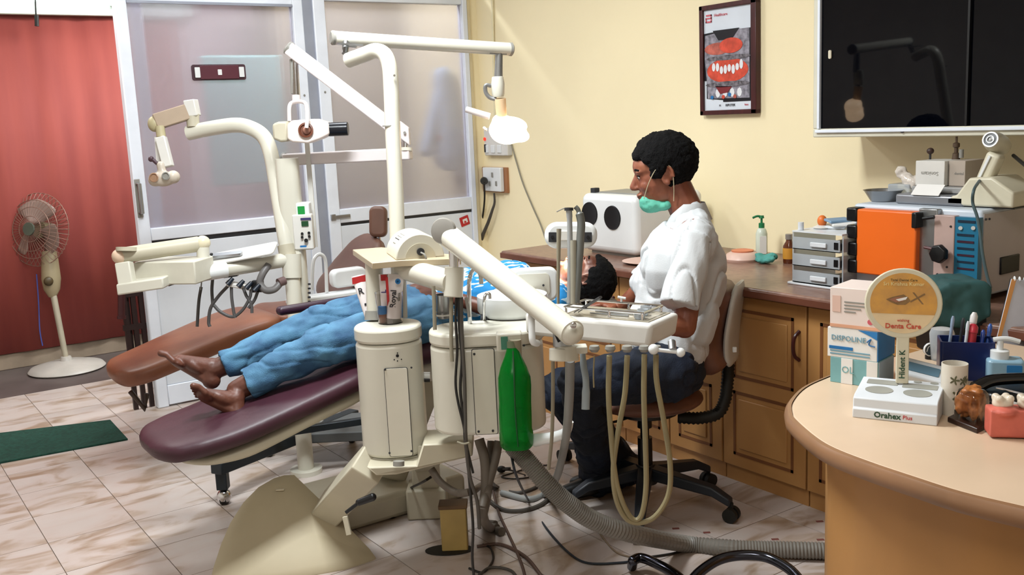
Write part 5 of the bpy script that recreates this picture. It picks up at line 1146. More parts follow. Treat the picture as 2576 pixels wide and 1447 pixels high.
# whip rods above tray and control display
W1 = [(1449, 762), (1455, 680), (1460, 600), (1462, 560), (1455, 530), (1447, 520)]
whip = thing('instrument_whips', 'tall grey instrument holder rods rising behind the tray', 'instrument holder', tpt(LT-0.1, WT, tz1))
dW = 2.82
MB().tube([at(u, v, dW) for u, v in W1], [0.011, 0.012, 0.007], 10, 6).build('rod', mat('rod_grey', '6d6f6b', 0.4), whip)
MB().tube([at(1433, 762, dW), at(1434, 650, dW), at(1433, 560, dW), at(1431, 526, dW)], [0.008, 0.008, 0.009], 10, 6).build('rod', mat('rod_lightgrey', '9ea0a0', 0.35), whip)
MB().tube([at(1431, 526, dW), at(1420, 524, dW), at(1400, 533, dW)], 0.0018, 6, 4).build('curved_tip', GREYP, whip)
MB().cyl(at(1431, 530, dW), at(1431, 523, dW), 0.013, n=12).build('tip_cap', DGREY, whip)
MB().tube([at(1404, 765, dW), at(1405, 650, dW), at(1406, 576, dW)], [0.004, 0.007], 8, 4).build('rod', HOSE, whip)
MB().cyl(at(1442, 765, dW), at(1441, 605, dW), 0.011, n=14).build('mast', mat('mast_beige', 'a6a292', 0.4), whip)
cdp = thing('control_head', 'white rounded control head with two black switches behind the rods', 'control panel', at(1440, 630, 3.05))
cc = at(1436, 592, 3.06)
MB().plate(cc, RT, UP, rrect(132/F*3.06, 66/F*3.06, 0.038, 8), 0.05).build('head', WHITE, cdp, bevel=0.014, seg=3)
MB().plate(cc-UP*0.003-FWD*0.026, RT, UP, rrect(0.075, 0.03, 0.005), 0.008).build('inset_bar', WHITE2, cdp, bevel=0.002)
for u in (1390, 1479):
    p = at(u, 597, 3.03); MB().plate(p, RT, UP, rrect(0.024, 0.03, 0.002), 0.006).build('black_switch', DGREY, cdp); MB().cyl(p-FWD*0.003, p-FWD*0.008, 0.005, n=10).build('switch_knob', BLACK, cdp)
MB().cyl(at(1442, 630, 3.06), at(1442, 760, 3.06), 0.012, n=12).build('head_post', WHITE2, cdp)
# dangling cables from the swivel collar down to the floor
dC_ = dK
cab = [[(1153, 748), (1155, 820), (1162, 900), (1158, 980), (1167, 1060), (1170, 1110), (1178, 1180), (1185, 1260), (1190, 1330), (1188, 1400), (1192, 1450)],
       [(1160, 748), (1162, 850), (1168, 950), (1170, 1040), (1172, 1110), (1182, 1200), (1200, 1260), (1206, 1330)],
       [(1148, 748), (1146, 800), (1150, 880), (1146, 960), (1152, 1010), (1166, 1070), (1176, 1130), (1190, 1190)],
       [(1135, 748), (1135, 800), (1135, 860), (1137, 910)],
       [(1090, 720), (1092, 760), (1093, 800), (1094, 830)],
       [(1172, 748), (1178, 780), (1180, 798)]]
rs = [0.0045, 0.006, 0.004, 0.006, 0.006, 0.005]; cm = [CABLE, HOSED, CABLE, HOSE, HOSE, GREYP]
lb = ['black cable running from the swivel collar down to the floor', 'brown hose running down beside the black cable', 'thin black cable looping away from the brown hose', 'short beige tube end hanging under the swivel collar', 'beige tube end hanging left of the steel cup', 'grey plunger rod hanging right of the cables']
for k, p in enumerate(cab):
    def dd_(v): return dC_+(0.0 if v < 1100 else (v-1100)*0.0004)
    MB().tube([at(u, v, dd_(v)) for u, v in p], rs[k], 8, 6).solo('hanging_cable', cm[k], lb[k], 'cable', 'cables and tubes under the swivel collar')
MB().tube([at(1150, 1112, dC_-0.01), at(1166, 1117, dC_-0.015), at(1180, 1114, dC_-0.01)], 0.003, 6, 3).solo('cable_tie', HOSE, 'beige cable tie around the hanging cable bundle', 'cable tie')
# ================================================================ floor hoses and wires
BH = mat('ribbed_grey_hose', '77736c', 0.5, var=0.06)
bh = [at(1288, 1120, 2.95), at(1330, 1165, 2.93), at(1380, 1222, 2.92), at(1430, 1268, 2.93), at(1500, 1313, 2.97), at(1600, 1345, 3.06), at(1720, 1372, 2.42), at(1850, 1380, 2.36), at(1960, 1383, 2.33), at(2082, 1386, 2.3), at(2180, 1386, 2.28)]
z0s = [None]*len(bh)
for i, p in enumerate(bh):
    if i >= 6: d = fl(*[(1720, 1368), (1850, 1380), (1960, 1383), (2082, 1386), (2180, 1386)][i-6], 0.032); bh[i] = d
MB().tube(bh, 0.0275, 16, 28, ripple=0.07).solo('ribbed_hose', BH, 'thick ribbed grey hose sweeping across the floor to the desk', 'hose', ang=20)
lower = [([(1205, 1105), (1220, 1160), (1222, 1230), (1215, 1300), (1235, 1330)], 0.016, 'thick brown hose dropping under the right housing', 3.15, 3.1),
         ([(1255, 1110), (1245, 1160), (1225, 1230), (1212, 1290), (1222, 1320)], 0.014, 'second thick brown hose dropping behind the green bottle', 3.15, 3.1),
         ([(1235, 1110), (1232, 1200), (1225, 1260), (1218, 1310)], 0.012, 'dark hose between the two thick brown hoses', 3.2, 3.1),
         ([(1085, 1180), (1110, 1215), (1150, 1240), (1190, 1235), (1215, 1220)], 0.012, 'brown hose curving right under the unit foot plate', 3.2, 3.15)]
for p, r, l, d0, d1 in lower:
    n_ = len(p); MB().tube([at(u, v, d0+(d1-d0)*i/(n_-1)) for i, (u, v) in enumerate(p)][:-1]+[fl(p[-1][0], p[-1][1], r+0.001), fl(p[-1][0]+28, p[-1][1]+8, r+0.001)], r, 12, 6).solo('drain_hose', mat('brown_hose', '5f564c', 0.55), l, 'hose', 'hoses under the dental unit')
def fwire(pts, r, m, l, z=None):
    z = r+0.001 if z is None else z
    P = [fl(u, v, z) if not isinstance(zz_, (int, float)) else at(u, v, zz_) for (u, v, *q) in pts for zz_ in [q[0] if q else None]]
    return MB().tube(P, r, 8, 7).solo('floor_wire', m, l, 'wire', 'wires lying on the floor around the unit')
fwire([(1285, 1140, 2.95), (1300, 1200, 2.98), (1330, 1260), (1375, 1330), (1430, 1390), (1480, 1417), (1560, 1416), (1600, 1410)], 0.004, mat('navy_wire', '1f2730', 0.5), 'dark navy wire curving from the green bottle to the chrome chair legs')
fwire([(1050, 1262), (1020, 1282), (985, 1303), (970, 1290), (985, 1265), (1020, 1235), (1060, 1215, 3.3), (1085, 1200, 3.25)], 0.0045, CABLE, 'black looped wire left of the yellowed boxes')
fwire([(1215, 1245), (1260, 1280), (1310, 1285), (1360, 1270), (1395, 1240)], 0.008, HOSED, 'brown hose arc on the floor under the ribbed hose')
fwire([(1225, 1200, 3.15), (1250, 1225), (1300, 1240), (1350, 1225), (1380, 1200)], 0.007, HOSED, 'upper brown hose arc behind the green bottle')
fwire([(1240, 1235), (1255, 1290), (1280, 1345), (1305, 1400), (1320, 1447), (1325, 1500)], 0.005, mat('brown_wire', '584238', 0.5), 'brown wire running down to the bottom edge under the green bottle')
fwire([(1420, 1260), (1470, 1290), (1500, 1330), (1545, 1385), (1590, 1402), (1640, 1410)], 0.003, mat('tan_wire', '8a7660', 0.5), 'thin tan wire crossing under the ribbed hose')
fwire([(1200, 1375), (1260, 1370), (1320, 1400), (1360, 1447), (1380, 1480)], 0.006, mat('brown_wire', '584238', 0.5), 'brown hose curve at the bottom edge right of the junction box')
fwire([(1180, 1430), (1215, 1440), (1240, 1410), (1235, 1380), (1215, 1370)], 0.004, CABLE, 'small black wire loop at the bottom edge')
fwire([(1205, 1447), (1235, 1428), (1285, 1436), (1310, 1470)], 0.005, HOSED, 'grey wire arch at the bottom edge beside the small black loop')
fwire([(1610, 1405), (1680, 1395), (1760, 1380), (1880, 1382), (2070, 1402), (2160, 1405)], 0.004, CABLE, 'black wire following the lower side of the ribbed hose')
fwire([(1265, 1180, 3.1), (1290, 1185, 3.15), (1320, 1195), (1345, 1198), (1300, 1205), (1262, 1200), (1290, 1190), (1340, 1175), (1380, 1170)], 0.003, CABLE, 'thin black coiled wire between bottle and stool base')
t = thing('power_plug', 'black plug lying on the floor behind the green bottle', 'plug', fl(1262, 1195, 0))
MB().ell(fl(1262, 1190, 0)+Z_*0.016, (0.02, 0.016, 0.015), X=R_).build('body', RUBBER, t); MB().cyl(fl(1262, 1190, 0)+Z_*0.016, fl(1262, 1190, 0)+Z_*0.016+R_*0.04, 0.008, n=10).build('neck', RUBBER, t)
# ================================================================ OPERATING LAMP
dP_ = 3.42
ol_ = thing('operating_lamp', 'lit operating lamp on a white curved pole above the patient', 'lamp', at(1003, 700, dP_))
pole = [at(1006, 800, dP_), at(1000, 600, dP_), at(994, 450, dP_), at(988, 330, dP_), at(984, 230, dP_), at(980, 170, dP_), at(968, 138, dP_+0.01), at(945, 128, dP_+0.03), at(915, 138, dP_+0.06), at(876, 152, dP_+0.1)]
MB().tube(pole, 0.0265, 24, 8).build('pole', CREAM, ol_)
MB().lathe([(0.0272, 0), (0.0272, 0.004)], at(982, 318, dP_), (0, 0, 1), 24).build('pole_joint', GREYP, ol_)
MB().cyl(at(992, 190, dP_-0.03), at(992, 190, dP_-0.035), 0.004, n=10).build('set_screw', CHROME, ol_)
a0_, a1_ = at(838, 95, dP_+0.12), at(1284, 124, 3.82)
MB().cyl(a0_, a1_, 0.0245, n=28).build('cross_arm', CREAM, ol_)
for p, s_ in ((a0_, -1), (a1_, 1)):
    d = (a1_-a0_).normalized()*s_; MB().lathe([(0.0255, -0.006), (0.026, 0.004), (0.02, 0.009)], p, d, 24).build('arm_cap', GREYP, ol_)
MB().cyl(at(868, 135, dP_+0.11), at(870, 105, dP_+0.12), 0.012, n=16).cyl(at(862, 113, dP_+0.12), at(897, 116, dP_+0.12), 0.006, n=8).build('pivot', STEEL, ol_)
MB().box(at(880, 112, dP_+0.09), (0.09, 0.03, 0.006), X=(a1_-a0_)).build('pivot_plate', STEEL, ol_)
MB().cyl(at(1256, 130, 3.8), at(1254, 200, 3.82), 0.014, 0.017, 18).build('drop_tube', STEEL, ol_)
MB().lathe([(0.02, 0), (0.024, 0.01), (0.026, 0.05), (0.022, 0.075), (0.018, 0.077)], at(1254, 244, 3.82), Z_, 20).build('drop_collar', CREAM, ol_)
MB().box(at(1250, 135, 3.8), (0.07, 0.03, 0.006), X=(a1_-a0_)).build('drop_plate', STEEL, ol_)
MB().tube([at(1248, 250, 3.82), at(1232, 245, 3.82), at(1222, 232, 3.82), at(1222, 215, 3.82), at(1236, 216, 3.82)], 0.008, 8, 4).build('neck_bracket', STEEL, ol_)
MB().cyl(at(1258, 248, 3.82), at(1262, 292, 3.84), 0.022, 0.02, 18).build('neck', mat('warm_neck', 'e8c8a0', 0.5), ol_)
hc = at(1280, 322, 3.85)
LIT = mat('lit_reflector', 'ffe9d0', 0.4, emis='ffd9b0', estr=9.0)
LCR = mat('lamp_cream', 'f0e4d0', 0.3)
fx = (R_*0.75-Z_*0.62-A_*0.1).normalized()
m = MB(); up_ = (UP*0.9+RT*0.25).normalized()
for (u, v, r1, r2) in ((1272, 330, 44, 34), (1292, 312, 36, 18), (1296, 338, 38, 20), (1268, 345, 34, 18), (1262, 308, 26, 22)):
    m.ell(at(u, v, 3.86), (r1/F*3.85, r2/F*3.85, 0.045), X=RT*0.95-UP*0.2, Y=UP)
organic(m, 'shade', LIT, ol_, 0.007, 3)
MB().cyl(at(1172, 275, 3.84), at(1232, 293, 3.84), 0.012, 0.013, 16).build('lamp_handle', mat('handle_warm', 'e5dcd8', 0.3), ol_)
MB().cap(at(1218, 322, 3.82), at(1222, 326, 3.82), 0.006).build('toggle_knob', mat('warm_white', 'ffeedd', 0.3), ol_)
sl = bpy.data.lights.new('lamp_beam', 'SPOT'); sl.energy = 230; sl.spot_size = math.radians(24); sl.spot_blend = 0.5; sl.color = (1, 0.88, 0.7); sl.shadow_soft_size = 0.04
tgt = at(1410, 680, 4.0)
so = bpy.data.objects.new('lamp_beam', sl); COL.objects.link(so); src = hc+(tgt-hc).normalized()*0.13; so.location = src; so.rotation_euler = (tgt-src).to_track_quat('-Z', 'Y').to_euler()
# ================================================================ MAROON PATIENT CHAIR
ch = thing('dental_chair', 'maroon reclined dental chair carrying the lying patient', 'dental chair', (1.75, 3.35, 0))
def pad(st, name, m, par, wd, th, rnd=0.03, n=18):
    """upholstered pad swept along centre stations (x,y,z,halfwidth,thickness)"""
    P = spline([V(s_[:3]) for s_ in st], 5); k = len(P); mb = MB(); vs = []
    for i, p in enumerate(P):
        f_ = i/(k-1)*(len(st)-1); a = min(int(f_), len(st)-2); g_ = f_-a
        hw = st[a][3]*(1-g_)+st[a+1][3]*g_; tk = st[a][4]*(1-g_)+st[a+1][4]*g_
        t = (P[min(i+1, k-1)]-P[max(i-1, 0)]).normalized(); s_ = V((0, 1, 0)) if abs(t.y) < .9 else V((1, 0, 0)); s_ = (s_-t*t.dot(s_)).normalized(); nn = t.cross(s_)
        if nn.z < 0: nn = -nn
        if i in (0, k-1): hw *= 0.55; tk *= 0.5
        elif i in (1, k-2): hw *= 0.86; tk *= 0.85
        vs += [p+s_*hw*a_+nn*tk*b_ for a_, b_ in [(math.copysign(abs(math.cos(q))**0.45, math.cos(q)), 0.5*math.copysign(abs(math.sin(q))**0.6, math.sin(q))) for q in [2*math.pi*j/n for j in range(n)]]]
    mb.add(vs, [[i*n+j, i*n+(j+1) % n, (i+1)*n+(j+1) % n, (i+1)*n+j] for i in range(k-1) for j in range(n)]+[list(range(n))[::-1], list(range((k-1)*n, k*n))])
    o = mb.build(name, m, par, ang=60)
    sd = o.modifiers.new('sub', 'SUBSURF'); sd.levels = 1; sd.render_levels = 1
    return o
pad([(0.775, 3.30, 0.47, 0.16, 0.07), (0.90, 3.30, 0.487, 0.215, 0.078), (1.05, 3.30, 0.51, 0.235, 0.082), (1.3, 3.31, 0.565, 0.24, 0.085), (1.58, 3.33, 0.63, 0.25, 0.09)], 'legrest', MAROON, ch, 0, 0)
pad([(1.52, 3.33, 0.625, 0.25, 0.1), (1.75, 3.34, 0.655, 0.26, 0.11), (2.0, 3.33, 0.655, 0.26, 0.11)], 'seat', MAROON, ch, 0, 0)
pad([(1.96, 3.32, 0.665, 0.26, 0.1), (2.15, 3.27, 0.675, 0.26, 0.1), (2.36, 3.2, 0.69, 0.22, 0.09)], 'backrest', MAROON, ch, 0, 0)
pad([(2.38, 3.12, 0.70, 0.12, 0.05), (2.48, 3.1, 0.715, 0.125, 0.05), (2.62, 3.06, 0.735, 0.11, 0.05)], 'headrest', mat('grey_brown_vinyl', '6d5a4e', 0.45, var=0.1), ch, 0, 0)
pad([(0.86, 3.30, 0.425, 0.15, 0.03), (1.05, 3.30, 0.44, 0.2, 0.06), (1.3, 3.31, 0.50, 0.2, 0.06), (1.58, 3.33, 0.56, 0.2, 0.06)], 'underside_shell', CREAM2, ch, 0, 0)
MB().box((1.85, 3.36, 0.56), (0.6, 0.36, 0.08)).build('seat_shell', CREAM, ch, bevel=0.02)
MB().beam((1.9, 3.38, 0.54), (1.7, 3.42, 0.12), 0.16, 0.12, side=(0, 1, 0)).build('lift_arm', CREAM2, ch, bevel=0.01)
MB().box((1.62, 3.42, 0.05), (0.7, 0.36, 0.1)).build('base_plate', CREAM2, ch, bevel=0.02)
MB().bb((1.4, 3.62, 0.775), (2.0, 3.665, 0.81)).build('armrest', mat('dark_maroon_vinyl', '33182a', 0.35), ch, bevel=0.015, seg=3)
MB().cyl((1.75, 3.64, 0.6), (1.78, 3.645, 0.78), 0.014, n=12).build('armrest_post', CHROME, ch)
# ================================================================ PEOPLE
def head(mb, C, f, u, sc=1.0, neck=None, nr=0.055):
    f = V(f).normalized(); s = V(u).cross(f).normalized(); u = f.cross(s).normalized(); C = V(C)
    def q(a, b, c): return C+(f*a+u*b+s*c)*sc
    def e(a, b, c, r): mb.ell(q(a, b, c), tuple(x*sc for x in r), X=f, Y=s, n=18)
    e(-0.012, 0.032, 0, (0.097, 0.076, 0.088)); e(0.028, -0.02, 0, (0.066, 0.062, 0.085)); e(0.02, -0.06, 0, (0.065, 0.054, 0.05))
    e(0.066, -0.095, 0, (0.022, 0.024, 0.018)); e(0.058, -0.07, 0, (0.03, 0.036, 0.028))
    e(0.05, 0.03, 0, (0.047, 0.058, 0.05))
    mb.cap(q(0.083, 0.012, 0), q(0.108, -0.028, 0), 0.0095*sc, 0.0125*sc); e(0.1, -0.033, 0, (0.014, 0.016, 0.009))
    for k in (-1, 1):
        e(0.074, 0.02, 0.03*k, (0.016, 0.022, 0.009)); e(0.062, -0.03, 0.035*k, (0.022, 0.02, 0.022))
        e(0.074, 0.002, 0.03*k, (0.012, 0.013, 0.009))
        # ear: outer rim, lobe and hollow left open
        pts = [q(0.002+0.019*math.cos(t)-0.012, -0.008+0.031*math.sin(t), (0.079-0.004*math.cos(t))*k) for t in [math.radians(a) for a in range(-70, 230, 30)]]
        mb.tube(pts, 0.0055*sc, 8, 2); e(-0.006, -0.032, 0.077*k, (0.009, 0.006, 0.01)); e(-0.012, -0.006, 0.072*k, (0.016, 0.006, 0.024)); e(0.0, -0.012, 0.076*k, (0.006, 0.005, 0.008))
    e(0.093, -0.058, 0, (0.011, 0.022, 0.006)); e(0.09, -0.069, 0, (0.011, 0.019, 0.0065))
    if neck is not None:
        mb.cap(q(-0.028, -0.05, 0), neck, nr*sc, nr*1.05*sc); 
    return q, f, u, s
def hair(q, f, u, s, C, sc, par, cond, seed=1, n=950, r=0.0135, name='hair', wob=0.003):
    rnd = random.Random(seed); m = MB()
    for i in range(n):
        ph = math.acos(1-2*(i+0.5)/n); th = math.pi*(1+5**0.5)*i
        a, b, c = 0.1*math.cos(th)*math.sin(ph)-0.012, 0.09*math.cos(ph)+0.032, 0.08*math.sin(th)*math.sin(ph)
        if cond(a, b, c): m.ell(q(a+rnd.uniform(-wob, wob), b+rnd.uniform(-wob, wob), c+rnd.uniform(-wob, wob)*0.6), r*sc*rnd.uniform(0.85, 1.15), n=8)
    m.ell(q(-0.014, 0.04, 0), (0.094*sc, 0.074*sc, 0.082*sc), X=f, Y=s)
    return organic(m, name, HAIR, par, 0.0055, 1, 0.0025, 140)
def face_bits(q, f, u, s, sc, par, closed=False):
    for k in (-1, 1):
        if not closed:
            e = MB().ell(q(0.077, 0.003, 0.031*k), 0.0095*sc, n=14).build('eye', mat('eye_white', 'cfc6bc', 0.2), par)
            MB().ell(q(0.0845, 0.001, 0.031*k), (0.0035*sc, 0.0045*sc, 0.0045*sc), X=f, Y=s, n=10).build('iris', mat('iris', '1a0f0a', 0.15), e)
        m = MB(); m.tube([q(0.088, 0.024, 0.014*k), q(0.088, 0.029, 0.03*k), q(0.077, 0.024, 0.047*k)], 0.0042*sc, 8, 4)
        m.build('eyebrow', HAIR, par)
        MB().tube([q(0.0855, 0.006, 0.02*k), q(0.087, 0.0085, 0.031*k), q(0.079, 0.005, 0.042*k)], 0.002*sc, 6, 3).build('eyelashes', HAIR, par)
    MB().ell(q(0.0985, -0.0635, 0), (0.0045*sc, 0.018*sc, 0.0045*sc), X=f, Y=s, n=12).build('lips', LIP, par)
def hand(mb, wrist, d, up, side, curl=0.5, sc=1.0):
    """palm, four unequal fingers with knuckle bends, thumb from the palm's side; d finger direction, up back of hand, side thumb side"""
    d = V(d).normalized(); up = V(up); up = (up-d*d.dot(up)).normalized(); t = V(side); t = (t-d*d.dot(t)-up*up.dot(t)).normalized(); w_ = V(wrist)
    mb.ell(w_+d*0.045*sc, (0.052*sc, 0.04*sc, 0.015*sc), X=d, Y=t, n=14); mb.cap(w_-d*0.02*sc, w_+d*0.03*sc, 0.024*sc, 0.02*sc)
    for i, (o, L_) in enumerate(((0.03, 0.068), (0.01, 0.078), (-0.011, 0.072), (-0.031, 0.056))):
        p = w_+d*(0.082-abs(i-1.2)*0.004)*sc+t*o*sc; dd = d.copy()
        for j, fr_ in enumerate((0.45, 0.3, 0.25)):
            an = curl*(0.5, 0.75, 0.6)[j]; dd = (dd*math.cos(an)-up*math.sin(an)*1.0).normalized(); n2 = p+dd*L_*fr_*sc
            mb.cap(p, n2, (0.0092, 0.0085, 0.0078)[j]*sc, (0.0085, 0.0078, 0.007)[j]*sc, 10); p = n2
            up2 = up
    p = w_+d*0.025*sc+t*0.028*sc; n1 = p+(d*0.6+t*0.75-up*0.25).normalized()*0.034*sc; n2 = n1+(d*0.9+t*0.2-up*0.35).normalized()*0.03*sc
    mb.cap(p, n1, 0.0135*sc, 0.0105*sc, 10); mb.cap(n1, n2, 0.0105*sc, 0.0085*sc, 10)
def foot(mb, ankle, toe, sole, inner, sc=1.0):
    """toe: heel->toe direction, sole: direction out of the sole, inner: big toe side"""
    toe = V(toe).normalized(); sole = V(sole); sole = (sole-toe*toe.dot(sole)).normalized(); t = V(inner); t = (t-toe*toe.dot(t)-sole*sole.dot(t)).normalized(); a = V(ankle)
    heel = a+sole*0.045*sc-toe*0.028*sc
    mb.ell(heel, (0.036*sc, 0.031*sc, 0.034*sc), X=toe, Y=t); mb.cap(a, heel, 0.034*sc, 0.03*sc)
    ball = a+sole*0.052*sc+toe*0.115*sc
    mb.cap(a+sole*0.005*sc, ball-sole*0.014*sc, 0.036*sc, 0.022*sc); mb.ell(ball, (0.035*sc, 0.046*sc, 0.017*sc), X=toe, Y=t); mb.cap(heel, ball-t*0.02*sc, 0.026*sc, 0.018*sc); mb.ell(a+sole*0.03*sc+toe*0.05*sc, (0.06*sc, 0.034*sc, 0.026*sc), X=toe, Y=t)
    for i, (o, L_, r) in enumerate(((0.037, 0.05, 0.0135), (0.013, 0.046, 0.0085), (-0.0075, 0.041, 0.008), (-0.027, 0.035, 0.0078), (-0.045, 0.03, 0.0078))):
        p = ball+t*o*sc+toe*(0.012-abs(i-0.6)*0.006)*sc; q_ = p+toe*L_*0.7*sc-sole*0.008*sc; e = q_+toe*L_*0.45*sc+sole*0.007*sc
        mb.cap(p, q_, r*0.95*sc, r*0.9*sc, 10); mb.cap(q_, e, r*0.95*sc, r*sc, 10)
# ---------------- patient
pt = thing('person', 'barefoot person in blue jeans and checked shirt lying on the maroon chair', 'person', (1.9, 3.25, 0.7))
DN = mat('light_blue_jeans', '50809f', 0.75, var=0.2, scale=9, bump=0.25, bscale=300, col2='2c5274')
m = MB()
hC = at(1472, 700, 3.99)
hf_ = (UP*0.93+RT*-0.12+A_*0.05); hu = (RT*0.98+UP*0.12-A_*0.05)     # face up, crown to the right
q, f, u, s = head(m, hC, hf_, hu, 0.93, neck=hC-RT*0.13-UP*0.055+A_*0.03)
pel = V((1.80, 3.26, 0.79)); chest = V((2.2, 3.2, 0.80)); neckb = hC-RT*0.14-UP*0.06+A_*0.03
m.cap(pel, chest, 0.1, 0.11); m.cap(chest, neckb, 0.1, 0.055)
m.cap(V((2.28, 3.05, 0.79)), V((2.28, 3.36, 0.79)), 0.05)
ankN = at(596, 982, 3.45); ankF = at(535, 932, 3.62)
kneeN = at(790, 880, 3.50); kneeF = at(800, 815, 3.74)
hipN = V((1.78, 3.16, 0.77)); hipF = V((1.78, 3.38, 0.78))
for a, k_, h_ in ((ankN, kneeN, hipN), (ankF, kneeF, hipF)): m.cap(a, k_, 0.036, 0.052); m.cap(k_, h_, 0.058, 0.08)
LTd = (-RT)
foot(m, at(594, 1005, 3.42), UP*0.5-RT*0.78-FWD*0.3, -RT*0.5-UP*0.55-FWD*0.6, UP*0.9+RT*0.3, 0.84)
foot(m, at(532, 922, 3.62), UP*0.5-RT*0.87, -RT*0.5-UP*0.85-FWD*0.2, -FWD*1.0, 0.95)
m.cap(ankN, at(594, 1005, 3.42), 0.034, 0.03); m.cap(ankF, at(532, 922, 3.62), 0.034, 0.032)
# arms folded on the belly
shF, shN = V((2.27, 3.38, 0.8)), V((2.27, 3.04, 0.8))
elN, elF = V((2.02, 2.99, 0.78)), V((2.02, 3.46, 0.80))
wrN, wrF = at(1150, 752, 3.72), at(1130, 742, 3.80)
for a, b, c in ((shF, elF, wrF), (shN, elN, wrN)): m.cap(a, b, 0.042, 0.036); m.cap(b, c, 0.035, 0.025)
hand(m, wrN, at(1040, 735, 3.72)-wrN, Z_*0.8-A_*0.5, A_*0.4+Z_*0.3, 0.75, 0.95)
hand(m, wrF, at(1050, 725, 3.78)-wrF, Z_*0.9-A_*0.1, -A_*0.5+Z_*0.4, 0.6, 0.95)
organic(m, 'body', SKIND, pt, 0.0038, 1)
face_bits(q, f, u, s, 0.93, pt, closed=True)
hair(q, f, u, s, hC, 0.93, pt, lambda a, b, c: (b > 0.062 or (a < 0.03 and b > 0.02) or (a < -0.022 and b > -0.045)), 5)
m = MB()
for a, k_, h_ in ((ankN+(kneeN-ankN)*0.14, kneeN, hipN), (ankF+(kneeF-ankF)*0.1, kneeF, hipF)):
    m.cyl(a, a+(k_-a)*0.25, 0.056, 0.06, 18); m.cap(a+(k_-a)*0.18, k_, 0.058, 0.071); m.cap(k_, h_, 0.073, 0.098)
m.cap(V((1.74, 3.27, 0.77)), V((1.92, 3.25, 0.785)), 0.118, 0.11)
organic(m, 'jeans', DN, pt, 0.006, 3, 0.008, 8.5, stretch=(1.0, 1.2, 1.7), ridge=0.7)
CK = bpy.data.materials.new('blue_checked_cloth'); CK.use_nodes = True; n = CK.node_tree.nodes; L = CK.node_tree.links; b = n['Principled BSDF']
tc = n.new('ShaderNodeTexCoord'); wv = n.new('ShaderNodeTexWave'); wv.inputs['Scale'].default_value = 7; wv.inputs['Distortion'].default_value = 3.5; wv.inputs['Detail'].default_value = 1; wv.bands_direction = 'DIAGONAL'
L.new(tc.outputs['Object'], wv.inputs[0]); rp = n.new('ShaderNodeValToRGB'); rp.color_ramp.interpolation = 'CONSTANT'; rp.color_ramp.elements[0].color = lin('1f86c8'); rp.color_ramp.elements[1].position = 0.52; rp.color_ramp.elements[1].color = lin('c4dde8')
nz = n.new('ShaderNodeTexNoise'); nz.inputs['Scale'].default_value = 42; nz.inputs['Detail'].default_value = 1; mpp = n.new('ShaderNodeMapping'); mpp.inputs['Rotation'].default_value = (0.4, 0.3, 0.7); mpp.inputs['Scale'].default_value = (0.4, 1.3, 1.3); L.new(tc.outputs['Object'], mpp.inputs[0]); L.new(mpp.outputs[0], nz.inputs[0])
L.new(nz.outputs['Fac'], rp.inputs[0]); L.new(rp.outputs[0], b.inputs['Base Color']); b.inputs['Roughness'].default_value = 0.8
m = MB(); m.cap(V((1.93, 3.25, 0.79)), chest, 0.13, 0.14); m.cap(chest, neckb-RT*0.02, 0.13, 0.07); m.cap(V((2.28, 3.03, 0.79)), V((2.28, 3.38, 0.79)), 0.075)
m.cap(shN, shN+(elN-shN)*0.6, 0.065, 0.06); m.cap(shF, shF+(elF-shF)*0.6, 0.065, 0.06)
organic(m, 'checked_shirt', CK, pt, 0.007, 3, 0.006, 18)
# ---------------- dentist
dt = thing('person', 'seated dentist in a white shirt with a green mask pulled under the chin', 'person', fl(1625, 1285, 0))
m = MB(); HC = at(1668, 432, 3.57)
HFd = (-R_*1.0+A_*0.12-Z_*0.2); HUd = (Z_*1.0-R_*0.12)
nk = at(1735, 548, 3.58)
q, f, u, s = head(m, HC, HFd, HUd, 1.07, neck=nk, nr=0.054)
TF = (-R_*0.93+A_*0.36)
shn, shf = at(1752, 590, 3.42), at(1712, 580, 3.74)
chestc = at(1712, 660, 3.60)
hipc = at(1672, 905, 3.68)
m.cap(shn, shf, 0.055); m.cap(nk, (shn+shf)/2, 0.06, 0.07); m.ell(chestc, (0.11, 0.17, 0.16), X=TF, Y=A_); m.cap(chestc, hipc, 0.12, 0.12)
eln = at(1722, 822, 3.36); wrn = at(1600, 812, 3.28)
m.cap(shn, eln, 0.047, 0.04); m.cap(eln, wrn, 0.038, 0.026)
elf_ = at(1612, 730, 3.82); wrf = at(1560, 772, 3.9)
m.cap(shf, elf_, 0.046, 0.04); m.cap(elf_, wrf, 0.037, 0.026)
hand(m, wrn, -R_*0.9+A_*0.5-Z_*0.05, Z_+R_*0.1, A_*0.9-R_*0.2, 0.55, 1.0)
hand(m, wrf, -R_*0.8+Z_*0.15+A_*0.1, Z_, -A_, 0.7, 1.0)
kn, kf = at(1460, 968, 3.45), at(1410, 985, 3.75)
an, af = fl(1502, 1185, 0.1), fl(1560, 1165, 0.1)
hn_, hf2 = at(1680, 935, 3.55), at(1660, 925, 3.82)
for a, b, c in ((hn_, kn, an), (hf2, kf, af)): m.cap(a, b, 0.085, 0.055); m.cap(b, c, 0.055, 0.038)
organic(m, 'body', SKIN, dt, 0.0042, 1)
face_bits(q, f, u, s, 1.07, dt)
def hl_(a, b, c):
    if a > -0.036 and abs(c) > 0.048 and a <= 0.02: return b > 0.03 or (0.004 < a and b > -0.008)
    if a > 0.05: return b > 0.066
    if a > 0.02: return b > 0.045 or (abs(c) > 0.06 and b > -0.0 and a < 0.035)
    if a > -0.01: return b > 0.03 or (a > 0.012 and b > -0.012)
    return b > -0.045+max(0, (-0.04-a))*0.2
hair(q, f, u, s, HC, 1.07, dt, hl_, 9, 1000, 0.0145)
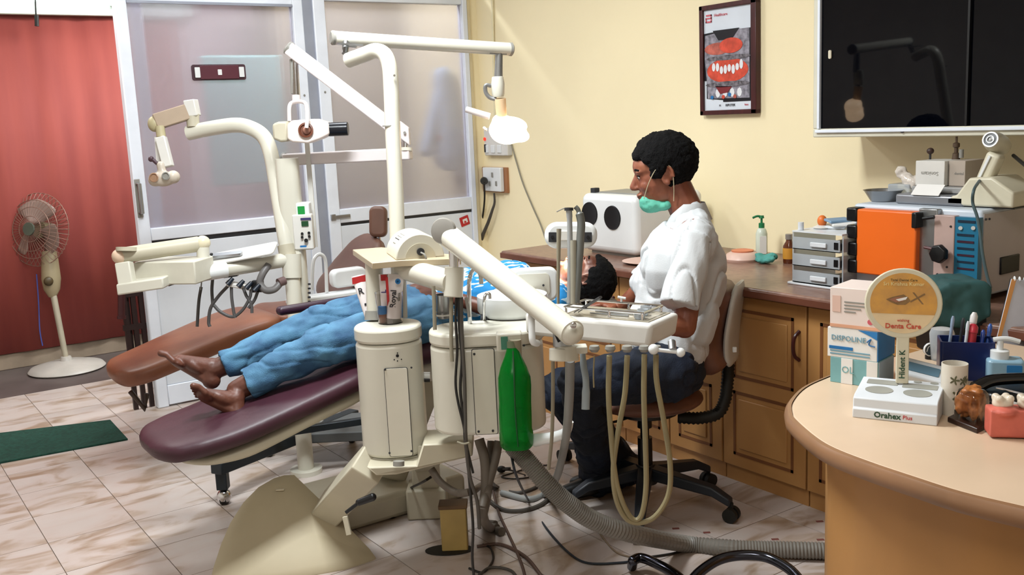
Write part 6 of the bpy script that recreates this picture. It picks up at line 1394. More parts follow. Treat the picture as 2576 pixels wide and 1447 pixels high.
# mask under the chin
MSK = mat('green_mask', '5fb8a0', 0.7, var=0.06, bump=0.15, bscale=40)
m = MB(); m.ell(q(0.055, -0.098, 0), (0.05, 0.055, 0.032), X=f, Y=s); m.ell(q(0.078, -0.084, 0), (0.024, 0.045, 0.026), X=f, Y=s); m.ell(q(0.02, -0.108, 0), (0.04, 0.058, 0.022), X=f, Y=s)
organic(m, 'face_mask', MSK, dt, 0.005, 2, 0.002, 60)
m = MB()
for k in (-1, 1):
    m.tube([q(0.082, -0.07, 0.045*k), q(0.055, -0.02, 0.071*k), q(0.02, 0.022, 0.086*k), q(-0.012, 0.028, 0.086*k), q(-0.028, 0.005, 0.083*k), q(-0.022, -0.05, 0.073*k), q(-0.012, -0.098, 0.062*k)], 0.0016, 6, 5)
m.build('mask_loop', mat('pale_elastic', 'c4b898', 0.6), dt)
# shirt
SH = mat('white_shirt_cloth', 'c9ccce', 0.8, var=0.02, bump=0.1, bscale=200)
m = MB()
m.cap(at(1752, 606, 3.43), at(1718, 604, 3.72), 0.084); m.cap(at(1740, 558, 3.56), at(1756, 585, 3.46), 0.07, 0.07); m.cap(at(1738, 560, 3.58), at(1720, 585, 3.7), 0.07, 0.07); m.ell(at(1712, 665, 3.60), (0.145, 0.195, 0.17), X=TF, Y=A_)
m.ell(at(1758, 690, 3.58), (0.10, 0.17, 0.17), X=TF, Y=A_); m.cap(at(1700, 720, 3.6), at(1678, 870, 3.66), 0.145, 0.142)
m.ell(at(1630, 800, 3.62), (0.075, 0.13, 0.08), X=TF, Y=A_); m.cap(at(1640, 715, 3.70), at(1608, 712, 3.74), 0.075, 0.04)
m.cap(at(1740, 780, 3.56), at(1705, 870, 3.6), 0.1, 0.115)
m.cap(at(1738, 545, 3.56), at(1740, 590, 3.58), 0.066, 0.085)
# sleeves: wide, cut off flat
m.cyl(at(1722, 590, 3.76), at(1622, 715, 3.82), 0.072, 0.07, 20)
organic(m, 'shirt', SH, dt, 0.006, 1, 0.01, 9, stretch=(1, 1, 0.55), ridge=1.6)
m = MB(); m.ell(at(1756, 604, 3.41), (0.068, 0.068, 0.075)); m.cyl(at(1754, 600, 3.39), at(1710, 772, 3.33), 0.069, 0.068, 24)
organic(m, 'sleeve', SH, dt, 0.006, 1, 0.009, 10, stretch=(1, 1, 0.4), ridge=1.5)
# collar
m = MB(); cA = at(1733, 532, 3.565); axn = (HC-nk).normalized()
cl_ = []
for i in range(25):
    t = 2*math.pi*i/24; d = TF*math.cos(t)+V(Z_).cross(TF)*math.sin(t)
    low = cA+d*0.077-Z_*(0.018+0.04*max(0, math.cos(t)))+TF*0.012; hi_ = cA+d*0.064+Z_*(0.03-0.05*max(0, math.cos(t)))+TF*0.006
    out_ = low+d*0.016-Z_*(0.012+0.02*max(0, math.cos(t)))
    cl_.append((low, hi_, out_))
vs = [p for c in cl_ for p in c]; fs = [[i*3+j, (i+1)*3+j, (i+1)*3+j+1, i*3+j+1] for i in range(24) for j in (0,)]+[[i*3+1, (i+1)*3+1, (i+1)*3+2, i*3+2] for i in range(24)]
o = m.add(vs, fs).build('collar', SH, dt, thick=0.004, norm=False, ang=80)
MB().tube([at(1685, 792, 3.44), at(1640, 720, 3.47), at(1650, 640, 3.47), at(1690, 592, 3.43)], 0.002, 5, 3)
# trousers
TR = mat('navy_trousers', '0e1a2e', 0.8, var=0.2, scale=8, bump=0.2, bscale=200, col2='08101c')
m = MB()
m.cap(at(1690, 925, 3.60), at(1668, 920, 3.80), 0.125); m.cap(hn_, kn, 0.115, 0.082); m.cap(hf2, kf, 0.11, 0.085)
m.cap(kn, an, 0.08, 0.068); m.cyl(an, an+(an-kn).normalized()*0.06, 0.07, 0.085, 18); m.cap(kf, af, 0.082, 0.07); m.cyl(af, af+(af-kf).normalized()*0.06, 0.072, 0.088, 18)
organic(m, 'trousers', TR, dt, 0.007, 2, 0.008, 12, ridge=1.0)
for k, (a, d) in enumerate(((an, -R_*0.9-A_*0.3), (af, -R_*0.95))):
    b = V((a.x, a.y, 0.0)); d = V((d.x, d.y, 0)).normalized(); m = MB()
    m.ell(b-d*0.03+Z_*0.045, (0.05, 0.042, 0.045), X=d, Y=Z_.cross(d)); m.cap(b+Z_*0.05, b+d*0.15+Z_*0.03, 0.045, 0.03); m.ell(b+d*0.15+Z_*0.028, (0.06, 0.042, 0.028), X=d, Y=Z_.cross(d)); m.cap(b+Z_*0.05, a, 0.045)
    organic(m, 'shoe', mat('black_leather', '0d0c0c', 0.35), dt, 0.006, 3)
# ================================================================ STOOL
stx = fl(1630, 1285, 0); ds_ = (stx-EYE).dot(FWD)
so_ = thing('operator_stool', 'brown padded wheeled stool with white-shelled backrest under the dentist', 'stool', stx)
hub = fl(1628, 1235, 0.11)
hub = V((2.46, 2.72, 0.0))
pts_w = [(1840, 1312), (1610, 1366), (1443, 1292), (1420, 1160), (1782, 1222)]
for u, v in pts_w:
    wpt = fl(u, v, 0); d = (wpt-hub); d.z = 0; L_ = d.length; d.normalize()
    leg = MB(); p0 = hub+Z_*0.135+d*0.02; p1 = hub+d*(L_*0.8)+Z_*0.105; p2 = hub+d*L_+Z_*0.072
    sd_ = Z_.cross(d)
    vs = []
    for p, w_, h_ in ((p0, 0.06, 0.05), (p1, 0.042, 0.036), (p2, 0.036, 0.03)):
        vs += [p+sd_*a*w_/2+Z_*b*h_/2 for a, b in ((-1, -1), (1, -1), (1, 1), (-1, 1))]
    l_ = leg.add(vs, [[i*4+j, i*4+(j+1) % 4, (i+1)*4+(j+1) % 4, (i+1)*4+j] for i in range(2) for j in range(4)]+[[0, 3, 2, 1], [8, 9, 10, 11]]).build('leg', mat('stool_dark_plastic', '1f242c', 0.45), so_, bevel=0.006)
    c = MB(); ww = hub+d*L_+Z_*0.027
    for k in (-1, 1): c.cyl(ww+sd_*0.006*k, ww+sd_*0.024*k, 0.027, n=18)
    c.cyl(ww+Z_*0.0, ww+Z_*0.045, 0.008, n=8).build('caster', RUBBER, l_)
MB().cyl(hub+Z_*0.09, hub+Z_*0.165, 0.045, 0.035, 20).build('hub', DGREY, so_)
sT = at(1638, 1040, ds_+0.03)
MB().cyl(hub+Z_*0.16, hub+Z_*0.27, 0.028, n=18).cyl(hub+Z_*0.27, hub+Z_*0.31, 0.017, n=18).cyl(hub+Z_*0.31, hub+Z_*0.40, 0.028, n=18).build('gas_column', BLACK, so_)
sc0 = V((hub.x, hub.y, 0.43))+A_*0.0+R_*0.01
m = MB(); m.ell(sc0-Z_*0.005, (0.215, 0.2, 0.05), X=R_, Y=A_, n=28); m.ell(sc0+Z_*0.012, (0.2, 0.19, 0.042), X=R_, Y=A_, n=28)
organic(m, 'seat', BROWNS, so_, 0.008, 3)
MB().cyl(sc0-Z_*0.06, sc0-Z_*0.045, 0.12, n=20).build('seat_plate', BLACK, so_)
MB().tube([sc0-Z_*0.055, sc0-Z_*0.06-R_*0.12-A_*0.1, sc0-Z_*0.058-R_*0.18-A_*0.12], 0.005, 8, 3).build('height_lever', BLACK, so_)
# bellows support
bp_ = [at(1705, 1050, ds_+0.03), at(1760, 1052, ds_+0.02), at(1805, 1040, ds_+0.02), at(1824, 1005, ds_+0.02), at(1830, 960, ds_+0.02), at(1833, 915, ds_+0.02)]
MB().tube(bp_, 0.023, 16, 10, ripple=0.1).build('bellows_arm', RUBBER, so_, ang=80)
# backrest: padded brown cushion with white shell
bd_ = ds_-0.03; SDB = (A_*0.9+R_*0.4).normalized()
def back(stn, m_, name, th, hw, off):
    P = spline([at(u, v, bd_)+off for u, v in stn], 4); vs = []; k = len(P); n = 16
    for i, p in enumerate(P):
        t = (P[min(i+1, k-1)]-P[max(i-1, 0)]).normalized(); sd = SDB; nn = t.cross(sd).normalized(); f_ = i/(k-1); ww = hw*(math.sin(math.pi*(0.1+0.8*f_))**0.45); tk = th*(0.5 if i in (0, k-1) else 1)
        vs += [p+sd*ww*math.copysign(abs(math.cos(a))**0.6, math.cos(a))+nn*tk*0.5*math.copysign(abs(math.sin(a))**0.7, math.sin(a))+nn*0.03*abs(math.cos(a))**2*0 for a in [2*math.pi*j/n for j in range(n)]]
    return MB().add(vs, [[i*n+j, i*n+(j+1) % n, (i+1)*n+(j+1) % n, (i+1)*n+j] for i in range(k-1) for j in range(n)]+[list(range(n))[::-1], list(range((k-1)*n, k*n))]).build(name, m_, so_, ang=60)
back([(1828, 712), (1812, 770), (1800, 840), (1806, 890), (1822, 925)], BROWNS, 'back_cushion', 0.115, 0.16, R_*-0.016)
back([(1852, 712), (1843, 770), (1834, 830), (1832, 880), (1836, 912)], mat('stool_shell', 'cfcdc6', 0.35), 'back_shell', 0.028, 0.125, R_*0.012)
MB().box(at(1848, 880, bd_-0.17), (0.015, 0.01, 0.02), X=R_).build('shell_knob', WHITE, so_, bevel=0.003)
# ================================================================ BROWN CHAIR AND REAR UNIT
bc2 = thing('dental_chair', 'brown empty dental chair by the frosted partition', 'dental chair', (1.7, 4.65, 0))
pad([(0.97, 4.62, 0.43, 0.15, 0.09), (1.08, 4.62, 0.445, 0.21, 0.1), (1.3, 4.63, 0.50, 0.235, 0.1), (1.55, 4.64, 0.56, 0.25, 0.1), (1.75, 4.65, 0.58, 0.25, 0.1)], 'legrest', BROWNV, bc2, 0, 0)
pad([(1.7, 4.65, 0.585, 0.25, 0.1), (1.9, 4.65, 0.56, 0.26, 0.11), (2.1, 4.65, 0.575, 0.26, 0.1)], 'seat', BROWNV, bc2, 0, 0)
BB = mat('brown_back_vinyl', '6b4a3c', 0.4, var=0.08)
pad([(2.05, 4.65, 0.6, 0.25, 0.09), (2.2, 4.62, 0.74, 0.25, 0.09), (2.33, 4.58, 0.92, 0.16, 0.08)], 'backrest', BB, bc2, 0, 0)
pa, pb = py(952, 598, 4.55), py(952, 518, 4.55)
MB().plate((pa+pb)/2, RT, UP, rrect(46/F*4.9, 80/F*4.9, 0.03), 0.06).build('headrest', BB, bc2, bevel=0.015, seg=3)
MB().cyl(pa-Z_*0.12, pa+Z_*0.02, 0.012, n=12).build('headrest_stem', CHROME, bc2)
MB().box((1.8, 4.65, 0.48), (0.7, 0.34, 0.07)).build('seat_shell', CREAM, bc2, bevel=0.02)
MB().beam((1.8, 4.66, 0.46), (1.6, 4.66, 0.1), 0.16, 0.13, side=(0, 1, 0)).build('lift_arm', CREAM, bc2, bevel=0.01)
MB().box((1.6, 4.68, 0.05), (0.7, 0.38, 0.1)).build('base_plate', CREAM, bc2, bevel=0.02)
MB().tube([py(328, 985, 4.6), py(365, 1030, 4.6), py(370, 990, 4.6)], 0.012, 8, 1).build('footrest_bracket', mat('bracket_brown', '3a2a22', 0.5), bc2)
MB().plate(py(875, 697, 4.42), (1, 0, 0), Z_, rrect(0.18, 0.09, 0.03), 0.06).build('armrest', WHITE, bc2, bevel=0.012, seg=3)
MB().bb((1.75, 4.36, py(820, 755, 4.4).z), (2.25, 4.44, py(820, 738, 4.4).z)).build('side_panel', WHITE, bc2, bevel=0.01)
P = [py(785, 730, 4.4), py(787, 665, 4.4), py(795, 645, 4.4), py(806, 640, 4.4), py(816, 648, 4.4), py(820, 670, 4.4), py(822, 735, 4.4)]
MB().tube(P, 0.009, 8, 5).build('grab_loop', WHITE, bc2)
# x-ray machine on casters
xm = thing('x_ray_machine', 'white dental x-ray machine on a wheeled column with black cone', 'x-ray machine', fl(745, 1120, 0))
dX = 4.42
cb, ct = at(757, 830, dX), at(748, 405, dX)
c0 = V((cb.x, cb.y, 0.14)); ct = V((cb.x, cb.y, at(748, 395, dX).z))
MB().plate((c0+ct)/2, R_, A_, rrect(0.095, 0.085, 0.03), (ct-c0).length).build('column', CREAM, xm, ang=50)
MB().box(at(782, 480, dX-0.045), (0.02, 0.01, 0.5), X=R_).build('column_slot', WHITE2, xm)
for k in range(6): MB().box(at(778, 715+k*11, dX-0.05), (0.012, 0.004, 0.008), X=R_).build('column_notch', DGREY, xm)
# control box with lit green switch and key pad
cp_ = thing('x_ray_control', 'white control box with green switch and round buttons on the x-ray column', 'control panel', at(765, 625, dX-0.08))
def ppl(u, v, o=0.0): return at(u, v, dX-0.1-o)
MB().plate(ppl(755, 527), R_, Z_, rrect(0.09, 0.062, 0.008), 0.06).build('switch_box', WHITE, cp_, bevel=0.005)
MB().plate(ppl(758, 529, 0.03), R_, Z_, rrect(0.03, 0.034, 0.002), 0.008).build('green_switch', mat('green_lit_switch', '17803a', 0.3, emis='18a040', estr=0.25), cp_)
MB().plate(ppl(764, 583), R_, Z_, rrect(0.085, 0.155, 0.008), 0.045).build('keypad_box', WHITE2, cp_, bevel=0.006)
MB().plate(ppl(769, 551, 0.0345), R_, Z_, rrect(0.045, 0.01, 0.002), 0.002).build('blue_red_strip', mat('maroon_blue_strip', '3a3568', 0.4), cp_)
MB().plate(ppl(767, 563, 0.0315), R_, Z_, rrect(0.03, 0.022, 0.002), 0.002).build('display', mat('green_lcd', '1d4a2c', 0.2), cp_)
for u, v, r in ((760, 588, 0.006), (777, 586, 0.006), (760, 597, 0.006), (778, 595, 0.006), (770, 605, 0.0085)): MB().cyl(ppl(u, v, 0.022), ppl(u, v, 0.028), r, n=12).build('button', BLACK, cp_)
MB().plate(ppl(763, 620, 0.026), R_, Z_, rrect(0.028, 0.008, 0.002), 0.002).build('blue_logo', BLUEP, cp_)
MB().cyl(at(725, 532, dX-0.09), at(728, 532, dX-0.09), 0.01, n=10).build('side_knob', BLACK, cp_)
# wheeled base
DF = mat('dark_base_metal', '232a30', 0.4, metal=0.3)
hubx = V((cb.x, cb.y, 0.13))
wh = [fl(566, 1268, 0), fl(886, 1112, 0), fl(678, 1148, 0)]
for k, w_ in enumerate(wh):
    d = w_-hubx; d.z = 0; L_ = d.length; d.normalize()
    tp_ = V((w_.x, w_.y, 0.13)) if k else V((w_.x, w_.y, 0.16))
    MB().beam(hubx, tp_+d*0.03, 0.06, 0.05, side=Z_.cross(d)).build('base_leg', DF, xm, bevel=0.005)
    if k == 0: MB().beam(tp_+Z_*0.02, V((w_.x, w_.y, 0.065)), 0.045, 0.045, side=A_).build('leg_drop', DF, xm, bevel=0.004)
    cst = MB(); cst.ell(V((w_.x, w_.y, 0.034)), (0.03, 0.03, 0.03), n=16).cyl(V((w_.x, w_.y, 0.03)), V((w_.x, w_.y, 0.11)), 0.008, n=10)
    cst.build('caster', CHROME, xm)
    MB().cyl(V((w_.x, w_.y, 0.026))-R_*0.013, V((w_.x, w_.y, 0.026))+R_*0.013, 0.026, n=16).build('wheel', RUBBER, xm)
MB().beam(at(690, 1092, dX-0.2), at(960, 1052, dX-0.1), 0.03, 0.03, side=A_).build('base_bar', DF, xm, bevel=0.003)
MB().box(V((cb.x+0.12, cb.y-0.02, 0.13)), (0.34, 0.3, 0.045), X=R_).build('base_platform', mat('base_grey', '5c5f60', 0.45), xm, bevel=0.006)
MB().cyl(at(858, 1010, dX-0.1), at(852, 960, dX-0.1), 0.03, n=16).build('base_post', CREAM2, xm)
# white foot pedal / jar seen under chair
fp_ = thing('foot_pedal', 'white foot pedal on the machine base under the maroon chair', 'pedal', V((1.62, 3.95, 0.155)))
c = fl(782, 1068, 0.155)
m = MB(); m.ell(c+Z_*0.018, (0.062, 0.045, 0.02), X=R_).ell(c+Z_*0.045+R_*0.01, (0.04, 0.035, 0.022), X=R_).ell(c+Z_*0.06+R_*0.035, 0.016)
organic(m, 'pedal_body', WHITE, fp_, 0.006, 3)
# arms
XAm = mat('xray_arm_white', 'dcd4d4', 0.35, var=0.02)
a0, a1 = at(716, 402, dX), at(1034, 386, 4.30)
MB().beam(a0, a1, 0.06, 0.052, side=A_).build('horizontal_arm', XAm, xm, bevel=0.006)
MB().lathe([(0.03, -0.008), (0.032, 0.006), (0.026, 0.012)], a0, (a0-a1).normalized(), 20).build('arm_cap', GREYP, xm)
e0, e1 = at(1020, 345, 4.30), at(728, 122, 4.25)
MB().beam(e0, e1, 0.06, 0.056, side=A_).build('scissor_arm', XAm, xm, bevel=0.005)
d = (e1-e0).normalized(); MB().lathe([(0.03, -0.008), (0.031, 0.006), (0.025, 0.012)], e1, d, 20).build('arm_cap', GREYP, xm)
MB().box(at(1019, 335, 4.28), (0.05, 0.04, 0.075), X=d).build('elbow_block', XAm, xm, bevel=0.004)
MB().cyl(at(1018, 334, 4.255), at(1018, 334, 4.25), 0.006, n=10).build('elbow_bolt', GREYP, xm)
MB().cyl(at(1020, 386, 4.30), at(1020, 345, 4.30), 0.011, n=12).build('elbow_rod', CHROME, xm)
MB().cyl(at(1022, 380, 4.29), at(1022, 372, 4.29), 0.025, n=16).build('elbow_collar', CREAM, xm)
MB().cyl(at(742, 142, 4.25), at(746, 240, 4.25), 0.012, 0.016, 14).build('piston', CHROME, xm)
MB().cyl(at(734, 150, 4.26), at(738, 236, 4.26), 0.01, n=12).build('piston', GREYP, xm)
MB().cyl(at(745, 240, 4.25), at(746, 258, 4.25), 0.018, n=16).build('yoke_hub', XAm, xm)
MB().tube([at(728, 305, 4.22), at(728, 270, 4.22), at(736, 258, 4.24), at(760, 256, 4.2), at(771, 266, 4.16), at(773, 300, 4.12), at(771, 322, 4.12)], 0.0085, 10, 6).build('yoke', XAm, xm)
# tube head
def pl8(pts, d, ext, name, m_, bev): 
    return MB().prism([at(u, v, d) for u, v in pts], ext).build(name, m_, xm, bevel=bev)
XH = mat('xray_head_white', 'e9ddd6', 0.35, var=0.02)
pl8([(722, 312), (735, 303), (790, 299), (826, 310), (828, 338), (805, 350), (775, 361), (735, 358), (722, 350)], 4.16, A_*0.13, 'head_shell', XH, 0.008)
pl8([(684, 312), (700, 306), (724, 305), (724, 356), (706, 358), (686, 350)], 4.18, A_*0.11, 'rear_cover', CREAM2, 0.01)
MB().cyl(at(826, 326, 4.2), at(876, 324, 4.2), 0.029, n=24).build('cone', mat('navy_black_plastic', '10141c', 0.25), xm, bevel=0.003)
MB().lathe([(0.03, 0), (0.032, 0.008), (0.024, 0.01), (0.022, 0.004)], at(770, 328, 4.155), -FWD, 24).build('dial_ring', mat('copper_brown', '6b3a26', 0.4), xm, norm=False)
MB().ell(at(772, 328, 4.15), 0.018, n=16).build('dial_knob', mat('copper_pink', 'a0705f', 0.3), xm)
# ---- rear unit with curved pole
ru = thing('rear_dental_unit', 'cream curved-pole delivery unit of the brown chair', 'dental unit', fl(745, 1090, 0))
dU = 4.32
pp_ = [at(760, 1060, dU), at(745, 830, dU), at(735, 700, dU), at(716, 590, dU), at(696, 470, dU+0.02), at(682, 390, dU+0.02), at(664, 345, dU+0.03), at(630, 322, dU+0.05), at(590, 315, dU+0.06), at(520, 325, dU+0.1), at(474, 335, dU+0.12)]
MB().tube(pp_, 0.033, 22, 7).build('pole', CREAM, ru)
pb_ = V((pp_[0].x, pp_[0].y, 0)); MB().cyl(pb_, pp_[0], 0.035, n=20).cyl(pb_, pb_+Z_*0.02, 0.07, n=28).build('pole_base', CREAM, ru)
MB().cyl(at(724, 642, dU-0.0), at(719, 616, dU-0.0), 0.037, n=24).build('pole_ring', CREAM2, ru)
MB().cyl(at(735, 700, dU), at(733, 640, dU), 0.041, n=24).build('pole_clamp', CREAM, ru)
MB().cyl(at(730, 652, dU), at(484, 692, dU-0.2), 0.031, n=22).build('lower_arm', CREAM, ru)
MB().cyl(at(570, 678, dU-0.14), at(482, 692, dU-0.21), 0.034, n=22).build('arm_sleeve', WHITE, ru)
MB().cyl(at(483, 692, dU-0.215), at(479, 693, dU-0.22), 0.03, n=22).build('arm_end_cap', mat('cream_yellow_cap', 'c9b98a', 0.4), ru)
b0 = at(510, 612, dU-0.2)
MB().cyl(b0-Z_*0.0, at(512, 660, dU-0.2), 0.026, n=18).build('ball_post', CREAM, ru)
MB().ell(b0, 0.032, n=22).build('ball_joint', mat('ivory_ball', 'e0d6b8', 0.2, coat=0.3), ru)
MB().cyl(at(500, 614, dU-0.2), at(306, 643, dU-0.32), 0.032, n=22).build('upper_arm', CREAM2, ru)
MB().ell(at(300, 645, dU-0.33), (0.03, 0.03, 0.03), n=16).build('arm_knuckle', mat('pink_cream', 'd9bda4', 0.4), ru)
MB().cyl(at(318, 632, dU-0.33), at(318, 622, dU-0.33), 0.04, n=18).build('arm_cover', CREAM2, ru)
MB().beam(at(312, 660, dU-0.33), at(322, 722, dU-0.33), 0.05, 0.06, side=A_).build('hanger', CREAM, ru, bevel=0.005)
MB().box(at(365, 715, dU-0.3), (0.19, 0.12, 0.045), X=R_*0.98+Z_*0.1).build('tray_mount', CREAM, ru, bevel=0.006)
MB().box(at(440, 680, dU-0.22), (0.27, 0.16, 0.095), X=R_*0.99-A_*0.2).build('control_box', mat('pale_cream', 'cfcbbb', 0.4), ru, bevel=0.006)
MB().cyl(at(424, 716, dU-0.26), at(447, 712, dU-0.26), 0.008, 0.002, 10).build('black_tip', BLACK, ru)
# bracket tray
MB().plate(at(605, 640, dU-0.1), (R_*0.95+Z_*0.13+A_*0.1), (A_*0.9+Z_*0.28), rrect(0.3, 0.12, 0.02), 0.01).build('flat_tray', WHITE2, ru, bevel=0.003)
MB().plate(at(568, 641, dU-0.13), (R_*0.95+Z_*0.05), (A_*0.9+Z_*0.28), rrect(0.14, 0.03, 0.012), 0.012).build('tray_edge', STEEL, ru)
for u in (518, 532): MB().ell(at(u, 640, dU-0.16), 0.007, n=8).build('tray_knob', BLACK, ru)
# holder cluster and hoses
MB().beam(at(570, 712, dU-0.1), at(650, 728, dU-0.05), 0.05, 0.018, side=A_).build('handpiece_bar', WHITE2, ru, bevel=0.004)
MB().beam(at(565, 695, dU-0.1), at(598, 690, dU-0.1), 0.03, 0.014, side=A_).build('bar_mount', DGREY, ru)
for (u, v) in ((578, 712), (605, 718), (625, 722), (645, 728)):
    MB().cyl(at(u-6, v+4, dU-0.13), at(u+8, v-12, dU-0.12), 0.012, 0.008, 12).build('handpiece', mat('dark_navy', '1c2430', 0.4), ru)
rh = [[(575, 718), (550, 745), (530, 775), (525, 810), (528, 822)], [(582, 722), (583, 750), (588, 785), (592, 800)], [(612, 725), (620, 745), (632, 765), (634, 788)],
      [(632, 728), (628, 750), (610, 780), (585, 797), (555, 785), (538, 768)], [(535, 700), (533, 730), (535, 765)], [(506, 722), (500, 760), (496, 822)], [(648, 735), (640, 755), (625, 775)]]
for p in rh: MB().tube([at(u, v, dU-0.1) for u, v in p], 0.007, 8, 6).build('hose', mat('dark_grey_hose', '4d4b4b', 0.5), ru)
MB().cyl(at(508, 700, dU-0.13), at(505, 730, dU-0.13), 0.003, n=8).build('thin_rod', GREYP, ru)
MB().tube([at(676, 666, dU-0.08), at(660, 690, dU-0.1), at(654, 712, dU-0.1), at(668, 730, dU-0.1), at(690, 728, dU-0.08), at(706, 712, dU-0.06)], 0.015, 12, 6).build('suction_hook', mat('grey_suction', '6c6968', 0.45), ru)
MB().cyl(at(700, 712, dU-0.07), at(716, 706, dU-0.05), 0.019, n=14).build('suction_socket', mat('greyred_plastic', '6b5554', 0.45), ru)
MB().box(at(648, 720, dU-0.08), (0.05, 0.04, 0.05), X=R_).build('valve_block', BLACK, ru, bevel=0.006)
# rear operating lamp on the curved pole end
rl = thing('rear_operating_lamp', 'unlit cream operating lamp hanging from the left curved pole', 'lamp', at(485, 300, dU+0.1))
dLp = dU+0.1
MB().beam(at(390, 308, dLp-0.05), at(478, 280, dLp), 0.06, 0.068, side=A_).build('arm_box', mat('beige_arm', 'a8937c', 0.5), rl, bevel=0.004)
MB().beam(at(470, 274, dLp), at(497, 270, dLp), 0.07, 0.072, side=A_).build('arm_block', WHITE2, rl, bevel=0.004)
MB().cyl(at(486, 320, dLp), at(484, 288, dLp), 0.026, 0.03, 18).build('pivot_post', CREAM2, rl)
MB().ell(at(388, 312, dLp-0.05), (0.028, 0.03, 0.035)).build('elbow', mat('aged_cream', 'b5aa86', 0.5), rl)
MB().cyl(at(402, 318, dLp-0.06), at(406, 345, dLp-0.06), 0.02, n=14).build('elbow_stub', mat('aged_cream', 'b5aa86', 0.5), rl)
MB().beam(at(405, 345, dLp-0.06), at(424, 420, dLp-0.06), 0.04, 0.042, side=A_).build('down_link', WHITE2, rl, bevel=0.004)
MB().beam(at(396, 345, dLp-0.04), at(402, 420, dLp-0.04), 0.02, 0.02, side=A_).build('down_link', WHITE2, rl)
hcR = at(410, 450, dLp-0.08)
m = MB(); m.ell(hcR, (0.055, 0.035, 0.03), X=RT, Y=UP).ell(hcR+RT*0.045+UP*0.008, (0.03, 0.03, 0.034), X=RT, Y=UP).ell(hcR-RT*0.035-UP*0.005, (0.028, 0.03, 0.036), X=RT, Y=UP).cap(hcR+UP*0.02, hcR+UP*0.06-RT*0.01, 0.018)
organic(m, 'lamp_head', mat('lamp_shell_cream', 'c0b5a6', 0.35), rl, 0.006, 3)
MB().lathe([(0.017, 0), (0.021, 0.006), (0.017, 0.008), (0.013, 0.002)], at(388, 447, dLp-0.115), -FWD, 18).build('reflector_ring', mat('tan_ring', '9c7a60', 0.4), rl, norm=False)
MB().lathe([(0.014, 0), (0.018, 0.006), (0.014, 0.008), (0.01, 0.002)], at(418, 443, dLp-0.115), -FWD, 18).build('reflector_ring', GREYP, rl, norm=False)
MB().cyl(at(396, 412, dLp-0.08), at(382, 400, dLp-0.08), 0.008, n=10).ell(at(380, 400, dLp-0.08), 0.013, n=12).build('lamp_knob', mat('dark_maroon_plastic', '473038', 0.4), rl)
# ================================================================ PEDESTAL FAN
fb = py(168, 915, 6.85); fb.z = 0
fn = thing('pedestal_fan', 'beige pedestal fan standing before the red curtain', 'fan', fb)
FP = mat('fan_cream', 'a39a86', 0.45); FB = mat('fan_base_grey', 'b6b0a8', 0.4)
fd = (fb-EYE).dot(FWD)
MB().lathe([(0.22, 0), (0.235, 0.012), (0.22, 0.03), (0.12, 0.055), (0.04, 0.065), (0.03, 0.09)], fb, n=36).build('base', FB, fn)
MB().cyl(fb+Z_*0.06, at(135, 745, fd), 0.018, 0.02, 16).build('pole', FP, fn)
MB().lathe([(0.022, 0), (0.05, 0.05), (0.06, 0.12), (0.052, 0.24), (0.045, 0.3)], at(132, 748, fd), (UP*0.98+RT*-0.07), 20).build('control_neck', mat('neck_beige', '96886a', 0.45), fn)
MB().ell(at(122, 708, fd-0.06), (0.03, 0.02, 0.03)).build('control_knob', mat('dark_olive', '4a3c22', 0.5), fn)
hcF = at(95, 578, fd-0.02); rF = 92/F*fd
fax = (-FWD*0.9-RT*0.25).normalized()
MB().cyl(hcF-fax*0.12, hcF-fax*0.01, 0.05, 0.055, 20).build('motor', mat('motor_olive', '6b6248', 0.5), fn)
cg = MB(); ha = fax.cross(Z_).normalized(); hb2 = fax.cross(ha)
for k in range(44):
    a = 2*math.pi*k/44; dr = ha*math.cos(a)+hb2*math.sin(a)
    cg.tube([hcF+fax*0.075+dr*0.04, hcF+fax*0.06+dr*rF*0.6, hcF+fax*0.02+dr*rF*0.95, hcF+dr*rF], 0.0016, 5, 3)
    cg.tube([hcF-fax*0.06+dr*0.05, hcF-fax*0.05+dr*rF*0.6, hcF-fax*0.02+dr*rF*0.95, hcF+dr*rF], 0.0016, 5, 3)
for rr_, o_ in ((rF, 0.0), (rF*0.6, 0.06), (rF*0.8, 0.045), (rF*0.35, 0.07)): cg.tube([hcF+fax*o_+(ha*math.cos(t*math.pi/18)+hb2*math.sin(t*math.pi/18))*rr_ for t in range(37)], 0.0025, 5, 1)
tag(cg.build('grille', mat('grille_wire', '8a6a5c', 0.45, metal=0.2), fn), kind='stuff')
MB().cyl(hcF+fax*0.07, hcF+fax*0.085, 0.042, n=24).build('hub_badge', mat('badge_dark', '50584c', 0.4), fn)
BLm = mat('fan_blade_grey', 'a0897e', 0.35, alpha=0.85)
for k in range(3):
    a = 2*math.pi*k/3+0.5
    def bl(i, j, a=a):
        r = 0.04+(rF*0.84-0.04)*i; w = (0.5+0.55*math.sin(i*2.2))*(j-0.5)*1.5; t = a+w
        return hcF+fax*(0.01+0.035*(j-0.5)*2)+(ha*math.cos(t)+hb2*math.sin(t))*r*(1-0.12*abs(j-0.5)*2*i)
    MB().grid(bl, 8, 8).build('blade', BLm, fn, thick=0.002)
MB().tube([py(92, 690, YR-0.1), py(97, 760, YR-0.1), py(100, 830, YR-0.1), py(107, 870, YR-0.1)], 0.004, 6, 5).solo('blue_cord', mat('blue_cord', '4a5cae', 0.5), 'thin blue cord hanging down the red curtain behind the fan pole', 'cord')
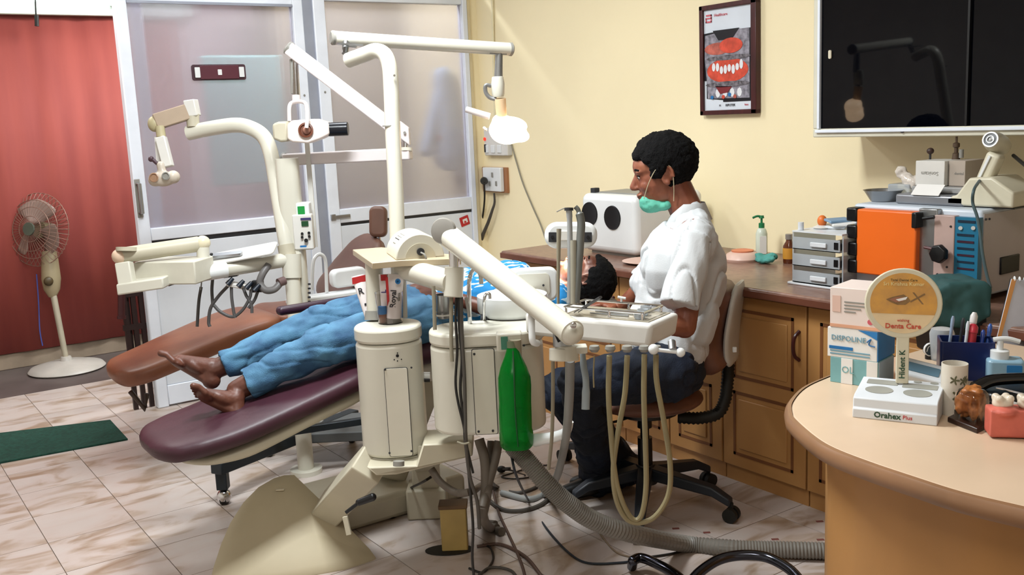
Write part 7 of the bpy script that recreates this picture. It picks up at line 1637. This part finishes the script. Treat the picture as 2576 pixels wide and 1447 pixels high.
# ---- dark wooden stand left of the partition
ws = thing('wooden_stand', 'dark wooden slatted stand beside the left end of the partition', 'stand', fl(340, 930, 0))
DW = mat('dark_wood', '2a1512', 0.5, var=0.15)
dd0 = 5.55
P0 = [py(u, 735, dd0) for u in (312, 352)]; zb0 = 0.0
for u in (318, 340, 360):
    t_ = py(u-8, 740, dd0); MB().bb((t_.x-0.012, dd0-0.012, 0), (t_.x+0.012, dd0+0.012, t_.z)).build('post', DW, ws)
a, b = py(308, 740, dd0), py(354, 740, dd0)
for z in (a.z, a.z*0.72, a.z*0.3): MB().bb((a.x-0.015, dd0-0.014, z-0.02), (b.x+0.02, dd0+0.014, z+0.01)).build('rail', DW, ws)
for k in range(3): MB().bb((a.x+0.02+k*0.035, dd0+0.02, 0.3), (a.x+0.035+k*0.035, dd0+0.03, a.z)).build('slat', DW, ws)
MB().cyl(py(306, 730, dd0-0.05), py(306, 795, dd0-0.05), 0.02, n=12).cyl(py(306, 795, dd0-0.05), py(306, 802, dd0-0.05), 0.024, n=12).solo('rolled_umbrella', mat('umbrella_maroon', '3a0f12', 0.5), 'dark maroon cylinder hanging at the left of the wooden stand', 'cylinder')
# ---- green floor mat
P = [fl(-40, 1175, 0.0), fl(322, 1108, 0.0), fl(278, 1060, 0.0), fl(-40, 1098, 0.0)]
gm_ = thing('floor_mat', 'dark green rectangular doormat on the tiles at the left edge', 'mat', sum(P, V())/4)
MB().prism([V((p.x, p.y, 0.0005)) for p in P], (0, 0, 0.009)).build('pile', mat('green_mat', '16483a', 0.95, var=0.15, scale=60, bump=0.8, bscale=400), gm_, bevel=0.002)
# ---- chrome chair legs in the foreground
cc_ = thing('chrome_chair', 'chrome tubular chair legs at the bottom edge beside the desk', 'chair', fl(1800, 1500, 0))
CH2 = mat('dark_chrome', '4a4c55', 0.12, metal=1.0)
pts = [(1590, 1412), (1612, 1404), (1650, 1418), (1700, 1447), (1760, 1500)]
MB().tube([fl(u, v, 0.05-0.0*i) for i, (u, v) in enumerate(pts)], 0.0165, 14, 6).cap(fl(1592, 1412, 0.05), fl(1590, 1425, 0.02), 0.017).build('leg', CH2, cc_)
pts = [(1730, 1475, 0.05), (1760, 1440, 0.07), (1810, 1408, 0.09), (1870, 1397, 0.1), (1930, 1403, 0.1), (1985, 1432, 0.09), (2020, 1470, 0.07)]
MB().tube([fl(u, v, z) for u, v, z in pts], 0.0165, 14, 6).build('leg', CH2, cc_)
# red-brown marks on the floor tiles
for (u, v), lb_ in zip(((1778, 1340), (2062, 1312), (1950, 1357), (2064, 1358), (1700, 1330)), ('tape scrap on the tiles above the middle of the ribbed hose', 'tape scrap beside the desk edge, farthest from the camera', 'reddish square scrap touching the upper side of the ribbed hose', 'tape scrap where the ribbed hose meets the desk', 'faint scrap nearest the stool caster')):
    p = fl(u, v, 0.0006); MB().box(p, (0.025, 0.014, 0.001), X=R_).solo('floor_mark', mat('brick_mark', '7c4a42', 0.7), lb_, 'tape', 'tape scraps on the floor near the desk')
